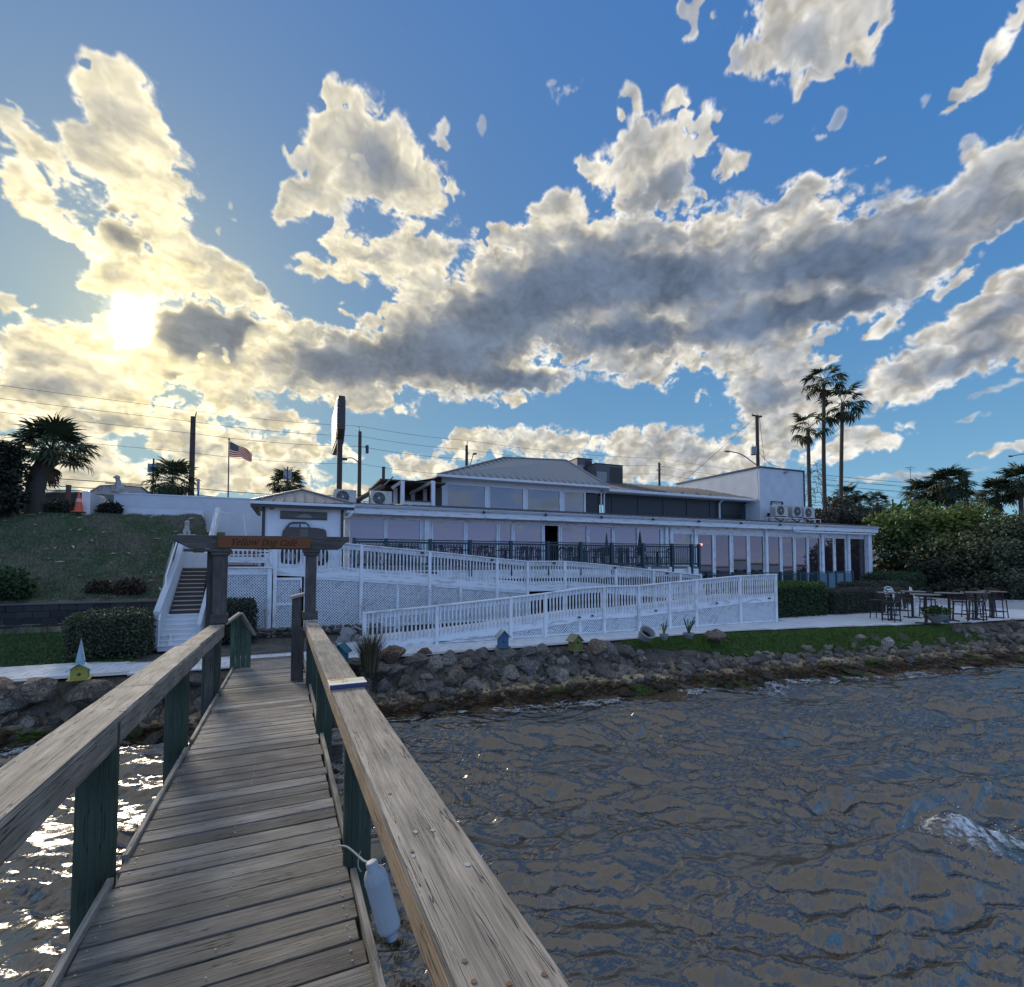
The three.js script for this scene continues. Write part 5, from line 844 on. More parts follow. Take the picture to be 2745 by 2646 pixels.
// ------------------------------------------------------------------ stairs, walls and planting on the left
{
  rnd = mulberry(81);
  const s = thing('staircase', 'outdoor stairs with white lower steps and dark upper treads between white side walls', 'stairs', V(-2.8, LAND, -16.4));
  const n0 = 7, n1 = 11, rise = (2.97 - LAND) / (n0 + n1), run = 0.165;
  let z = -14.95, y = LAND;
  const xl = (zz) => lerp(-3.03, -3.10, (-zz - 15) / 3), xr = (zz) => lerp(-2.22, -2.42, (-zz - 15) / 3);
  for (let i = 0; i < n0 + n1; i++) {
    const white = i < n0; y += rise; const d = run;
    const k = kit().lim(xl(z) + (white ? -0.02 : 0.05), xr(z) + (white ? 0.03 : -0.02), y - rise, y, z - d - 0.02, z); k.build('step', white ? M.whiteFar : std({ color: lin(0.085, 0.07, 0.062), roughness: 0.9 }), s);
    kit().lim(xl(z) + (white ? -0.03 : 0.05), xr(z) + (white ? 0.04 : -0.02), y + 0.001, y + 0.026, z - d, z + 0.03, 0.004).build('nosing', white ? M.white : std({ color: lin(0.40, 0.35, 0.30), roughness: 0.8 }), s);
    z -= d;
  }
  const zt = z; // head of the flight
  const strip = (x0, x1, pts, name, m) => { const P = kit(); const sh = new THREE.Shape(pts.map(([zz, yy]) => new THREE.Vector2(-zz, yy))); const g = new THREE.ExtrudeGeometry(sh, { depth: Math.abs(x1 - x0), bevelEnabled: false }); g.rotateY(Math.PI / 2); g.translate(Math.min(x0, x1), 0, 0); P.add(g); return P.build(name, m, s); };
  strip(-3.20, -3.06, [[-15.15, 1.0], [-15.15, 1.92], [-17.4, 3.28], [-17.9, 3.74], [-18.6, 3.74], [-18.6, 1.0]], 'side_wall', M.stucco);
  strip(-2.28, -2.18, [[-15.2, 1.0], [-15.2, 1.55], [-17.6, 3.0], [-18.4, 3.0], [-18.4, 1.0]], 'side_wall', M.stucco);
  kit().lim(-3.05, -2.3, 2.0, 2.97, -19.2, zt - 0.02).lim(-3.06, -2.3, 2.97, 3.46, -18.9, -18.7).build('landing', M.stucco, s);
  // handrails and glass side panels
  const rail = (pts) => { const k = kit(); for (let i = 0; i + 1 < pts.length; i++) k.rod(pts[i], pts[i + 1], 0.022); return k; };
  rail([V(-3.18, 3.80, -17.6), V(-3.18, 2.78, -16.3), V(-3.14, 2.46, -16.1), V(-3.05, 1.70, -15.0)]).rod(V(-3.05, 1.72, -15.0), V(-3.05, 0.95, -15.0), 0.02).rod(V(-3.15, 2.5, -16.15), V(-3.15, 1.5, -16.15), 0.02).build('handrail', M.white, s);
  const gl = phys({ color: lin(0.20, 0.34, 0.36), roughness: 0.08, transmission: 0.35, thickness: 0, ior: 1.5 });
  for (const [z0, y0, z1, y1] of [[-17.5, 3.78, -16.35, 2.85], [-16.2, 2.5, -15.05, 1.72]]) kit().faces([[V(-3.27, y0 - 0.62, z0), V(-3.27, y1 - 0.62, z1), V(-3.24, y1, z1), V(-3.24, y0, z0)]]).build('side_panel', gl, s);
  // second flight, seen from the side behind the landing
  kit().bar(V(-2.80, 3.0, -20.0), V(-2.62, 5.1, -21.6), 0.14, 0.3).build('stringer', M.white, s);
  const a = onZ(575, 1371, -20.5), b = onZ(652, 1371, -20.5), c = onZ(667, 1433, -20.5); rail([a, V(a.x - 0.02, 3.3, -20.5)]).rod(b, V(c.x, 3.4, -20.5), 0.022).rod(a, onZ(637, 1379, -21.5), 0.016).build('handrail', M.white, s);
  kit().lim(-2.7, -1.05, 3.3, 3.98, -20.62, -20.52).lim(-2.6, -1.2, 4.0, 4.1, -20.61, -20.55).build('landing_front', M.stucco, s);

  const w = thing('parking_wall', 'long plain white wall along the parking lot at the top of the slope', 'wall', V(-4, 4.6, -27)); const S = (x, y, k) => [x * k, EYE + (y - EYE) * k], K1 = 27 / 24;
  const pw = (x0, x1, y0, y1, z0, z1) => { const [a, c] = S(x0, y0, K1), [b, d] = S(x1, y1, K1); return kit().lim(a, b, c, d, z0 - 3, z1 - 3); };
  pw(-6.45, -1.0, 4.4, 5.82, -24.2, -24).build('wall', M.stucco, w);
  pw(-2.65, -1.0, 3.0, 4.398, -24.2, -24.003).build('wall', M.stucco, w);
  pw(-6.47, -0.98, 5.823, 5.87, -24.24, -23.97).build('coping', M.whiteFar, w);
  pw(-6.2, -3.4, 4.75, 5.25, -23.75, -23.6).build('low_wall', M.whiteFar, w);
  const p = thing('white_gatepost', 'square white masonry post at the near end of the parking wall beside the traffic cone', 'post', V(-7.8, 5.1, -26.1));
  const q = (x, y, z) => V(x * 26 / 22, EYE + (y - EYE) * 26 / 22, z - 4), xy = (x, y) => { const v = q(x, y, 0); return [v.x, v.y]; };
  kit().slab([xy(-6.82, 4.72), xy(-6.58, 4.72), xy(-6.58, 5.62), xy(-6.82, 5.64)], -25.98, -26.12).build('post', M.whiteFar, p);
  kit().faces([[q(-6.58, 4.72, -21.99), q(-6.45, 4.85, -23.2), q(-6.45, 5.5, -23.2), q(-6.58, 5.62, -21.99)], [q(-6.58, 4.72, -22.11), q(-6.58, 5.62, -22.11), q(-6.5, 5.5, -23.2), q(-6.5, 4.85, -23.2)]]).build('wing_wall', M.paleWall, p);

  // dark block retaining wall at the foot of the slope: courses of single blocks
  const rw = thing('retaining_wall', 'low dark block retaining wall at the foot of the grassy slope', 'wall', V(-8, LAND, -21));
  const tones = [0.055, 0.07, 0.045].map((t) => std({ color: lin(t, t * 0.99, t * 1.02), map: scaled(soft, 0.4, 0.4), bumpMap: scaled(speck, 0.2, 0.2), bumpScale: 0.01, roughness: 0.95 })), bg = boxG(0.435, 0.2, 0.28, 0.014);
  for (let r = 0; r < 4; r++) for (let x = -13.2; x < -3.9; x += 0.445) { const top = r === 3; piece('block', bg, tones[Math.floor(rnd() * 3)], rw, V(x + (r % 2) * 0.22 + 8, 0.10 + r * 0.208, -r * 0.03 + rr(-0.012, 0.012))); }
  kit().lim(-13.4, -4.0, LAND + 0.835, LAND + 0.90, -21.28, -20.93, 0.01).build('coping', std({ color: lin(0.16, 0.145, 0.12), roughness: 0.95 }), rw);
}
// leaves: many small folded faces spread through or over a volume
function leafCloud(n, place, size, tone, parts = 1) {
  const pos = new Float32Array(n * 12 * 3 / 2), col = new Float32Array(n * 12 * 3 / 2); let o = 0;
  const a = V(0, 0, 0), d = V(0, 0, 0), s = V(0, 0, 0), q = V(0, 0, 0);
  for (let i = 0; i < n; i++) {
    const [p, nrm] = place(i); d.set(rr(-1, 1), rr(-0.9, 0.7), rr(-1, 1)).normalize(); s.set(rr(-1, 1), rr(-1, 1), rr(-1, 1)).addScaledVector(nrm ?? UP, 0.6).cross(d).normalize();
    const L = size * rr(0.7, 1.35), Wd = L * 0.36, t = tone(p);
    const A = p, B = q.copy(p).addScaledVector(d, L * 0.5).addScaledVector(s, Wd).clone(), C = q.copy(p).addScaledVector(d, L).clone(), D = q.copy(p).addScaledVector(d, L * 0.5).addScaledVector(s, -Wd).clone();
    for (const v of [A, B, C, A, C, D]) { pos[o] = v.x; pos[o + 1] = v.y; pos[o + 2] = v.z; col[o] = t[0]; col[o + 1] = t[1]; col[o + 2] = t[2]; o += 3; }
  }
  const g = new THREE.BufferGeometry(); g.setAttribute('position', new THREE.BufferAttribute(pos, 3)); g.setAttribute('color', new THREE.BufferAttribute(col, 3)); g.setAttribute('uv', new THREE.BufferAttribute(new Float32Array(n * 12), 2)); g.computeVertexNormals(); return g;
}
M.leaf = phys({ color: 0xffffff, vertexColors: true, roughness: 0.62, transmission: 0.25, thickness: 0, ior: 1.4 });
M.bark = std({ color: lin(0.10, 0.085, 0.07), map: scaled(soft, 0.3, 0.3), bumpMap: scaled(speck, 0.15, 0.15), bumpScale: 0.02, roughness: 0.95 });
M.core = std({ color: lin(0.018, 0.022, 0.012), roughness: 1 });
// a clipped hedge: rounded block of twigs and leaves
function hedge(name, label, box, { n = 5200, size = 0.06, tone, round = 0.25, wob = 0.07, group }) {
  const [x0, x1, y1, z0, z1] = box, t = thing(name, label, 'hedge', V((x0 + x1) / 2, LAND, (z0 + z1) / 2), 0, group), w = (x1 - x0) / 2, d = (z1 - z0) / 2, h = y1 - LAND;
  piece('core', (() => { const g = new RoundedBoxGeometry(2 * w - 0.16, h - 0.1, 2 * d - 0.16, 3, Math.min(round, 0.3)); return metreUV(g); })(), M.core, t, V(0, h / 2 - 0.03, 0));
  const place = () => {
    const f = rnd(), A = [2 * w * h, 2 * d * h, 2 * w * 2 * d], S = 2 * A[0] + 2 * A[1] + A[2], r = f * S; let p, nn;
    if (r < 2 * A[0]) { const sg = r < A[0] ? 1 : -1; p = V(rr(-w, w), rr(0.02, h), sg * d); nn = V(0, 0, sg); } else if (r < 2 * A[0] + 2 * A[1]) { const sg = r < 2 * A[0] + A[1] ? 1 : -1; p = V(sg * w, rr(0.02, h), rr(-d, d)); nn = V(sg, 0, 0); } else { p = V(rr(-w, w), h, rr(-d, d)); nn = V(0, 1, 0); }
    // round the arrises
    const cx = clamp(p.x, -w + round, w - round), cz = clamp(p.z, -d + round, d - round), cy = Math.min(p.y, h - round), v = V(p.x - cx, p.y - cy, p.z - cz); if (v.length() > round) { v.setLength(round); p.set(cx + v.x, cy + v.y, cz + v.z); nn = v.clone().normalize(); }
    p.addScaledVector(nn, wob * fbm(p.x * 2.4 + x0, p.y * 2.4, p.z * 2.4, 2) - rnd() * 0.07); return [p, nn];
  };
  piece('foliage', leafCloud(n, place, size, tone), M.leaf, t);
  return t;
}
const greenTone = (r, g, b, v = 0.4) => (p) => { const k = (1 + v * fbm(p.x * 1.8, p.y * 1.8, p.z * 1.8 + 3, 2)) * rr(0.7, 1.3); return [r * k, g * k, b * k * rr(0.7, 1.1)]; };
rnd = mulberry(83);
hedge('clipped_hedge', 'rounded grey-green clipped hedge left of the foot of the stairs', [-4.75, -3.15, 2.0, -15.9, -14.25], { n: 9000, size: 0.055, tone: greenTone(0.075, 0.095, 0.05), round: 0.3 });
hedge('clipped_hedge', 'rounded hedge behind the gateway in front of the lattice wall', [-2.05, -0.95, 2.15, -16.6, -15.6], { n: 5200, size: 0.055, tone: greenTone(0.05, 0.065, 0.045), round: 0.3 });
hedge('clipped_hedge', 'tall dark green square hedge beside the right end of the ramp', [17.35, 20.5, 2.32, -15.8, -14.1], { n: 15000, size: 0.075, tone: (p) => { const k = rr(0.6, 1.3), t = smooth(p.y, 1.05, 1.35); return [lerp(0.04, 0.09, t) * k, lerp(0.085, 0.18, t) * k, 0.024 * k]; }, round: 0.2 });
hedge('clipped_hedge', 'long low grey-green hedge right of the tall green one beside the patio', [20.75, 25.8, 2.02, -15.3, -14.0], { n: 15000, size: 0.055, tone: greenTone(0.085, 0.088, 0.062, 0.5), round: 0.25 });
hedge('clipped_hedge', 'small bright green shrub at the corner post of the restaurant', [33.5, 37.6, 2.5, -21, -19.2], { n: 7000, size: 0.09, tone: greenTone(0.035, 0.085, 0.022), round: 0.4, wob: 0.2 });
hedge('clipped_hedge', 'grey-green hedge running back behind the patio tables', [25.9, 30, 2.15, -17.5, -16], { n: 7000, size: 0.07, tone: greenTone(0.06, 0.065, 0.045), round: 0.25 });

// grass: short blades in great number
function grassPatch(n, area, h, tones, name = 'grass') {
  const b = kit().faces([[V(-0.008, 0, 0), V(0.008, 0, 0), V(0.012, 0.6, 0.10), V(0.02, 1, 0.34)], [V(0.02, 0, 0.02), V(0.034, 0, 0.025), V(-0.02, 0.8, 0.26)], [V(-0.03, 0, -0.02), V(-0.015, 0, -0.025), V(-0.03, 0.7, -0.3)]]).geometry();
  const im = new THREE.InstancedMesh(b, std({ color: 0xffffff, roughness: 0.8 }), n), m = new THREE.Matrix4(), q = new THREE.Quaternion(), e = new THREE.Euler(), c = new THREE.Color();
  for (let i = 0; i < n; i++) { const [x, z] = area(); const s = h * rr(0.5, 1.3); m.compose(V(x, groundAt(x, z) + 0.045 * (groundAt(x, z) > 0.8 && groundAt(x, z) < 0.93 ? 0 : 0), z), q.setFromEuler(e.set(rr(-0.3, 0.3), rnd() * 6.3, rr(-0.3, 0.3))), V(1.6, s, s)); im.setMatrixAt(i, m); const k = rr(0.65, 1.3), t = tones(x, z); im.setColorAt(i, c.setRGB(t[0] * k, t[1] * k, t[2] * k)); }
  im.name = numbered(name); im.userData.kind = 'stuff'; scene.add(im);
}
rnd = mulberry(85);
grassPatch(26000, () => { const x = -3.4 - rnd() * 11; return [x, rr(-20.9, pathBack(x) + 0.02)]; }, 0.06, () => [0.06, 0.12, 0.03]);
grassPatch(52000, () => [-3.3 - Math.pow(rnd(), 1.2) * 16, rr(-27.5, -21.2)], 0.10, (x, z) => { const d = smooth(fbm(x * 0.8, 4, z * 0.8, 3), -0.45, 0.35); return [lerp(0.24, 0.12, d), lerp(0.225, 0.19, d), lerp(0.16, 0.09, d)]; });
grassPatch(24000, () => { const x = rr(8.6, 22.4), f = pathFront(x); return [x, f + 0.02 + rnd() * (0.35 + 0.95 * smooth(x, 8.6, 14) * (1 - 0.6 * smooth(x, 20, 22.4)))]; }, 0.075, () => [0.12, 0.20, 0.035]);
grassPatch(9000, () => [rr(17, 48), rr(-22, -14.5)], 0.09, () => [0.05, 0.06, 0.025]);
// dry leaves and bits of palm litter on the slope
{ const g = kit().faces([[V(-0.12, 0, 0), V(0, 0.02, 0.035), V(0.14, 0, 0), V(0, 0.015, -0.035)]]).geometry(), im = new THREE.InstancedMesh(g, std({ color: lin(0.46, 0.41, 0.33), roughness: 0.9 }), 90), m = new THREE.Matrix4(), q = new THREE.Quaternion(), e = new THREE.Euler();
  for (let i = 0; i < 90; i++) { const x = -3.6 - rnd() * 10, z = rr(-26.5, -21.5), s = rr(0.4, 1.5); im.setMatrixAt(i, m.compose(V(x, groundAt(x, z) + 0.09, z), q.setFromEuler(e.set(rr(0.2, 0.7), rnd() * 6, 0)), V(s, s, s))); } im.name = 'leaf_litter'; im.userData.kind = 'stuff'; scene.add(im); }

// ------------------------------------------------------------------ trees
M.frond = phys({ color: lin(0.052, 0.075, 0.032), roughness: 0.55, transmission: 0.12, thickness: 0, ior: 1.4, side: THREE.DoubleSide });
M.deadFrond = std({ color: lin(0.105, 0.078, 0.05), roughness: 0.9 });
// a fan leaf on its stalk, along +x from the crown; the blades droop at their tips
function fanG(stalk, R, n, droop, spread, seed) {
  const r = mulberry(seed), k = kit(), c = V(stalk, 0, 0);
  k.tube([V(0, 0, 0), V(stalk * 0.5, 0.05 * stalk, 0), c], 0.012 * R + 0.006, 4, 4);
  const p = [];
  for (let i = 0; i < n; i++) {
    const a = lerp(-spread, spread, (i + 0.5) / n) + (r() - 0.5) * 0.06, L = R * (0.78 + 0.3 * r()) * (1 - 0.25 * Math.pow(Math.abs(a / spread), 3)), w = R * spread / n * 0.62, d = V(Math.cos(a), 0, Math.sin(a)), s = V(-Math.sin(a), 0, Math.cos(a));
    const lift = 0.16 * R * Math.abs(Math.sin(a)) * 0.6, fold = (i & 1 ? 1 : -1) * 0.02 * R;
    const at = (t, side, w2) => V(c.x + d.x * L * t + s.x * side * w2, c.y + lift * t + fold - droop * R * t * t * t * (0.7 + 0.6 * r()), d.z * L * t + s.z * side * w2);
    const A = c.clone(), B0 = at(0.5, -1, w), B1 = at(0.5, 1, w), D0 = at(0.78, -1, w * 0.62), D1 = at(0.78, 1, w * 0.62), E = at(1.02, 0, 0);
    p.push([A, B1, B0], [B0, B1, D1, D0], [D0, D1, E]);
  }
  return k.faces(p).geometry();
}
const fans = [0, 1, 2].map((i) => fanG(0.75, 0.72, 17, 0.30 + 0.1 * i, 1.75, 40 + i)), looseFans = [0, 1, 2].map((i) => fanG(1.0, 0.82, 13, 0.55 + 0.12 * i, 1.5, 50 + i)), deadFans = [0, 1].map((i) => fanG(0.5, 0.7, 12, 0.4, 1.1, 60 + i)), tinyFans = [0, 1].map((i) => fanG(0.7, 0.7, 11, 0.3, 1.75, 70 + i));
// trunk drawn through points, with a crown of separate leaves
function palm(name, label, base, head, { r0 = 0.17, r1 = 0.13, size = 1, n = 30, kind = fans, dead = 8, low = -0.5, bend = 0, group, skirt = 0.55, clothed = 0 }) {
  const t = thing(name, label, 'palm tree', base, 0, group), h = head.clone().sub(base), mid = h.clone().multiplyScalar(0.5).add(V(bend, 0, 0));
  const c = new THREE.CatmullRomCurve3([V(0, -0.3, 0), mid, h.clone()]), g = new THREE.TubeGeometry(c, 26, 1, 10, false), p = g.attributes.position, q = V(0, 0, 0), o = V(0, 0, 0);
  for (let i = 0; i <= 26; i++) { c.getPointAt(i / 26, o); const f = i / 26, rad = lerp(r0 * (1 + 0.5 * Math.pow(1 - f, 8)), r1, f) * (1 + 0.05 * (i & 1)); for (let j = 0; j <= 10; j++) { q.fromBufferAttribute(p, i * 11 + j).sub(o).multiplyScalar(rad).add(o); p.setXYZ(i * 11 + j, q.x, q.y, q.z); } }
  g.computeVertexNormals(); metreUV(g, 'y'); piece('trunk', g, M.bark, t);
  const put = (list, m, yaw, pitch, s, y = 0) => { const f = piece('frond', list[Math.floor(rnd() * list.length)], m, t, h.clone().add(V(0, y, 0))); f.rotation.order = 'YZX'; f.rotation.set(rr(-0.35, 0.35), yaw, pitch); f.scale.setScalar(s * size); };
  for (let i = 0; i < n; i++) { const f = i / n; put(kind, M.frond, i * 2.4 + rr(-0.3, 0.3), lerp(1.35, low, Math.pow(f, 0.8)) + rr(-0.15, 0.15), rr(0.82, 1.12)); }
  for (let i = 0; i < dead; i++) put(deadFans, M.deadFrond, rnd() * 6.28, rr(-1.45, -1.0), rr(0.8, 1.1) * skirt * 1.6, -rr(0.05, 0.5) * size);
  return t;
}
rnd = mulberry(91);
const g3 = (px, py, z) => onZ(px, py, z);
{
  // three tall palms right of the white block
  const Z = -30, mk = (label, hx, hy, bx, o) => { const h = g3(hx, hy, Z), b = g3(bx, 1345, Z); b.y = LAND; b.x = lerp(b.x, h.x, 0.2); palm('fan_palm', label, b, h, { r0: 0.18, r1: 0.14, kind: looseFans, group: 'tall fan palms beside the restaurant', ...o }); };
  mk('tallest of the three slender fan palms beside the white block', 2208, 1026, 2217, { size: 1.12, n: 24, low: -0.75, dead: 12, bend: -0.3 });
  mk('middle fan palm with loose drooping fronds right of the tallest one', 2258, 1085, 2247, { size: 1.25, n: 22, low: -0.9, dead: 12, bend: -0.15 });
  mk('shortest fan palm with hanging roots on its trunk next to the white block', 2166, 1150, 2181, { size: 1.1, n: 18, low: -0.9, dead: 10, bend: -0.2 });
  // hanging dead threads on the short one
  const q = g3(2178, 1230, Z), k = kit(); for (let i = 0; i < 46; i++) { const y = rr(7.6, 12.4), a = rnd() * 6.3, x = q.x + 0.05 - (y - 10) * 0.09, L = rr(0.4, 1.2), w = rr(0.5, 1.0); k.tube([V(x, y, Z), V(x + Math.cos(a) * w * 0.6, y + 0.05, Z + Math.sin(a) * w * 0.6), V(x + Math.cos(a) * w, y - L * 0.5, Z + Math.sin(a) * w), V(x + Math.cos(a) * w * 0.9, y - L, Z + Math.sin(a) * w)], 0.022, 3, 7); }
  const vine = k.build('hanging_vine', std({ color: lin(0.12, 0.10, 0.085), roughness: 1 }), scene, 'stuff');
}
// the leaning cabbage palm on the left slope
{
  const b = onZ(104, 1372, -26.2), h = onZ(140, 1212, -27); b.y = groundAt(b.x, b.z) - 0.1;
  palm('cabbage_palm', 'cabbage palm with a full round crown and leaning trunk on the left slope', b, h, { r0: 0.30, r1: 0.32, size: 1.14, n: 46, dead: 4, low: -0.34, bend: -0.3 });
}
{ const pal = (label, px, py, z, size, n, base = LOT, o = {}) => { const h = g3(px, py, z); const b = V(h.x + rr(-0.3, 0.3), base, z); palm('cabbage_palm', label, b, h, { size, n, kind: fans, r0: 0.2, r1: 0.17, dead: 5, low: -0.7, ...o }); };
  pal('round dark palm crown behind the parking wall left of the tall utility pole', 462, 1292, -34, 1.05, 44, LOT, { low: -1.2 });
  pal('palm crown showing behind the small sign above the entrance hut roof', 772, 1300, -36, 0.95, 40, LOT, { low: -0.6 });
  // cabbage palms behind the trees on the right
  pal('cabbage palm with the highest crown in the right-hand clump', 2540, 1300, -27, 1.45, 58, LAND, { dead: 14, low: -0.9 });
  pal('cabbage palm with a ragged crown left of the highest one of the clump', 2478, 1325, -29, 1.4, 50, LAND, { dead: 14, low: -0.9 });
  pal('cabbage palm at the right edge of the view behind the trees', 2735, 1292, -23, 1.35, 50, LAND, { dead: 6 });
  pal('low spreading palm between the clump and the right-edge palm', 2672, 1325, -25, 1.3, 46, LAND, { dead: 8 });
  pal('small palm tucked behind the right side of the highest crown', 2588, 1345, -30, 1.3, 30, LAND, { dead: 8 });
  pal('dark palm behind the bases of the tall fan palms', 2270, 1330, -33, 1.05, 34, LAND, { low: -1.0 });
  pal('second dark palm behind the tall fan palms', 2305, 1352, -33, 1.05, 32, LAND, { low: -1.0 });
  pal('lone small round palm left of the red roof', 2352, 1350, -40, 1.2, 30, LAND, { low: -1.0 });
}
// broad-leaved trees: limbs, then clumps of leaves with gaps between
function tree(name, label, at, clumps, { n, size, tone, r = 0.12, limbs = true, category = 'tree', group }) {
  const t = thing(name, label, category, at, 0, group), K = kit();
  if (limbs) { const top = clumps.reduce((a, c) => a + c[1], 0) / clumps.length; K.rod(V(0, -0.2, 0), V(0.1, top * 0.35, 0), r * 1.3, r, 8); for (const [x, y, z] of clumps) K.tube([V(0.05, top * 0.2, 0), V(x * 0.45, lerp(top * 0.25, y, 0.45), z * 0.45), V(x * 0.9, y * 0.95, z * 0.9)], r * 0.42, 5, 8); const tr = new THREE.Mesh(K.geometry(), M.bark); tr.name = 'trunk'; t.add(tr); }
  const total = clumps.reduce((a, c) => a + c[3] * c[3], 0), pick = () => { let f = rnd() * total; for (const c of clumps) { f -= c[3] * c[3]; if (f <= 0) return c; } return clumps[0]; };
  const place = () => { const [x, y, z, R, sq = 0.75] = pick(), d = V(rr(-1, 1), rr(-1, 1), rr(-1, 1)).normalize(), f = Math.pow(rnd(), 0.3) * (1 + 0.32 * fbm(d.x * 2 + x, d.y * 2 + y, d.z * 2 + z, 3)); return [V(x + d.x * R * f, Math.max(0.05, y + d.y * R * sq * f), z + d.z * R * f), d]; };
  piece('crown', leafCloud(n, place, size, tone), M.leaf, t);
  return t;
}
{
  rnd = mulberry(93);
  // sea grapes and mangroves beyond the patio
  const clump = (list) => list.map(([px, py, z, R, sq]) => { const p = onZ(px, py, z); return [p.x, p.y, p.z, R, sq]; });
  const mk = (label, px, z, list, tones, n, size) => { const at = onZ(px, 1500, z); at.y = LAND; const c = clump(list).map(([x, y, zz, R, sq]) => [x - at.x, y - at.y, zz - at.z, R, sq]); tree('sea_grape_tree', label, at, c, { n, size, tone: tones, r: 0.2 }); };
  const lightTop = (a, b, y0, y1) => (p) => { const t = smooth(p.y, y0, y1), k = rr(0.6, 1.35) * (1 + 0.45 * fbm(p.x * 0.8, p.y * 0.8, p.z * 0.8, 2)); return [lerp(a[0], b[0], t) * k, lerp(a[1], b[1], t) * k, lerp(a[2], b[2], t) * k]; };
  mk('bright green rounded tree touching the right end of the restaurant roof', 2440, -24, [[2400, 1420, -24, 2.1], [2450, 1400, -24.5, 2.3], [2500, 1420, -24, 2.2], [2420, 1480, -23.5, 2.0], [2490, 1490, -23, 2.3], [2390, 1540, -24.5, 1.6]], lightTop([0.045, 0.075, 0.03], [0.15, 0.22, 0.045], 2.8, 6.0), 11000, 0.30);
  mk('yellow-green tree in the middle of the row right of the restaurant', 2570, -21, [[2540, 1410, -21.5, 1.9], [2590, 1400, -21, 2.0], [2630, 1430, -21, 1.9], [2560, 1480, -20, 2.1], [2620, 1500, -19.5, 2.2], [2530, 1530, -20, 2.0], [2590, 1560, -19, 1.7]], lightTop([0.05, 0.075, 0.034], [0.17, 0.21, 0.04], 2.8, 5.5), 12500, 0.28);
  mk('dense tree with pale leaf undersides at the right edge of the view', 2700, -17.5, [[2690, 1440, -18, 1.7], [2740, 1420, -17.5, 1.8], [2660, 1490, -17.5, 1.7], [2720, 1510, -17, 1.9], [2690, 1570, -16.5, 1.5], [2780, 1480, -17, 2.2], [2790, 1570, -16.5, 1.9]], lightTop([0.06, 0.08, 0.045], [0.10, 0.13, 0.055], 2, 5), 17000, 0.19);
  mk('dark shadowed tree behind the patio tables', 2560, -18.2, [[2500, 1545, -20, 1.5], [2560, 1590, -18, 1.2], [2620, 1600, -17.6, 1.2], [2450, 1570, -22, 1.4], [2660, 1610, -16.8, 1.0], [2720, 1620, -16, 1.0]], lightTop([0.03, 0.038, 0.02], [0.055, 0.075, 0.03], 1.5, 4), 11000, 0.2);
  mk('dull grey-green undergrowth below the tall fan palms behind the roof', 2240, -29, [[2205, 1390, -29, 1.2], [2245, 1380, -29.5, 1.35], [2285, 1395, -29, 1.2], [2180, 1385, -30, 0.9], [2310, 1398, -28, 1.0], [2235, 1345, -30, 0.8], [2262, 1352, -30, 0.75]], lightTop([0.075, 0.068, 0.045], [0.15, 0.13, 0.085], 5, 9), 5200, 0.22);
  // dark shrub at the left edge of the slope
  mk('dark broad-leaved tree at the left edge on the slope beside the leaning palm', 0, -25.5, [[-30, 1235, -26, 0.9], [18, 1218, -26, 0.6], [-80, 1240, -25.5, 1.1], [10, 1285, -25.5, 0.7], [48, 1258, -26, 0.45], [-20, 1335, -25, 0.9], [-80, 1320, -25, 1.1], [38, 1330, -25.5, 0.45]], greenTone(0.02, 0.028, 0.016), 9000, 0.15);
  const bush = (label, px, py, z, R, tone, n, size) => { const p = onZ(px, py, z), y = groundAt(p.x, z); tree('shrub', label, V(p.x, y, z), [[0, R * 0.75, 0, R], [R * 0.5, R * 0.5, 0.1, R * 0.7], [-R * 0.6, R * 0.5, 0, R * 0.7]], { n, size, tone, limbs: false, category: 'shrub' }); };
  bush('dark rounded shrub against the parking wall beside the white post', 298, 1350, -26.4, 0.34, greenTone(0.022, 0.03, 0.016), 2600, 0.10);
  bush('low dry shrub between the leaning palm and the traffic cone', 160, 1372, -26.2, 0.36, greenTone(0.045, 0.05, 0.028), 1800, 0.10);
  bush('green leafy shrub at the left edge above the retaining wall', 8, 1605, -21.3, 0.7, greenTone(0.04, 0.085, 0.025), 4200, 0.10);
  bush('reddish-brown dry shrub above the clipped hedge by the stairs', 345, 1612, -21.5, 0.40, greenTone(0.10, 0.068, 0.045), 2600, 0.09);
  bush('dry brown shrub left of the reddish one above the retaining wall', 262, 1628, -21.5, 0.3, greenTone(0.085, 0.075, 0.04), 1600, 0.09);
}
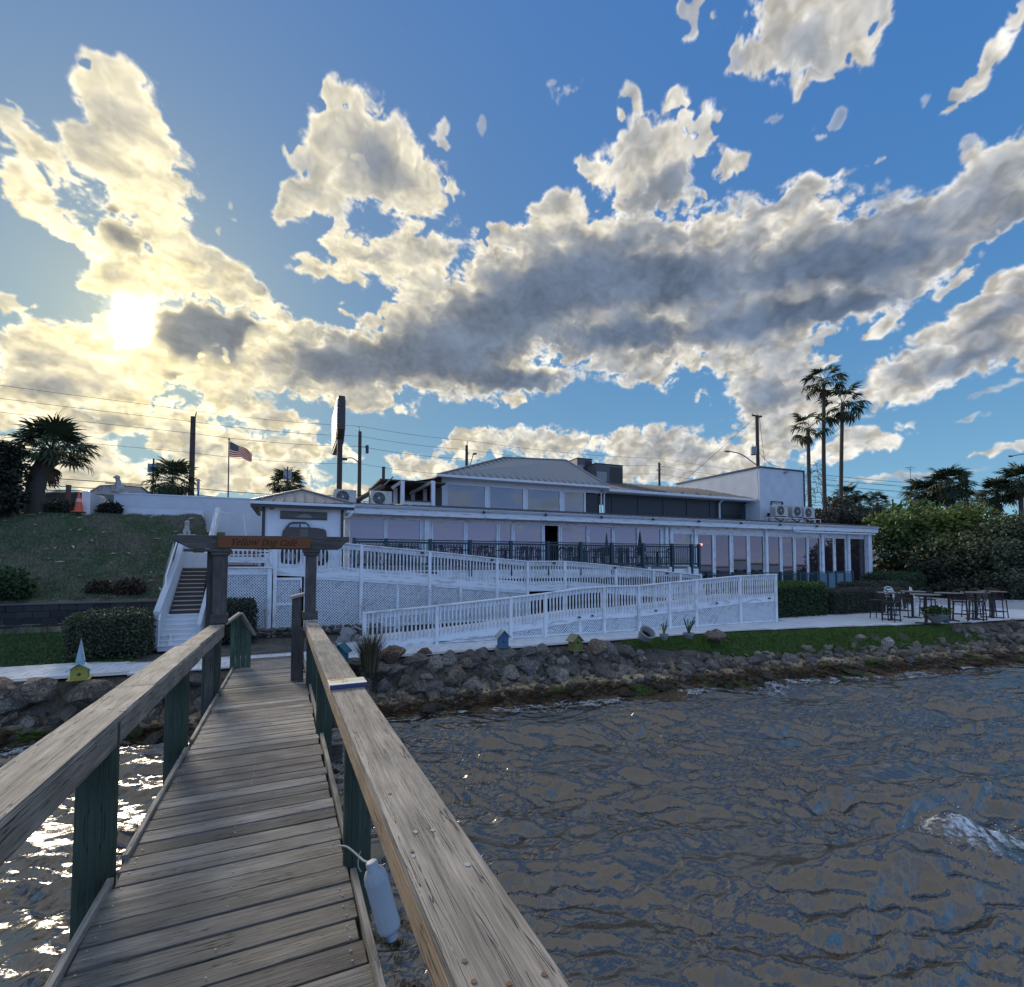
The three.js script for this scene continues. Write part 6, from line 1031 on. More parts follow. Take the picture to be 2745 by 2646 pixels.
// fountain grass on the rocks beside the ramp
{
  rnd = mulberry(95);
  const at = onY(992, 1788, 0.9), t = thing('grass_tuft', 'brown tuft of tall fountain grass on the rocks at the low end of the ramp', 'grass tuft', V(at.x, 0.8, at.z)); const k = kit();
  for (let i = 0; i < 420; i++) { const a = rnd() * 6.28, r0 = rr(0, 0.16), s = rr(0.10, 0.42), h = rr(0.5, 0.98), w = 0.006, c = rr(0.7, 1.3), gq = rnd() < 0.35, b = V(Math.cos(a) * r0, 0, Math.sin(a) * r0), m = V(b.x + Math.cos(a) * s * 0.35, h * 0.62, b.z + Math.sin(a) * s * 0.35), e = V(b.x + Math.cos(a) * s, h, b.z + Math.sin(a) * s), n = V(-Math.sin(a) * w, 0, Math.cos(a) * w); const f = kit().faces([[b.clone().sub(n), b.clone().add(n), m.clone().add(n), m.clone().sub(n)], [m.clone().sub(n), m.clone().add(n), e]]); tint(f.g[0], ...(gq ? [0.10 * c, 0.11 * c, 0.045 * c] : [0.125 * c, 0.085 * c, 0.055 * c])); k.g.push(f.g[0]); }
  const m = new THREE.Mesh(k.geometry(), std({ color: 0xffffff, vertexColors: true, roughness: 0.9 })); m.name = 'blades'; m.userData.kind = 'stuff'; t.add(m);
  const roots = kit(); for (let i = 0; i < 7; i++) { const a = i * 0.9; roots.rod(V(Math.cos(a) * 0.05, -0.1, Math.sin(a) * 0.05), V(Math.cos(a) * 0.13, 0.14, Math.sin(a) * 0.13), 0.04, 0.02, 6); } const rm = new THREE.Mesh(roots.geometry(), std({ color: lin(0.07, 0.05, 0.035), roughness: 1 })); rm.name = 'crown_base'; t.add(rm);
}

// ------------------------------------------------------------------ road behind: poles, wires, lamps, signs, flag, cars
const PZ = -45, poleMat = std({ color: lin(0.075, 0.062, 0.055), roughness: 0.9 });
{
  rnd = mulberry(97);
  const mkPole = (label, px, pyTop, extra, z = PZ, r = 0.17) => { const h = onZ(px, pyTop, z), t = thing('utility_pole', label, 'utility pole', V(h.x, LOT - 0.5, z)); kit().rod(V(h.x, LOT - 1, z), h, r, r * 0.78, 12).build('pole', poleMat, t); extra?.(t, h, z); return h; };
  const pin = (t, h, z, list) => { for (const [dx, dy, L] of list) kit().rod(V(h.x, h.y - dy, z), V(h.x + dx, h.y - dy + 0.1, z), 0.05, 0.04, 6).rod(V(h.x + dx, h.y - dy + 0.05, z), V(h.x + dx, h.y - dy + L, z), 0.05, 0.03, 6).build('insulator', M.grey, t); };
  const p1 = mkPole('thick dark utility pole left of the flagpole', 518, 1117, (t, h, z) => { kit().rod(V(h.x + 0.1, h.y - 0.3, z), V(h.x + 0.2, h.y + 0.4, z), 0.05, 0.04, 6).build('top_pin', M.grey, t); }, PZ, 0.22);
  const p2 = mkPole('utility pole with a cobra-head street lamp right of the tall sign', 965, 1157, (t, h, z) => {
    kit().rod(V(h.x, h.y - 0.3, z), V(h.x - 0.12, h.y + 0.42, z), 0.05, 0.04, 6).build('top_pin', M.grey, t);
    const a = onZ(962, 1240, z), b = onZ(925, 1229, z); kit().tube([a, a.clone().lerp(b, 0.5).add(V(0, 0.22, 0)), b], 0.05, 6, 14).build('lamp_arm', M.grey, t); kit().box(b.x - 0.1, b.y - 0.06, z, 0.55, 0.2, 0.3, { round: 0.06 }).build('lamp_head', M.trim, t);
    const c = onZ(984, 1200, z); kit().bar(V(h.x, c.y, z), V(c.x + 0.15, c.y + 0.1, z), 0.06, 0.06).build('bracket', M.grey, t); kit().rod(V(c.x, c.y - 0.5, z), V(c.x, c.y + 0.2, z), 0.14, 0.14, 8).build('cutout_switch', M.trim, t); }, PZ, 0.18);
  const p3 = mkPole('utility pole behind the hipped roof with a small lamp beside it', 1251, 1194, (t, h, z) => { kit().rod(V(h.x, h.y - 0.3, z), V(h.x + 0.06, h.y + 0.4, z), 0.05, 0.04, 6).build('top_pin', M.grey, t); const a = onZ(1260, 1248, z), b = onZ(1269, 1217, z); kit().rod(a, b, 0.05, 0.04, 6).build('lamp_arm', M.grey, t); kit().box(b.x + 0.12, b.y + 0.02, z, 0.4, 0.16, 0.25, { round: 0.04, rz: 0.15 }).build('lamp_head', M.trim, t); pin(t, h, z, [[0.14, 0.9, 0.3]]); });
  const p4 = mkPole('thin distant utility pole above the gallery roof', 1767, 1240, (t, h, z) => pin(t, h, z, [[0.25, 0.3, 0.2], [0.25, 0.9, 0.2], [0.2, 1.4, 0.2], [-0.3, 1.0, 0.3]]), PZ, 0.15);
  const p5 = mkPole('tall utility pole with crossarm and transformer behind the white block', 2029, 1114, (t, h, z) => {
    kit().lim(h.x - 0.66, h.x + 0.66, h.y - 0.12, h.y + 0.02, z - 0.06, z + 0.06).build('crossarm', poleMat, t); for (const d of [-0.6, 0.1, 0.6]) kit().rod(V(h.x + d, h.y, z), V(h.x + d, h.y + 0.18, z), 0.045, 0.03, 6).build('insulator', M.grey, t); kit().bar(V(h.x, h.y - 0.45, z + 0.06), V(h.x - 0.3, h.y - 0.1, z + 0.06), 0.03, 0.05).bar(V(h.x, h.y - 0.45, z + 0.06), V(h.x + 0.3, h.y - 0.1, z + 0.06), 0.03, 0.05).build('brace', poleMat, t);
    const c = onZ(2018, 1208, z); kit().lathe([[0.001, -0.45], [0.26, -0.45], [0.29, -0.4], [0.29, 0.3], [0.25, 0.36], [0.001, 0.38]], V(c.x, c.y, z + 0.1), 16).build('transformer', std({ color: lin(0.32, 0.34, 0.35), roughness: 0.5 }), t); kit().rod(V(c.x - 0.08, c.y + 0.36, z + 0.1), V(c.x - 0.08, c.y + 0.6, z + 0.1), 0.04, 0.03, 6).build('bushing', M.grey, t);
    const a = onZ(2026, 1245, z), b = onZ(1955, 1210, z), m = onZ(1985, 1217, z); kit().tube([a, m, b], 0.055, 6, 16).build('lamp_arm', M.steel, t); kit().box(b.x - 0.25, b.y - 0.03, z, 0.6, 0.14, 0.3, { round: 0.05 }).build('lamp_head', M.grey, t); }, -36, 0.2);
  // wires: from pole to pole along the road
  const wireMat = std({ color: lin(0.03, 0.03, 0.032), roughness: 0.6 });
  const chain = [V(-58, 17.2, PZ), V(p1.x, p1.y, PZ), V(p2.x, p2.y, PZ), V(p3.x, p3.y, PZ), V(p4.x, p4.y, PZ), V(62, 14.2, PZ), V(100, 14.3, PZ)];
  const runs = [['topmost thin overhead wire along the road', 0.42, 0.013, 0.35], ['second overhead wire just below the topmost one', -0.45, 0.014, 0.4], ['third overhead wire of the upper group', -1.35, 0.015, 0.45], ['single overhead wire in the middle between the two groups', -2.85, 0.013, 0.5], ['upper one of the two low cables near the roofs', -5.55, 0.026, 0.5], ['lower one of the two low cables near the roofs', -6.05, 0.026, 0.55]];
  for (const [label, dy, r, sag] of runs) { const pts = []; for (let i = 0; i + 1 < chain.length; i++) for (let j = 0; j < 6; j++) { const f = j / 6, p = chain[i].clone().lerp(chain[i + 1], f); pts.push(V(p.x, p.y + dy - sag * 4 * f * (1 - f) * Math.min(1, (chain[i + 1].x - chain[i].x) / 25), PZ + 0.2)); } const k = kit().tube(pts, r, 4, 120); tag(k.build('overhead_wire', wireMat, scene), label, 'wire'); }
  for (const [a, b, label] of [[onZ(2024, 1120, -36), onZ(1690, 1400, -46), 'slanting wire running down left from the crossarm pole'], [onZ(2036, 1120, -36), onZ(2052, 1250, -36), 'short wire hanging beside the crossarm pole'], [onZ(2036, 1215, -36), onZ(2094, 1253, -34), 'drop wire from the transformer pole to the white block roof'], [onZ(2155, 1288, -40), onZ(2440, 1337, -60), 'low cable running right from the white block']]) { const m = a.clone().lerp(b, 0.5).add(V(0, -0.35, 0)); tag(kit().tube([a, m, b], 0.022, 4, 24).build('overhead_wire', wireMat, scene), label, 'wire'); }
  for (const [y0, y1, label] of [[1272, 1295, 'upper of the three wires running right above the red roof'], [1284, 1306, 'middle of the three wires running right above the red roof'], [1298, 1320, 'lowest of the three wires running right above the red roof']]) tag(kit().tube([onZ(2195, y0, -46), onZ(2330, (y0 + y1) / 2 + 2, -46), onZ(2450, y1, -46)], 0.03, 4, 16).build('overhead_wire', wireMat, scene), label, 'wire');
}
{
  rnd = mulberry(98);
  // tall business sign seen almost edge-on
  const b = onZ(904, 1328, -34), t = thing('pole_sign', 'tall illuminated roadside sign cabinet on a pole seen nearly edge-on', 'sign', V(b.x, LOT, -34.5));
  const hi = onZ(910, 1056, -34), lo = onZ(910, 1180, -34), x1 = onZ(923, 1100, -34).x, x0 = onZ(908, 1100, -34).x;
  const shape = new THREE.Shape([[-34, hi.y - 0.15], [-34.5, hi.y], [-39.2, hi.y], [-39.6, hi.y - 0.2], [-39.6, lo.y + 0.9], [-39.2, lo.y + 0.1], [-38, lo.y], [-35, lo.y], [-34, lo.y + 0.75]].map(([z, y]) => new THREE.Vector2(-z, y)));
  const g = new THREE.ExtrudeGeometry(shape, { depth: x1 - x0, bevelEnabled: true, bevelSize: 0.05, bevelThickness: 0.05, bevelSegments: 1 }); g.rotateY(Math.PI / 2); g.translate(x0, 0, 0); kit().add(g).build('cabinet', std({ color: lin(0.055, 0.042, 0.038), roughness: 0.5 }), t);
  const f = new THREE.ExtrudeGeometry(new THREE.Shape([[34.15, hi.y - 0.3], [34.6, hi.y - 0.2], [39.3, hi.y - 0.2], [39.45, lo.y + 0.9], [38.9, lo.y + 0.25], [35.1, lo.y + 0.2], [34.15, lo.y + 0.9]].map(([z, y]) => new THREE.Vector2(z, y))), { depth: 0.03, bevelEnabled: false }); f.rotateY(Math.PI / 2);
  kit().add(f.clone().translate(x0 - 0.09, 0, 0)).build('face', phys({ color: lin(0.42, 0.34, 0.22), roughness: 0.6, transmission: 0.25, thickness: 0 }), t); kit().add(f.translate(x1 + 0.06, 0, 0)).build('face', phys({ color: lin(0.42, 0.34, 0.22), roughness: 0.6, transmission: 0.25, thickness: 0 }), t);
  const pm = kit().lim(b.x - 0.02, b.x + 0.30, LOT - 1, lo.y + 0.1, -34.5, -34.2, 0.02).build('pole', std({ color: lin(0.055, 0.035, 0.03), roughness: 0.7 }), t);
  // smaller signs seen from behind
  const small = (label, px, py0, py1, w, z, pyPole, head) => { const a = onZ(px, py0, z), c = onZ(px, py1, z), s = thing('road_sign', label, 'sign', V(a.x, LOT, z)); kit().rod(V(a.x, LOT - 0.5, z - 0.04), V(a.x, onZ(px, pyPole, z).y, z - 0.04), 0.045, 0.045, 8).build('pole', M.trim, s); kit().lim(a.x - w / 2, a.x + w / 2, c.y, a.y, z + 0.01, z + 0.04, 0.01).build('panel', std({ color: lin(0.30, 0.33, 0.36), roughness: 0.5 }), s); if (head) kit().lim(a.x - 0.03, a.x + 0.03, c.y, a.y, z + 0.042, z + 0.06).build('stiffener', M.trim, s); };
  small('square sign seen from behind left of the round dark palm', 411, 1243, 1267, 0.52, -34, 1229, true);
  small('square pale sign standing above the palm over the entrance hut', 771, 1262, 1286, 0.48, -35, 1251, true);
  small('narrow upright sign right of the thick utility pole', 532, 1285, 1317, 0.14, -32, 1284, false);
  // bollards and posts by the parking lot
  for (const [px, py0, py1, label] of [[108, 1299, 1350, 'brown wooden post between the leaning palm and the left tree'], [184, 1302, 1350, 'brown wooden post beside the parked dark car']]) { const a = onZ(px, py0, -26.8), c = onZ(px, py1, -26.8), s = thing('wooden_post', label, 'post', V(a.x, c.y - 0.3, -26.8)); kit().box(a.x, (a.y + c.y - 0.3) / 2, -26.8, 0.15, a.y - c.y + 0.3, 0.15, { round: 0.015 }).build('post', std({ color: lin(0.15, 0.085, 0.06), roughness: 0.9 }), s); kit().box(a.x, a.y + 0.01, -26.8, 0.17, 0.03, 0.17, { round: 0.008 }).build('cap', std({ color: lin(0.12, 0.07, 0.05), roughness: 0.9 }), s); }
  // flag on its pole
  const f0 = onZ(614, 1177, -34), fp = thing('flagpole', 'thin flagpole flying a stars and stripes flag above the parking wall', 'flagpole', V(f0.x, LOT, -34));
  kit().rod(V(onZ(612, 1335, -34).x, LOT, -34), f0, 0.045, 0.03, 8).build('pole', std({ color: lin(0.18, 0.14, 0.13), roughness: 0.5 }), fp); kit().add(new THREE.SphereGeometry(0.06, 8, 6), new THREE.Matrix4().setPosition(f0)).build('finial', M.grey, fp);
  const cv = document.createElement('canvas'); cv.width = 380; cv.height = 200; const c = cv.getContext('2d'); for (let i = 0; i < 13; i++) { c.fillStyle = i % 2 ? '#cfc4ba' : '#8a2a34'; c.fillRect(0, i * 200 / 13, 380, 16); } c.fillStyle = '#2a3050'; c.fillRect(0, 0, 152, 108); c.fillStyle = '#d8d4d0'; for (let r = 0; r < 9; r++) for (let k = 0; k < (r % 2 ? 5 : 6); k++) { const x = 13 + k * 25 + (r % 2 ? 12.5 : 0), y = 11 + r * 10.8; c.beginPath(); for (let a = 0; a < 10; a++) { const R = a % 2 ? 1.8 : 4.4, th = -Math.PI / 2 + a * Math.PI / 5; c.lineTo(x + R * Math.cos(th), y + R * Math.sin(th)); } c.fill(); }
  const tx = new THREE.CanvasTexture(cv); tx.colorSpace = THREE.SRGBColorSpace; const P = [], U = [], I = [], NX = 34, NY = 14, top = onZ(616, 1183, -34), W = 1.5, H = 0.92;
  for (let j = 0; j <= NY; j++) for (let i = 0; i <= NX; i++) { const u = i / NX, v = j / NY, sag = 0.62 * Math.pow(u, 1.15) * (1 - 0.15 * v) + 0.10 * Math.sin(u * 7 + v * 2) * u; const squeeze = 1 - 0.42 * u; P.push(top.x + u * W * 0.80, top.y - sag - v * H * squeeze, -34 + 0.16 * Math.sin(u * 9 - v * 3) * u + 0.1 * Math.sin(v * 5 + u * 4) * u); U.push(u, 1 - v); }
  for (let j = 0; j < NY; j++) for (let i = 0; i < NX; i++) { const a = j * (NX + 1) + i, b2 = a + NX + 1; I.push(a, b2, a + 1, b2, b2 + 1, a + 1); } const fg = new THREE.BufferGeometry(); fg.setAttribute('position', new THREE.Float32BufferAttribute(P, 3)); fg.setAttribute('uv', new THREE.Float32BufferAttribute(U, 2)); fg.setIndex(I); fg.computeVertexNormals();
  kit().add(fg).build('flag', phys({ map: tx, roughness: 0.85, transmission: 0.3, thickness: 0 }), fp);
  // television mast and the lamp at the right
  const m = onZ(2440, 1255, -40), mb = thing('tv_antenna', 'thin television aerial on a mast in front of the sky at the right', 'antenna', V(m.x, LAND, -40)); kit().rod(V(m.x, LAND, -40), m, 0.05, 0.04, 6).build('mast', M.grey, mb);
  for (const [dy, w, sl] of [[0.05, 0.95, 0.04], [-0.18, 0.5, -0.05], [0.15, 0.6, 0.2]]) kit().rod(V(m.x - w, m.y + dy - sl, -40), V(m.x + w * 0.9, m.y + dy + sl, -40), 0.025, 0.025, 5).build('aerial_rod', M.grey, mb); kit().rod(V(m.x - 0.7, m.y + 0.04, -40.3), V(m.x + 0.7, m.y + 0.04, -39.7), 0.025, 0.025, 5).build('boom', M.grey, mb);
  const a = onZ(2745, 1217, -32), s = thing('street_lamp', 'street lamp on a curved arm at the right edge of the sky', 'street lamp', V(a.x + 2.2, LAND, -32)); kit().tube([onZ(2715, 1222, -32), a, V(a.x + 1.2, a.y + 0.05, -32), V(a.x + 2.2, a.y - 0.6, -32), V(a.x + 2.2, LAND, -32)], 0.06, 8, 40).build('pole', M.grey, s); const l = onZ(2709, 1223, -32); kit().box(l.x, l.y, -32, 0.6, 0.16, 0.28, { round: 0.06 }).build('lamp_head', M.trim, s);
  const up = onZ(2590, 1275, -31), ds = thing('wooden_post', 'dark distant pole stub standing among the right-hand palms', 'post', V(up.x, LAND, -31)); kit().rod(V(up.x, LAND, -31), up, 0.17, 0.14, 10).build('pole', poleMat, ds); kit().rod(up, up.clone().add(V(0, 0.12, 0)), 0.2, 0.2, 10).build('cap', poleMat, ds);
  const u2 = onZ(2393, 1338, -50), d2 = thing('utility_pole', 'small far utility pole with a bracket left of the red roof', 'utility pole', V(u2.x, LAND, -50)); kit().rod(V(u2.x, LAND, -50), u2, 0.15, 0.12, 8).build('pole', poleMat, d2); kit().bar(u2.clone().add(V(0, -0.15, 0)), u2.clone().add(V(-1.4, -0.4, 0)), 0.05, 0.05).build('bracket', poleMat, d2);
}
// houses glimpsed at the right
{
  const p = (px, py, z = -42) => onZ(px, py, z), r = thing('red_roof_house', 'house with a weathered red tiled roof above the trees', 'house', V(p(2400, 1400).x, LAND, -44));
  const a = p(2345, 1390), b = p(2520, 1372), c = p(2480, 1354), d = p(2375, 1362);
  const tile = std({ color: lin(0.17, 0.075, 0.052), map: scaled(soft, 0.6, 0.6), roughness: 0.9 });
  kit().faces([[a, V(b.x, b.y - 0.1, -42), V(c.x, c.y, -46), V(d.x, d.y + 0.05, -46)], [V(a.x, a.y, -42), V(d.x, d.y + 0.05, -46), V(a.x, a.y, -50)]]).build('roof', tile, r);
  const rw = boxG(1, 0.1, 0.16, 0.02); for (let j = 0; j < 9; j++) { const f = j / 9, l = a.clone().lerp(V(d.x, d.y + 0.05, -46), f), q = V(b.x, b.y - 0.1, -42).lerp(V(c.x, c.y, -46), f); kit().bar(l.add(V(0, 0.04, 0)), q.add(V(0, 0.04, 0)), 0.2, 0.08).build('tile_course', tile, r); }
  kit().lim(a.x + 0.6, b.x, LAND, a.y - 0.02, -49.5, -42.8).build('wall', M.paleWall, r);
  kit().bar(p(2350, 1392), p(2430, 1392), 0.1, 0.25).build('eave_board', M.whiteFar, r);
  const h = thing('white_cottage', 'small white cottage half hidden behind the trees right of the restaurant', 'house', V(onZ(2375, 1500, -32).x, LAND, -34)); const q = (px, py) => onZ(px, py, -32);
  kit().lim(q(2340, 1500).x, q(2415, 1500).x, LAND, q(2370, 1462).y, -36, -32.1).build('wall', M.paleWall, h); kit().faces([[q(2335, 1464), q(2420, 1466), V(q(2420, 0).x, q(2400, 1440).y, -35), V(q(2335, 0).x, q(2350, 1438).y, -35)]]).build('roof', M.grey, h);
  windowAt(h, q(2355, 0).x, q(2378, 0).x, q(2360, 1515).y, q(2360, 1480).y, -32.05, { frame: 0.07, glass: M.black }); windowAt(h, q(2384, 0).x, q(2399, 0).x, q(2390, 1515).y, q(2390, 1480).y, -32.05, { frame: 0.07, glass: M.black });
  const f = thing('picket_fence', 'short white picket fence in front of the half-hidden cottage', 'fence', V(q(2375, 0).x, LAND, -29)); const z = -29, fx = (px) => onZ(px, 1525, z).x, y0 = onZ(2375, 1527, z).y, y1 = onZ(2375, 1516, z).y; for (let x = fx(2348); x < fx(2445); x += 0.17) kit().slab([[x, y0 - 0.15], [x + 0.1, y0 - 0.15], [x + 0.1, y1], [x + 0.05, y1 + 0.08], [x, y1]], z, z - 0.03).build('picket', M.whiteFar, f); for (const y of [y0, y1 - 0.06]) kit().lim(fx(2347), fx(2446), y - 0.04, y + 0.03, z - 0.06, z - 0.032).build('rail', M.whiteFar, f);
  kit().lim(fx(2347), fx(2446), LAND, y0 - 0.2, z - 0.2, z - 0.05).build('base_wall', M.paleWall, f);
}
// parked cars, mostly hidden by the wall and the slope
{
  const car = (label, px, pyRoof, z, L, turn, paint) => {
    const at = onZ(px, pyRoof, z), base = V(at.x, at.y - 1.72, z), t = thing('parked_car', label, 'car', base, turn), B = (name, k, m) => { const q = new THREE.Mesh(k.geometry(), m); q.name = name; t.add(q); };
    const prof = [[-2.2, 0.35], [-2.28, 0.8], [-2.1, 1.02], [-1.2, 1.12], [-0.55, 1.62], [0.2, 1.72], [1.3, 1.68], [1.95, 1.2], [2.25, 1.05], [2.3, 0.5], [2.2, 0.35]];
    B('body', kit().slab(prof.map(([x, y]) => [x * L, y]).reverse(), -0.86, 0.86, 0.08), paint);
    B('side_glass', kit().slab([[-0.95, 1.16], [-0.48, 1.56], [0.2, 1.63], [1.22, 1.6], [1.7, 1.2]].map(([x, y]) => [x * L, y]).reverse(), 0.855, 0.875), M.shade); B('side_glass', kit().slab([[-0.95, 1.16], [-0.48, 1.56], [0.2, 1.63], [1.22, 1.6], [1.7, 1.2]].map(([x, y]) => [x * L, y]).reverse(), -0.875, -0.855), M.shade);
    for (const x of [-1.35, 1.4]) for (const s of [-1, 1]) B('wheel', kit().add(new THREE.CylinderGeometry(0.36, 0.36, 0.22, 20).rotateX(Math.PI / 2), new THREE.Matrix4().setPosition(x * L, 0.36, s * 0.78)), M.black);
    for (const s of [-1, 1]) B('mirror', kit().box(-0.95 * L, 1.2, s * 0.98, 0.12, 0.14, 0.2, { round: 0.03 }), paint);
    for (const e of [-0.6, 0.6]) B('tail_light', kit().box(2.26 * L, 0.95, e, 0.06, 0.16, 0.28, { round: 0.02 }), std({ color: lin(0.35, 0.02, 0.02), roughness: 0.3 }));
    B('roof_rail', kit().bar(V(-0.3, 1.76, 0.66), V(1.2, 1.74, 0.66), 0.04, 0.04).bar(V(-0.3, 1.76, -0.66), V(1.2, 1.74, -0.66), 0.04, 0.04), M.trim);
  };
  car('dark car with a rounded roof parked behind the parking wall', 308, 1303, -31, 0.9, 0.15, phys({ color: lin(0.028, 0.03, 0.034), roughness: 0.3, clearcoat: 1, clearcoatRoughness: 0.08 }));
  car('low dark car parked behind the wooden posts beside the traffic cone', 176, 1322, -29, 0.95, -0.35, phys({ color: lin(0.02, 0.024, 0.032), roughness: 0.3, clearcoat: 1, clearcoatRoughness: 0.08 }));
  const c = onZ(210, 1370, -25.8), t = thing('traffic_cone', 'orange traffic cone with a pale band beside the white gatepost', 'traffic cone', V(c.x, c.y - 0.05, -25.8)); const org = std({ color: lin(0.72, 0.13, 0.06), roughness: 0.6 });
  const B = (name, k, m) => { const q = new THREE.Mesh(k.geometry(), m); q.name = name; t.add(q); }; B('cone', kit().lathe([[0.16, 0.03], [0.155, 0.05], [0.1, 0.42], [0.072, 0.56], [0.03, 0.82], [0.001, 0.83]], V(0, 0, 0), 20), org); B('base', kit().box(0, 0.015, 0, 0.42, 0.03, 0.42, { round: 0.01 }), org); B('band', kit().lathe([[0.102, 0.425], [0.075, 0.56]], V(0, 0, 0), 20), std({ color: lin(0.6, 0.5, 0.45), roughness: 0.5 }));
}

// a closed skin round a distance field, by marching cubes
function surface(f, lo, size, N) {
  const mc = new MarchingCubes(N, new THREE.MeshStandardMaterial(), false, false, 60000); mc.isolation = 0;
  const p = V(0, 0, 0), at = (i) => (i - N / 2) / (N / 2);
  for (let k = 0; k < N; k++) for (let j = 0; j < N; j++) for (let i = 0; i < N; i++) { p.set(lo.x + (at(i) + 1) / 2 * size, lo.y + (at(j) + 1) / 2 * size, lo.z + (at(k) + 1) / 2 * size); mc.field[i + j * N + k * N * N] = -f(p); }
  mc.update(); const n = mc.count, P = mc.positionArray.slice(0, n * 3), Q = mc.normalArray.slice(0, n * 3);
  for (let i = 0; i < n; i++) { P[i * 3] = lo.x + (P[i * 3] + 1) / 2 * size; P[i * 3 + 1] = lo.y + (P[i * 3 + 1] + 1) / 2 * size; P[i * 3 + 2] = lo.z + (P[i * 3 + 2] + 1) / 2 * size; }
  const g = new THREE.BufferGeometry(); g.setAttribute('position', new THREE.BufferAttribute(P, 3)); g.setAttribute('normal', new THREE.BufferAttribute(Q, 3)); g.setAttribute('uv', new THREE.BufferAttribute(new Float32Array(n * 2), 2)); return metreUV(g);
}
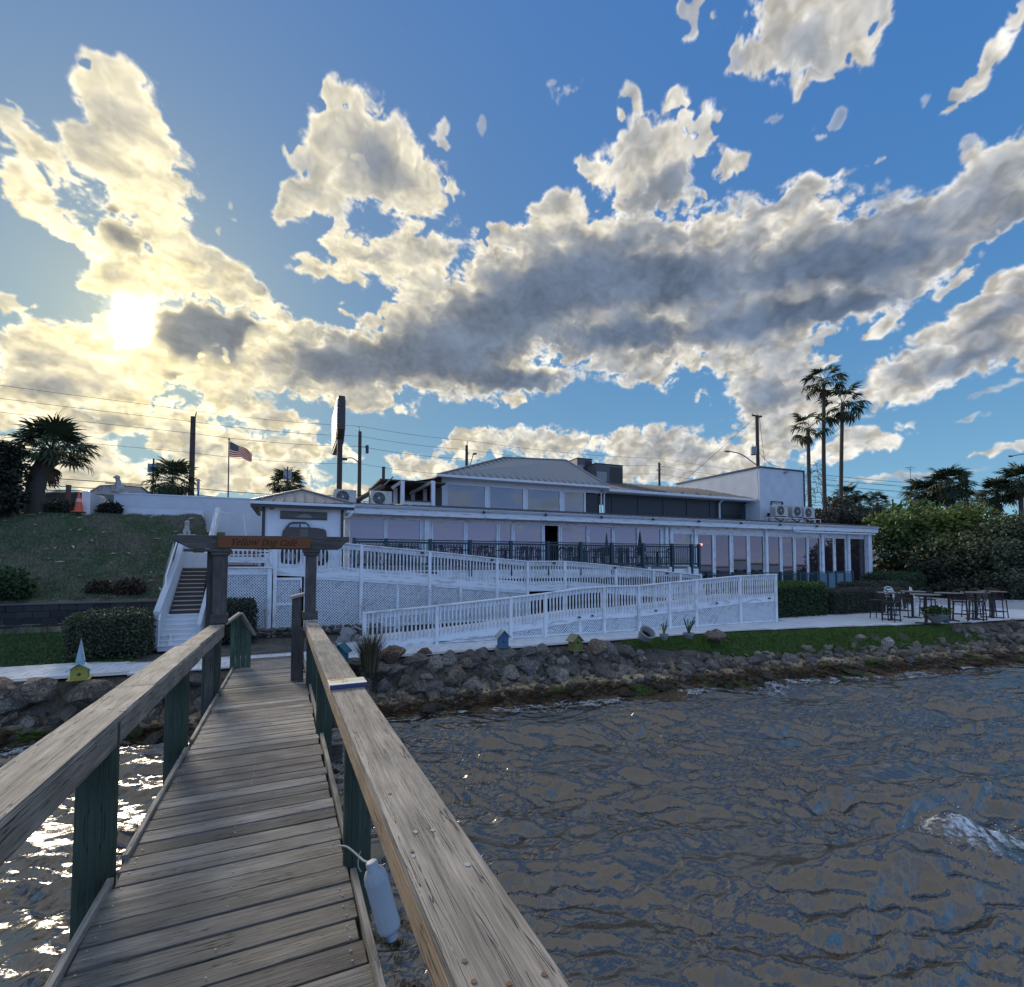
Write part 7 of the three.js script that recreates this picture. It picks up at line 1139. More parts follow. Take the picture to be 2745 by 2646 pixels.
// ------------------------------------------------------------------ machines on the roofs
const local = (t) => (name, k, m, parent = t) => { const q = new THREE.Mesh(k.geometry(), m); q.name = name; parent.add(q); return q; };
{
  rnd = mulberry(101);
  const cream = std({ color: lin(0.58, 0.57, 0.53), map: scaled(grime, 0.8, 0.8), roughness: 0.6 });
  const proto = (w, h, d) => {     // an outdoor unit with a round fan grille in front
    const t = new THREE.Group(), B = local(t);
    B('case', kit().box(0, h / 2 + 0.05, 0, w, h, d, { round: 0.025 }), cream);
    const cx = -w * 0.12, cy = h / 2 + 0.05, R = Math.min(h, w) * 0.40, g = kit(); for (let i = 1; i <= 5; i++) g.add(new THREE.TorusGeometry(R * i / 5, 0.008, 4, 30), new THREE.Matrix4().setPosition(cx, cy, d / 2 + 0.03)); for (let i = 0; i < 10; i++) { const a = i * 0.628; g.rod(V(cx, cy, d / 2 + 0.032), V(cx + R * Math.cos(a), cy + R * Math.sin(a), d / 2 + 0.032), 0.006, 0.006, 4); }
    const f = B('fan_opening', kit().add(new THREE.CylinderGeometry(R, R, 0.01, 30).rotateX(Math.PI / 2), new THREE.Matrix4().setPosition(cx, cy, d / 2 + 0.006)), M.black); B('grille', g, M.grey, f);
    const bl = kit(); for (let i = 0; i < 4; i++) { const a = i * 1.57 + 0.4; bl.bar(V(cx + 0.05 * Math.cos(a), cy + 0.05 * Math.sin(a), d / 2 + 0.016), V(cx + R * 0.9 * Math.cos(a), cy + R * 0.9 * Math.sin(a), d / 2 + 0.016), 0.004, R * 0.42); } B('fan_blade', bl, std({ color: lin(0.1, 0.1, 0.1), roughness: 0.6 }), f); B('hub', kit().add(new THREE.CylinderGeometry(R * 0.17, R * 0.17, 0.012, 14).rotateX(Math.PI / 2), new THREE.Matrix4().setPosition(cx, cy, d / 2 + 0.04)), cream, f);
    for (let i = 0; i < 6; i++) B('side_louvre', kit().box(-w / 2 - 0.006, h * (0.2 + 0.12 * i), 0, 0.012, 0.03, d * 0.7), M.grey);
    for (const x of [-w * 0.32, w * 0.32]) B('foot', kit().box(x, 0.025, 0, 0.08, 0.05, d * 0.9), M.trim);
    return t;
  };
  const unit = proto(0.95, 0.66, 0.36), put = (label, px0, px1, pyBase, z, s, y) => { const a = onZ(px0, pyBase, z), b = onZ(px1, pyBase, z), t = unit.clone(); t.name = numbered('air_conditioner'); t.position.set((a.x + b.x) / 2, y ?? a.y, z); t.scale.setScalar(s); t.rotation.y = rr(-0.05, 0.1); scene.add(t); tag(t, label, 'air conditioner'); return t; };
  put('beige air conditioner unit on the roof beside the entrance hut roof', 897, 950, 1355, -23.4, 1.0);
  put('beige air conditioner unit on the roof just left of the white terrace posts', 997, 1044, 1358, -23.4, 1.0);
  put('left one of three air conditioner units on the rack beside the white block', 2072, 2107, 1386, -23.9, 1.16);
  put('middle one of three air conditioner units on the rack beside the white block', 2118, 2150, 1388, -23.9, 1.16);
  put('right one of three air conditioner units on the rack, at the block corner', 2148, 2178, 1391, -23.75, 1.14);
  const r = thing('unit_rack', 'low metal rack carrying three air conditioner units on the roof edge', 'rack', V(31.5, 5.8, -23.9)); for (const z of [-23.7, -24.15]) kit().lim(29.0, 33.8, 6.12, 6.17, z - 0.025, z + 0.025).build('beam', M.plastic, r); for (let x = 29.1; x < 33.8; x += 0.52) for (const z of [-23.7, -24.15]) kit().lim(x - 0.02, x + 0.02, 5.8, 6.118, z - 0.02, z + 0.02).build('leg', M.plastic, r); for (const [a, b] of [[29.2, 29.7], [30.8, 31.3], [32.2, 32.6]]) kit().tube([V(a, 6.1, -23.6), V(a + 0.2, 5.95, -23.5), V(b, 5.9, -23.55), V(b + 0.3, 6.05, -23.6)], 0.04, 6, 16).build('hose', M.black, r);
  // square rooftop units behind the hipped roof
  const hv = (label, px0, px1, py0, py1, z) => { const a = onZ(px0, py1, z), b = onZ(px1, py0, z), t = thing('rooftop_unit', label, 'rooftop unit', V((a.x + b.x) / 2, a.y - 0.6, z)), B = local(t), w = b.x - a.x, h = b.y - a.y + 0.6; B('case', kit().box(0, h / 2, 0, w, h, 1.2, { round: 0.02 }), std({ color: lin(0.10, 0.10, 0.105), roughness: 0.55, metalness: 0.3 })); for (let i = 0; i < 4; i++) B('coil_panel', kit().box(w * (0.08 + 0.12 * i), h * 0.5, 0.61, w * 0.09, h * 0.82, 0.03), std({ color: lin(0.05, 0.045, 0.04), roughness: 0.7 })); B('access_panel', kit().box(-w * 0.28, h * 0.42, 0.61, w * 0.36, h * 0.6, 0.025, { round: 0.01 }), M.grey); B('lid', kit().box(0, h + 0.02, 0, w + 0.06, 0.05, 1.26, { round: 0.01 }), M.trim); B('curb', kit().box(0, -0.15, 0, w * 0.9, 0.3, 1.0), M.trim); };
  hv('small dark box unit on the roof at the ridge end of the hipped roof', 1536, 1575, 1236, 1270, -31);
  hv('larger grey rooftop air handler with coil panels right of the small box', 1584, 1656, 1253, 1297, -29.6);
  const vp = onZ(921, 1320, -24.2), v = thing('roof_vent_pipe', 'small curved roof vent and pipe on the air conditioner by the hut', 'vent pipe', V(vp.x, vp.y - 0.2, -24.2)), B = local(v); B('pipe', kit().tube([V(0, -0.2, 0), V(0, 0.15, 0), V(0.03, 0.23, 0), V(0.12, 0.22, 0)], 0.06, 8, 16), M.plastic); B('post', kit().rod(V(0.42, -0.4, 0), V(0.42, 0.3, 0), 0.03).rod(V(0.42, 0.28, 0), V(0.36, 0.28, 0), 0.02), M.trim);
  const c = onZ(1028, 1265, -30), chim = thing('vent_stack', 'thin rusty vent stack above the brown terrace roof', 'vent stack', V(c.x, 6.8, -30)); kit().rod(V(c.x, 6.8, -30), V(c.x, c.y + 0.25, -30), 0.09, 0.09, 10).build('pipe', std({ color: lin(0.10, 0.06, 0.05), roughness: 0.8 }), chim); kit().rod(V(c.x, c.y + 0.25, -30), V(c.x, c.y + 0.29, -30), 0.11, 0.11, 10).build('cap', M.trim, chim);
}
// ------------------------------------------------------------------ furniture
{
  rnd = mulberry(103);
  // dining sets on the upper deck, seen through the dark railing
  const dk = std({ color: lin(0.03, 0.028, 0.03), roughness: 0.5 });
  const chair = () => { const t = new THREE.Group(), B = local(t); B('seat', kit().box(0, 0.45, 0, 0.44, 0.04, 0.42, { round: 0.012 }), dk); for (const [x, z] of [[-0.19, -0.18], [0.19, -0.18], [-0.19, 0.18], [0.19, 0.18]]) B('leg', kit().rod(V(x * 1.12, 0, z * 1.12), V(x, 0.43, z), 0.017, 0.017, 6), dk); for (const x of [-0.19, 0.19]) B('back_post', kit().rod(V(x, 0.45, 0.19), V(x * 1.02, 0.92, 0.27), 0.017, 0.017, 6), dk); B('back_rail', kit().box(0, 0.89, 0.265, 0.40, 0.09, 0.025, { rx: 0.15, round: 0.008 }), dk); B('back_cross', kit().bar(V(-0.18, 0.5, 0.2), V(0.18, 0.85, 0.26), 0.02, 0.03).bar(V(0.18, 0.5, 0.205), V(-0.18, 0.85, 0.265), 0.02, 0.03), dk); return t; };
  const table = () => { const t = new THREE.Group(), B = local(t); B('tabletop', kit().box(0, 0.74, 0, 0.8, 0.035, 0.8, { round: 0.01 }), dk); B('column', kit().rod(V(0, 0.03, 0), V(0, 0.72, 0), 0.04, 0.035, 8), dk); B('base', kit().box(0, 0.018, 0, 0.5, 0.036, 0.08).box(0, 0.019, 0, 0.08, 0.034, 0.5), dk); return t; };
  const c0 = chair(), t0 = table(), put = (p, name, label, cat, group, x, y, z, a) => { const o = p.clone(); o.name = numbered(name); o.position.set(x, y, z); o.rotation.y = a; scene.add(o); tag(o, label, cat, group); return o; };
  const nth = ['first', 'second', 'third', 'fourth', 'fifth', 'sixth', 'seventh'];
  for (let i = 0; i < 7; i++) {
    const x = 4.5 + i * 2.15; put(t0, 'dining_table', nth[i] + ' dark dining table from the left behind the teal deck railing', 'table', 'tables on the upper dining deck', x, FLOOR, -21.1 + rr(-0.1, 0.1), rr(-0.1, 0.1));
    for (const s of [-1, 1]) put(c0, 'dining_chair', 'dark cross-backed chair ' + (s < 0 ? 'left' : 'right') + ' of the ' + nth[i] + ' table from the left on the dining deck', 'chair', 'chairs on the upper dining deck', x + s * 0.62 + rr(-0.06, 0.06), FLOOR, -21.1 + rr(-0.15, 0.15), s * Math.PI / 2 + rr(-0.2, 0.2));
  }
  // folded dark umbrellas
  const um = thing('folded_umbrella', 'folded dark garden umbrella standing behind the right end of the teal railing', 'umbrella', V(16.6, FLOOR, -21.5)), U = local(um); U('pole', kit().rod(V(0, 0, 0), V(0, 1.9, 0), 0.022), M.steel); U('canopy', kit().lathe([[0.001, 0.55], [0.13, 0.6], [0.15, 0.8], [0.09, 1.3], [0.03, 1.8], [0.001, 1.85]], V(0, 0, 0), 9), M.black); U('base', kit().lathe([[0.25, 0], [0.24, 0.05], [0.05, 0.09], [0.04, 0.2]], V(0, 0, 0), 16), M.black);
  // figures' corner of the entrance landing: a striped folded chair and red crates behind the pickets
  const fc = thing('striped_chair', 'white and black striped folding chair behind the white pickets under the name board', 'chair', V(onZ(700, 1490, -17.8).x, FLOOR, -17.9)), F = local(fc); F('frame', kit().rod(V(-0.22, 0, 0.2), V(-0.22, 0.75, -0.15), 0.018).rod(V(0.22, 0, 0.2), V(0.22, 0.75, -0.15), 0.018).rod(V(-0.22, 0, -0.2), V(-0.22, 0.5, 0.15), 0.018).rod(V(0.22, 0, -0.2), V(0.22, 0.5, 0.15), 0.018), M.white); for (let i = 0; i < 6; i++) F('strap', kit().box(0, 0.46 + i * 0.052, -0.01 - i * 0.025, 0.46, 0.036, 0.012), i % 2 ? M.black : M.white);
  for (const [px, label] of [[622, 'reddish-brown slatted crate behind the pickets left of the striped chair'], [668, 'second reddish-brown crate next to the striped chair']]) { const q = onZ(px, 1495, -17.7), s = thing('slatted_crate', label, 'crate', V(q.x, FLOOR, -17.8)), S = local(s), m = std({ color: lin(0.11, 0.06, 0.045), roughness: 0.9 }); for (let i = 0; i < 4; i++) { S('slat', kit().box(0, 0.08 + i * 0.14, 0.22, 0.48, 0.1, 0.02), m); S('slat', kit().box(-0.23, 0.08 + i * 0.14, 0, 0.02, 0.1, 0.44), m); S('slat', kit().box(0.23, 0.08 + i * 0.14, 0, 0.02, 0.1, 0.44), m); } S('bottom', kit().box(0, 0.02, 0, 0.44, 0.02, 0.42), m); }

  // tall tables and stools on the patio
  const topM = std({ color: lin(0.16, 0.155, 0.15), roughness: 0.4 }), iron = std({ color: lin(0.022, 0.022, 0.024), roughness: 0.5 }), brownL = std({ color: lin(0.06, 0.035, 0.03), roughness: 0.6 });
  const bar = () => { const t = new THREE.Group(), B = local(t); B('tabletop', kit().lathe([[0.001, 1.02], [0.42, 1.02], [0.44, 1.035], [0.44, 1.05], [0.42, 1.06], [0.001, 1.06]], V(0, 0, 0), 28), topM); B('column', kit().rod(V(0, 0.03, 0), V(0, 1.02, 0), 0.045, 0.045, 10), iron); B('base', kit().box(0, 0.02, 0, 0.62, 0.04, 0.09, { round: 0.01 }).box(0, 0.021, 0, 0.09, 0.036, 0.62, { round: 0.01 }), iron); return t; };
  const stool = (m) => { const t = new THREE.Group(), B = local(t); B('seat', kit().box(0, 0.72, 0, 0.42, 0.045, 0.40, { round: 0.015 }), m); for (const [x, z] of [[-0.18, -0.17], [0.18, -0.17], [-0.18, 0.17], [0.18, 0.17]]) B('leg', kit().rod(V(x * 1.2, 0, z * 1.2), V(x, 0.7, z), 0.019, 0.019, 6), m); B('footrest', kit().rod(V(-0.2, 0.25, 0.19), V(0.2, 0.25, 0.19), 0.014).rod(V(-0.2, 0.25, -0.19), V(0.2, 0.25, -0.19), 0.014).rod(V(-0.2, 0.25, 0.19), V(-0.2, 0.25, -0.19), 0.014).rod(V(0.2, 0.25, 0.19), V(0.2, 0.25, -0.19), 0.014), m); const g = kit(); g.tube([V(-0.2, 0.72, 0.19), V(-0.22, 0.98, 0.25), V(-0.12, 1.12, 0.28), V(0.12, 1.12, 0.28), V(0.22, 0.98, 0.25), V(0.2, 0.72, 0.19)], 0.02, 6, 30); B('back_frame', g, m); for (let i = 0; i < 3; i++) B('back_slat', kit().box(0, 0.82 + i * 0.1, 0.225 + i * 0.02, 0.40, 0.07, 0.015, { rx: 0.18, round: 0.005 }), m); return t; };
  const b0 = bar(), s0 = stool(iron), s1 = stool(brownL), s2 = stool(M.white), at = (px, py) => { const p = onY(px, py, LAND); p.y = LAND; return p; };
  const P = (p, name, label, cat, q, a) => put(p, name, label, cat, undefined, q.x, LAND, q.z, a);
  P(b0, 'bar_table', 'tall round patio table nearest the long low hedge', 'table', at(2390, 1662), 0.3); P(b0, 'bar_table', 'tall round patio table beside the white chair, behind the front ones', 'table', at(2447, 1656), 0.1); P(b0, 'bar_table', 'tall round patio table standing in front beside the stone planter', 'table', at(2483, 1672), 0.5); P(b0, 'bar_table', 'tall round patio table right behind the stone planter', 'table', at(2546, 1664), 0); P(b0, 'bar_table', 'tall round patio table near the right end of the patio with two dark stools', 'table', at(2617, 1661), 0.2); P(b0, 'bar_table', 'rightmost tall patio table under the dark tree', 'table', at(2661, 1656), 0.4);
  P(s0, 'bar_stool', 'dark tall stool left of the hedge-side patio table', 'stool', at(2357, 1658), 1.6); P(s0, 'bar_stool', 'dark round-backed stool standing at the front of the hedge-side table', 'stool', at(2390, 1666), 0.1); P(s1, 'bar_stool', 'brown tall stool between the first two patio tables', 'stool', at(2424, 1653), -1.4); P(s2, 'bar_stool', 'white tall chair behind the hedge-side patio table', 'stool', at(2398, 1645), 2.9); P(s2, 'bar_stool', 'white tall chair at the second patio table', 'stool', at(2465, 1648), -2.8); P(s0, 'bar_stool', 'dark tall stool close to the table in front of the planter', 'stool', at(2488, 1655), 2.4); P(s1, 'bar_stool', 'brown backless-looking stool right of the table behind the planter', 'stool', at(2575, 1664), -1.2); P(s0, 'bar_stool', 'dark stool left of the two-stool table near the right end', 'stool', at(2604, 1655), 1.4); P(s0, 'bar_stool', 'dark stool in front of the two-stool table near the right end', 'stool', at(2622, 1663), 0.2); P(s0, 'bar_stool', 'dark stool at the left of the rightmost patio table', 'stool', at(2646, 1652), 1.5); P(s1, 'bar_stool', 'brown stool at the right of the rightmost patio table', 'stool', at(2678, 1656), -1.5);
}
// ------------------------------------------------------------------ garden ornaments along the path
{
  rnd = mulberry(105);
  const paint = (r, g, b) => std({ color: lin(r, g, b), map: scaled(grime, 0.25, 0.25), roughness: 0.8 });
  const house = (label, at, turn, { w = 0.34, h = 0.42, d = 0.3, wall, roof, steeple, porch, pitch = 0.2 }) => {
    const t = thing('birdhouse', label, 'birdhouse', at, turn), B = local(t);
    B('body', kit().slab([[-w / 2, 0], [w / 2, 0], [w / 2, h * 0.68], [0, h * 0.68 + pitch], [-w / 2, h * 0.68]], -d / 2, d / 2, 0.006), wall);
    for (const s of [-1, 1]) B('roof_board', kit().bar(V(s * (w / 2 + 0.07), h * 0.68 - 0.055, 0), V(-s * 0.004, h * 0.68 + pitch + 0.012, 0), d + 0.12, 0.022, 0.004), roof);
    t.scale.setScalar(0.86);
    B('entrance', kit().add(new THREE.CylinderGeometry(0.034, 0.034, 0.012, 16).rotateX(Math.PI / 2), new THREE.Matrix4().setPosition(0, h * (porch ? 0.5 : 0.3), d / 2 + 0.004)), M.black);
    B('perch', kit().rod(V(0, h * 0.36, d / 2), V(0, h * 0.36, d / 2 + 0.07), 0.008), roof);
    B('base', kit().box(0, -0.012, 0.03, w + 0.1, 0.024, d + 0.14, { round: 0.004 }), wall);
    if (porch) for (const s of [-1, 1]) B('porch_post', kit().box(s * w * 0.38, h * 0.3, d / 2 + 0.06, 0.025, h * 0.6, 0.025), wall);
    if (steeple) { B('steeple', kit().add(new THREE.ConeGeometry(0.105, 0.5, 4, 1).rotateY(Math.PI / 4), new THREE.Matrix4().setPosition(0, h * 0.68 + pitch + 0.29, 0)), steeple); B('belfry', kit().box(0, h * 0.68 + pitch, 0, 0.14, 0.1, 0.14, { round: 0.004 }), steeple); }
    return t;
  };
  const yel = paint(0.46, 0.42, 0.09), blu = paint(0.08, 0.17, 0.28), olive = paint(0.22, 0.22, 0.06), gw = paint(0.42, 0.44, 0.44), lt = paint(0.36, 0.52, 0.60), tealP = paint(0.05, 0.16, 0.22);
  { const p = onZ(214, 1817, -12.1); house('yellow birdhouse with a pale blue pointed steeple on the rocks at the left', p, 0.15, { w: 0.3, h: 0.34, d: 0.26, wall: yel, roof: lt, steeple: lt, pitch: 0.1 }); }
  const plinth = (label, at, r, seed) => { const m = new THREE.Mesh(tint(rockG(seed, 4, 0.6), 0.95), M.rock); m.scale.setScalar(r); m.position.copy(at); m.name = numbered('boulder'); scene.add(m); tag(m, label, 'boulder'); };
  { const p = onZ(1348, 1732, -12.0); house('blue birdhouse with a grey shingled roof perched on the rocks before the ramp', p, -0.15, { w: 0.28, h: 0.46, d: 0.28, wall: blu, roof: gw, pitch: 0.17 }); plinth('pale flat boulder carrying the blue birdhouse', p.clone().add(V(0, -0.22, 0)), 0.42, 811); }
  { const p = onZ(1541, 1741, -11.75); house('mossy yellow birdhouse with a wide pitched roof right of the blue one', p, 0.1, { w: 0.30, h: 0.46, d: 0.28, wall: olive, roof: paint(0.30, 0.28, 0.16), porch: true, pitch: 0.15 }); plinth('brown boulder carrying the mossy yellow birdhouse', p.clone().add(V(0.05, -0.26, 0)), 0.40, 812); }
  { const p = onZ(915, 1768, -11.2); house('small dark teal birdhouse tucked beside the right handrail', p, -0.5, { w: 0.26, h: 0.34, d: 0.24, wall: tealP, roof: tealP, pitch: 0.14 }); }
  // boulders that stand out
  const redrock = (label, px, py, z, r, seed, c) => { const p = onZ(px, py, z), m = new THREE.Mesh(tint(rockG(seed, 4, 0.7), ...c), M.rock); m.name = numbered('boulder'); m.position.set(p.x, p.y, z); m.scale.setScalar(r); m.rotation.y = seed; scene.add(m); tag(m, label, 'boulder'); };
  redrock('large reddish boulder right of the fountain grass', 1048, 1754, -12.0, 0.33, 821, [0.95, 0.68, 0.55]); redrock('small reddish boulder on the path edge right of the large one', 1137, 1753, -12.2, 0.21, 822, [0.85, 0.58, 0.42]); redrock('upright grey boulder at the left end of the grass strip', 1922, 1708, -11.4, 0.34, 823, [0.85, 0.78, 0.74]); redrock('white rounded stone on the grass edge in front of the patio', 2378, 1722, -9.6, 0.26, 824, [1.9, 1.9, 1.85]); redrock('flat whitish stone left of the white rounded one', 2307, 1708, -9.9, 0.17, 825, [1.7, 1.7, 1.65]); redrock('tilted pale boulder at the left end of the bank below the yellow birdhouse', 108, 1850, -11.7, 0.42, 826, [1.0, 0.92, 0.82]); redrock('long dark boulder right of the tilted one at the left', 232, 1862, -11.6, 0.40, 827, [0.62, 0.58, 0.55]);
  // concrete ring, pots, planter
  const conc = M.concrete;
  { const p = onZ(1726, 1716, -11.55), t = thing('concrete_ring_planter', 'empty round concrete planter tipped on its side at the grass edge', 'planter', V(p.x, LAND - 0.02, -11.55)), B = local(t), k = kit().lathe([[0.001, 0.04], [0.19, 0.03], [0.235, 0.16], [0.245, 0.34], [0.275, 0.36], [0.275, 0.39], [0.23, 0.40], [0.205, 0.2], [0.17, 0.09], [0.001, 0.08]], V(0, 0, 0), 28); t.scale.setScalar(0.82); k.g[0].rotateX(0.75); k.g[0].translate(0, 0.08, -0.05); B('bowl', k, conc); const q = kit().add(new THREE.CylinderGeometry(0.2, 0.2, 0.01, 24), new THREE.Matrix4().setPosition(0, 0.19, 0)); q.g[0].rotateX(0.75); q.g[0].translate(0, 0.08, -0.05); B('soil', q, M.core); }
  const pot = (label, px, py, z, r, h, leaf) => { const p = onZ(px, py, z), t = thing('potted_plant', label, 'potted plant', V(p.x, LAND - 0.02, z)), B = local(t); B('pot', kit().lathe([[0.001, 0.0], [r * 0.6, 0.0], [r * 0.92, h * 0.8], [r, h * 0.82], [r, h], [r * 0.88, h], [r * 0.86, h * 0.8], [0.001, h * 0.78]], V(0, 0, 0), 20), conc); B('soil', kit().add(new THREE.CylinderGeometry(r * 0.86, r * 0.86, 0.01, 18), new THREE.Matrix4().setPosition(0, h * 0.82, 0)), M.core); leaf(B, h, t); };
  const spiky = (n, L, spread, c) => (B, h) => { for (let i = 0; i < n; i++) { const a = i * 2.4, s = spread * rr(0.3, 1), H = L * rr(0.6, 1), k = kit().tube([V(0, h * 0.8, 0), V(Math.cos(a) * s * 0.5, h + H * 0.55, Math.sin(a) * s * 0.5), V(Math.cos(a) * s, h + H, Math.sin(a) * s)], 0.018, 5, 8); for (let j = 0; j < 5; j++) { const f = 0.3 + j * 0.17, x = Math.cos(a) * s * f, z = Math.sin(a) * s * f, y = h + H * f, b = rnd() * 6.3; k.faces([[V(x, y, z), V(x + Math.cos(b) * 0.05 + 0.012, y + 0.03, z + Math.sin(b) * 0.05), V(x + Math.cos(b) * 0.10, y + 0.055, z + Math.sin(b) * 0.10), V(x + Math.cos(b) * 0.05 - 0.012, y + 0.035, z + Math.sin(b) * 0.05 + 0.014)]]); } B('stem', k, std({ color: lin(...c), roughness: 0.7 })); } };
  pot('small concrete pot with a thin yellowish cactus right of the tipped planter', 1780, 1712, -11.6, 0.13, 0.17, spiky(4, 0.36, 0.12, [0.17, 0.18, 0.06]));
  pot('wide concrete pot with a taller spiky green plant at the grass edge', 1846, 1708, -11.55, 0.17, 0.16, (B, h) => { spiky(6, 0.52, 0.28, [0.06, 0.11, 0.04])(B, h); });
  { const p = onY(2510, 1672, LAND), t = thing('stone_bowl_planter', 'stone bowl planter full of leafy flowers on the patio edge', 'planter', V(p.x, LAND, p.z)), B = local(t); B('bowl', kit().lathe([[0.001, 0], [0.16, 0], [0.13, 0.06], [0.3, 0.2], [0.36, 0.32], [0.38, 0.34], [0.36, 0.37], [0.3, 0.34], [0.001, 0.3]], V(0, 0, 0), 26), conc); const g = leafCloud(900, () => { const a = rnd() * 6.3, r = Math.sqrt(rnd()) * 0.42; return [V(Math.cos(a) * r, 0.34 + rnd() * 0.34 * (1 - r), Math.sin(a) * r), UP]; }, 0.09, (q) => (rnd() < 0.12 ? [0.35, 0.32, 0.08] : [0.06 * rr(0.6, 1.4), 0.10 * rr(0.6, 1.4), 0.03])); piece('foliage', g, M.leaf, t); }
  { const p = onY(2533, 1668, LAND), t = thing('blue_watering_can', 'small dull blue-green garden figure beside the stone bowl planter', 'garden ornament', V(p.x, LAND, p.z)), B = local(t); t.name = numbered('garden_figure'); B('body', kit().lathe([[0.001, 0], [0.13, 0], [0.14, 0.1], [0.1, 0.28], [0.05, 0.34], [0.001, 0.35]], V(0, 0, 0), 16), paint(0.07, 0.13, 0.16)); B('head', kit().add(new THREE.SphereGeometry(0.075, 14, 10), new THREE.Matrix4().setPosition(0.02, 0.38, 0)), paint(0.10, 0.17, 0.19)); }
  // white coral heap with a wire sculpture
  { const p = onZ(935, 1745, -13.0), t = thing('coral_stand', 'heap of white coral stones with a bent wire sculpture beside the ramp foot', 'garden ornament', V(p.x, LAND - 0.03, -13.0)), g = rockG(901, 3, 0.75), m = std({ color: lin(0.62, 0.62, 0.60), bumpMap: scaled(rockBump, 0.25, 0.25), bumpScale: 0.03, roughness: 0.95 }); for (let i = 0; i < 15; i++) { const l = Math.floor(i / 5), s = rr(0.11, 0.19), q = piece('coral', g, m, t, V(rr(-0.3, 0.3) * (1 - l * 0.25), 0.1 + l * 0.2, rr(-0.2, 0.2)), rnd() * 6); q.rotation.x = rnd() * 3; q.scale.setScalar(s); } const B = local(t); B('stand', kit().box(0.05, 0.14, 0.05, 0.62, 0.3, 0.5, { round: 0.03 }), M.plastic); B('wire_loop', kit().tube([V(-0.1, 0.6, 0), V(-0.25, 0.95, 0.05), V(-0.05, 1.2, 0), V(0.25, 1.15, 0.05), V(0.28, 0.85, 0), V(0.1, 0.7, 0.04), V(0.32, 0.55, 0)], 0.014, 5, 50), std({ color: lin(0.5, 0.47, 0.46), roughness: 0.6 })); }
  // low natural stone edging behind the coral
  { const t = thing('stone_edging', 'low dry-stone edging at the foot of the lattice wall', 'edging', V(0.6, LAND, -16.75)), g = [0, 1, 2].map((i) => tint(rockG(930 + i, 2, 0.55), [0.8, 1, 0.7][i])); for (let x = -2; x < 1.9; x += 0.24) for (let r = 0; r < 2; r++) { const m = piece('stone', g[Math.floor(rnd() * 3)], M.rock, t, V(x + r * 0.12, 0.05 + r * 0.13, rr(-0.05, 0.05)), rnd() * 6); m.scale.set(0.16, 0.12, 0.14); } }
  // sitting dogs and a white bird
  const dog = (label, at, turn, s, mat) => {
    const t = thing('dog_statue', label, 'statue', at, turn), spheres = [[0, 0.20, -0.05, 0.13, 0.15, 0.16], [0, 0.36, 0.02, 0.10, 0.19, 0.10], [0, 0.52, 0.06, 0.075, 0.10, 0.08], [0, 0.62, 0.09, 0.085, 0.085, 0.09], [0, 0.59, 0.175, 0.045, 0.042, 0.07], [-0.085, 0.60, 0.06, 0.022, 0.075, 0.05], [0.085, 0.60, 0.06, 0.022, 0.075, 0.05], [-0.1, 0.12, 0.0, 0.065, 0.11, 0.12], [0.1, 0.12, 0.0, 0.065, 0.11, 0.12], [0, 0.05, -0.24, 0.03, 0.03, 0.13]];
    const bones = [[V(-0.055, 0.36, 0.09), V(-0.06, 0.03, 0.13), 0.042, 0.032], [V(0.055, 0.36, 0.09), V(0.06, 0.03, 0.13), 0.042, 0.032]], feet = [[-0.06, 0.03, 0.16], [0.06, 0.03, 0.16], [-0.11, 0.03, 0.12], [0.11, 0.03, 0.12]];
    const N = 44, lo = V(-0.24, -0.04, -0.42), size = 0.8, field = (p) => { let d = 9; const k = 0.035, un = (b) => { const h = clamp(0.5 + 0.5 * (d - b) / k, 0, 1); d = lerp(d, b, h) - k * h * (1 - h); }; for (const [x, y, z, a, b, c] of spheres) { const q = Math.hypot((p.x - x) / a, (p.y - y) / b, (p.z - z) / c); un((q - 1) * Math.min(a, b, c)); } for (const [a, b, r0, r1] of bones) { const ab = b.clone().sub(a), h = clamp(p.clone().sub(a).dot(ab) / ab.lengthSq(), 0, 1); un(p.distanceTo(a.clone().addScaledVector(ab, h)) - lerp(r0, r1, h)); } for (const [x, y, z] of feet) un(Math.hypot((p.x - x) / 1, (p.y - y) / 0.8, (p.z - z) / 1.4) - 0.035); return d; };
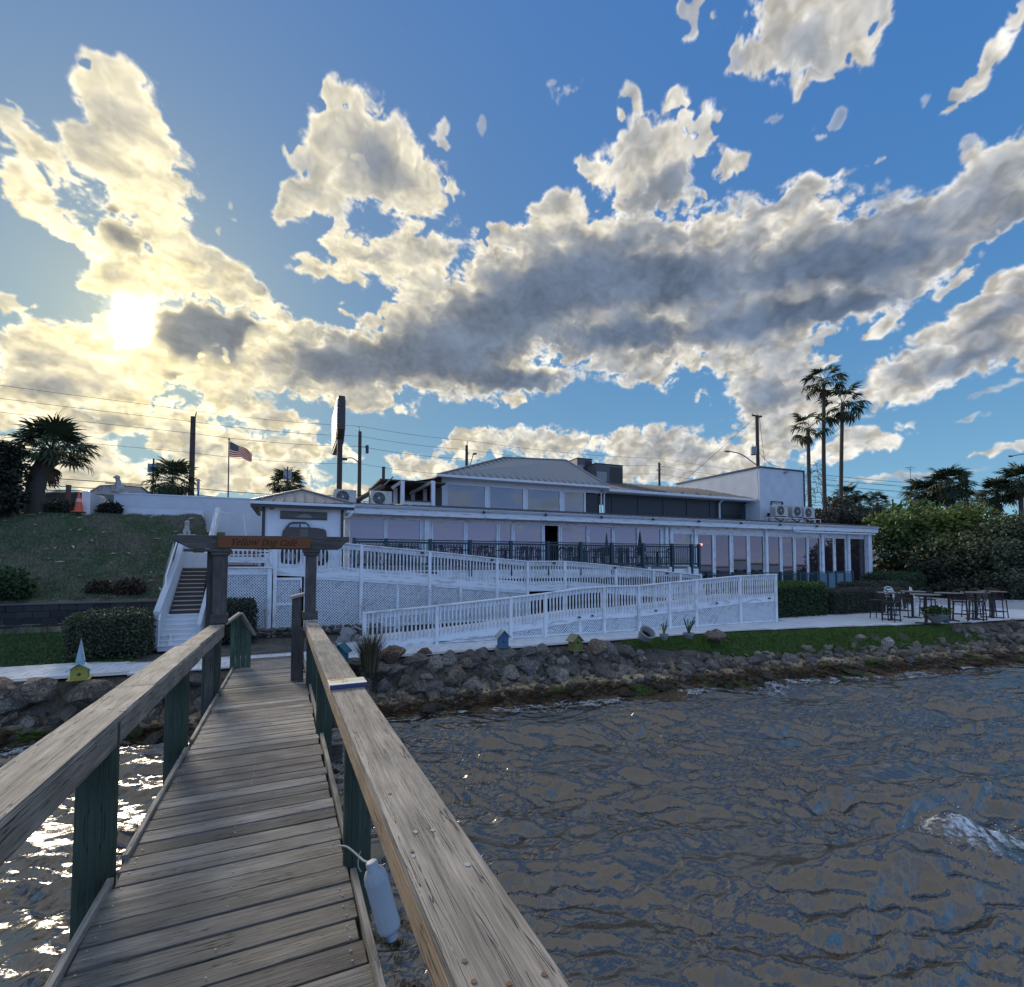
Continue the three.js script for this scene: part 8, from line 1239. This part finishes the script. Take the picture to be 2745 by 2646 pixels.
    const g = surface(field, lo, size, N); const m = new THREE.Mesh(g, mat); m.name = 'figure'; m.scale.setScalar(s); t.add(m); const B = local(t); B('plinth', kit().box(0, -0.03, 0, 0.42, 0.06, 0.5, { round: 0.01 }), mat); return t;
  };
  const pale = std({ color: lin(0.42, 0.42, 0.41), map: scaled(soft, 0.3, 0.3), roughness: 0.9 });
  { const p = onZ(500, 1433, -18.3); const q = V(p.x, p.y, -18.3); const st = thing('statue_pillar', 'white capped pillar at the stair top carrying a dog statue', 'pillar', V(q.x, 3.0, -18.3)); kit().lim(q.x - 0.12, q.x + 0.16, 2.9, q.y - 0.09, -18.45, -18.15).build('shaft', M.stucco, st); kit().lim(q.x - 0.2, q.x + 0.2, q.y - 0.088, q.y - 0.061, -18.55, -18.05, 0.005).build('cap', M.white, st); dog('grey sitting dog statue at the top of the stairs above the gateway', q, 0.35, 0.62, pale); }
  { const p = onZ(318, 1323, -27.1); dog('pale sitting dog statue on the parking wall in front of the dark car', V(p.x, EYE + 2.72 * 1.125 + 0.06, -27.1), -0.8, 1.0, pale); }
  { const p = onY(455, 1742, LAND), t = thing('bird_figure', 'small white bird figure on the paving at the foot of the stairs', 'statue', V(p.x, LAND, p.z), -0.7), B = local(t), w = std({ color: lin(0.72, 0.72, 0.72), roughness: 0.7 }); const k = kit().lathe([[0.001, 0], [0.06, 0.02], [0.09, 0.1], [0.085, 0.18], [0.05, 0.27], [0.035, 0.31], [0.045, 0.35], [0.035, 0.39], [0.001, 0.41]], V(0, 0, 0), 18); B('body', k, w); B('beak', kit().add(new THREE.ConeGeometry(0.015, 0.06, 8).rotateX(Math.PI / 2), new THREE.Matrix4().setPosition(0, 0.355, 0.06)), std({ color: lin(0.5, 0.3, 0.06), roughness: 0.6 })); B('tail', kit().bar(V(0, 0.08, -0.06), V(0, 0.03, -0.2), 0.07, 0.025, 0.005), w); }
}

scene.traverse((o) => { if (o.isMesh) { o.castShadow = true; o.receiveShadow = true; } });
renderer.render(scene, camera);
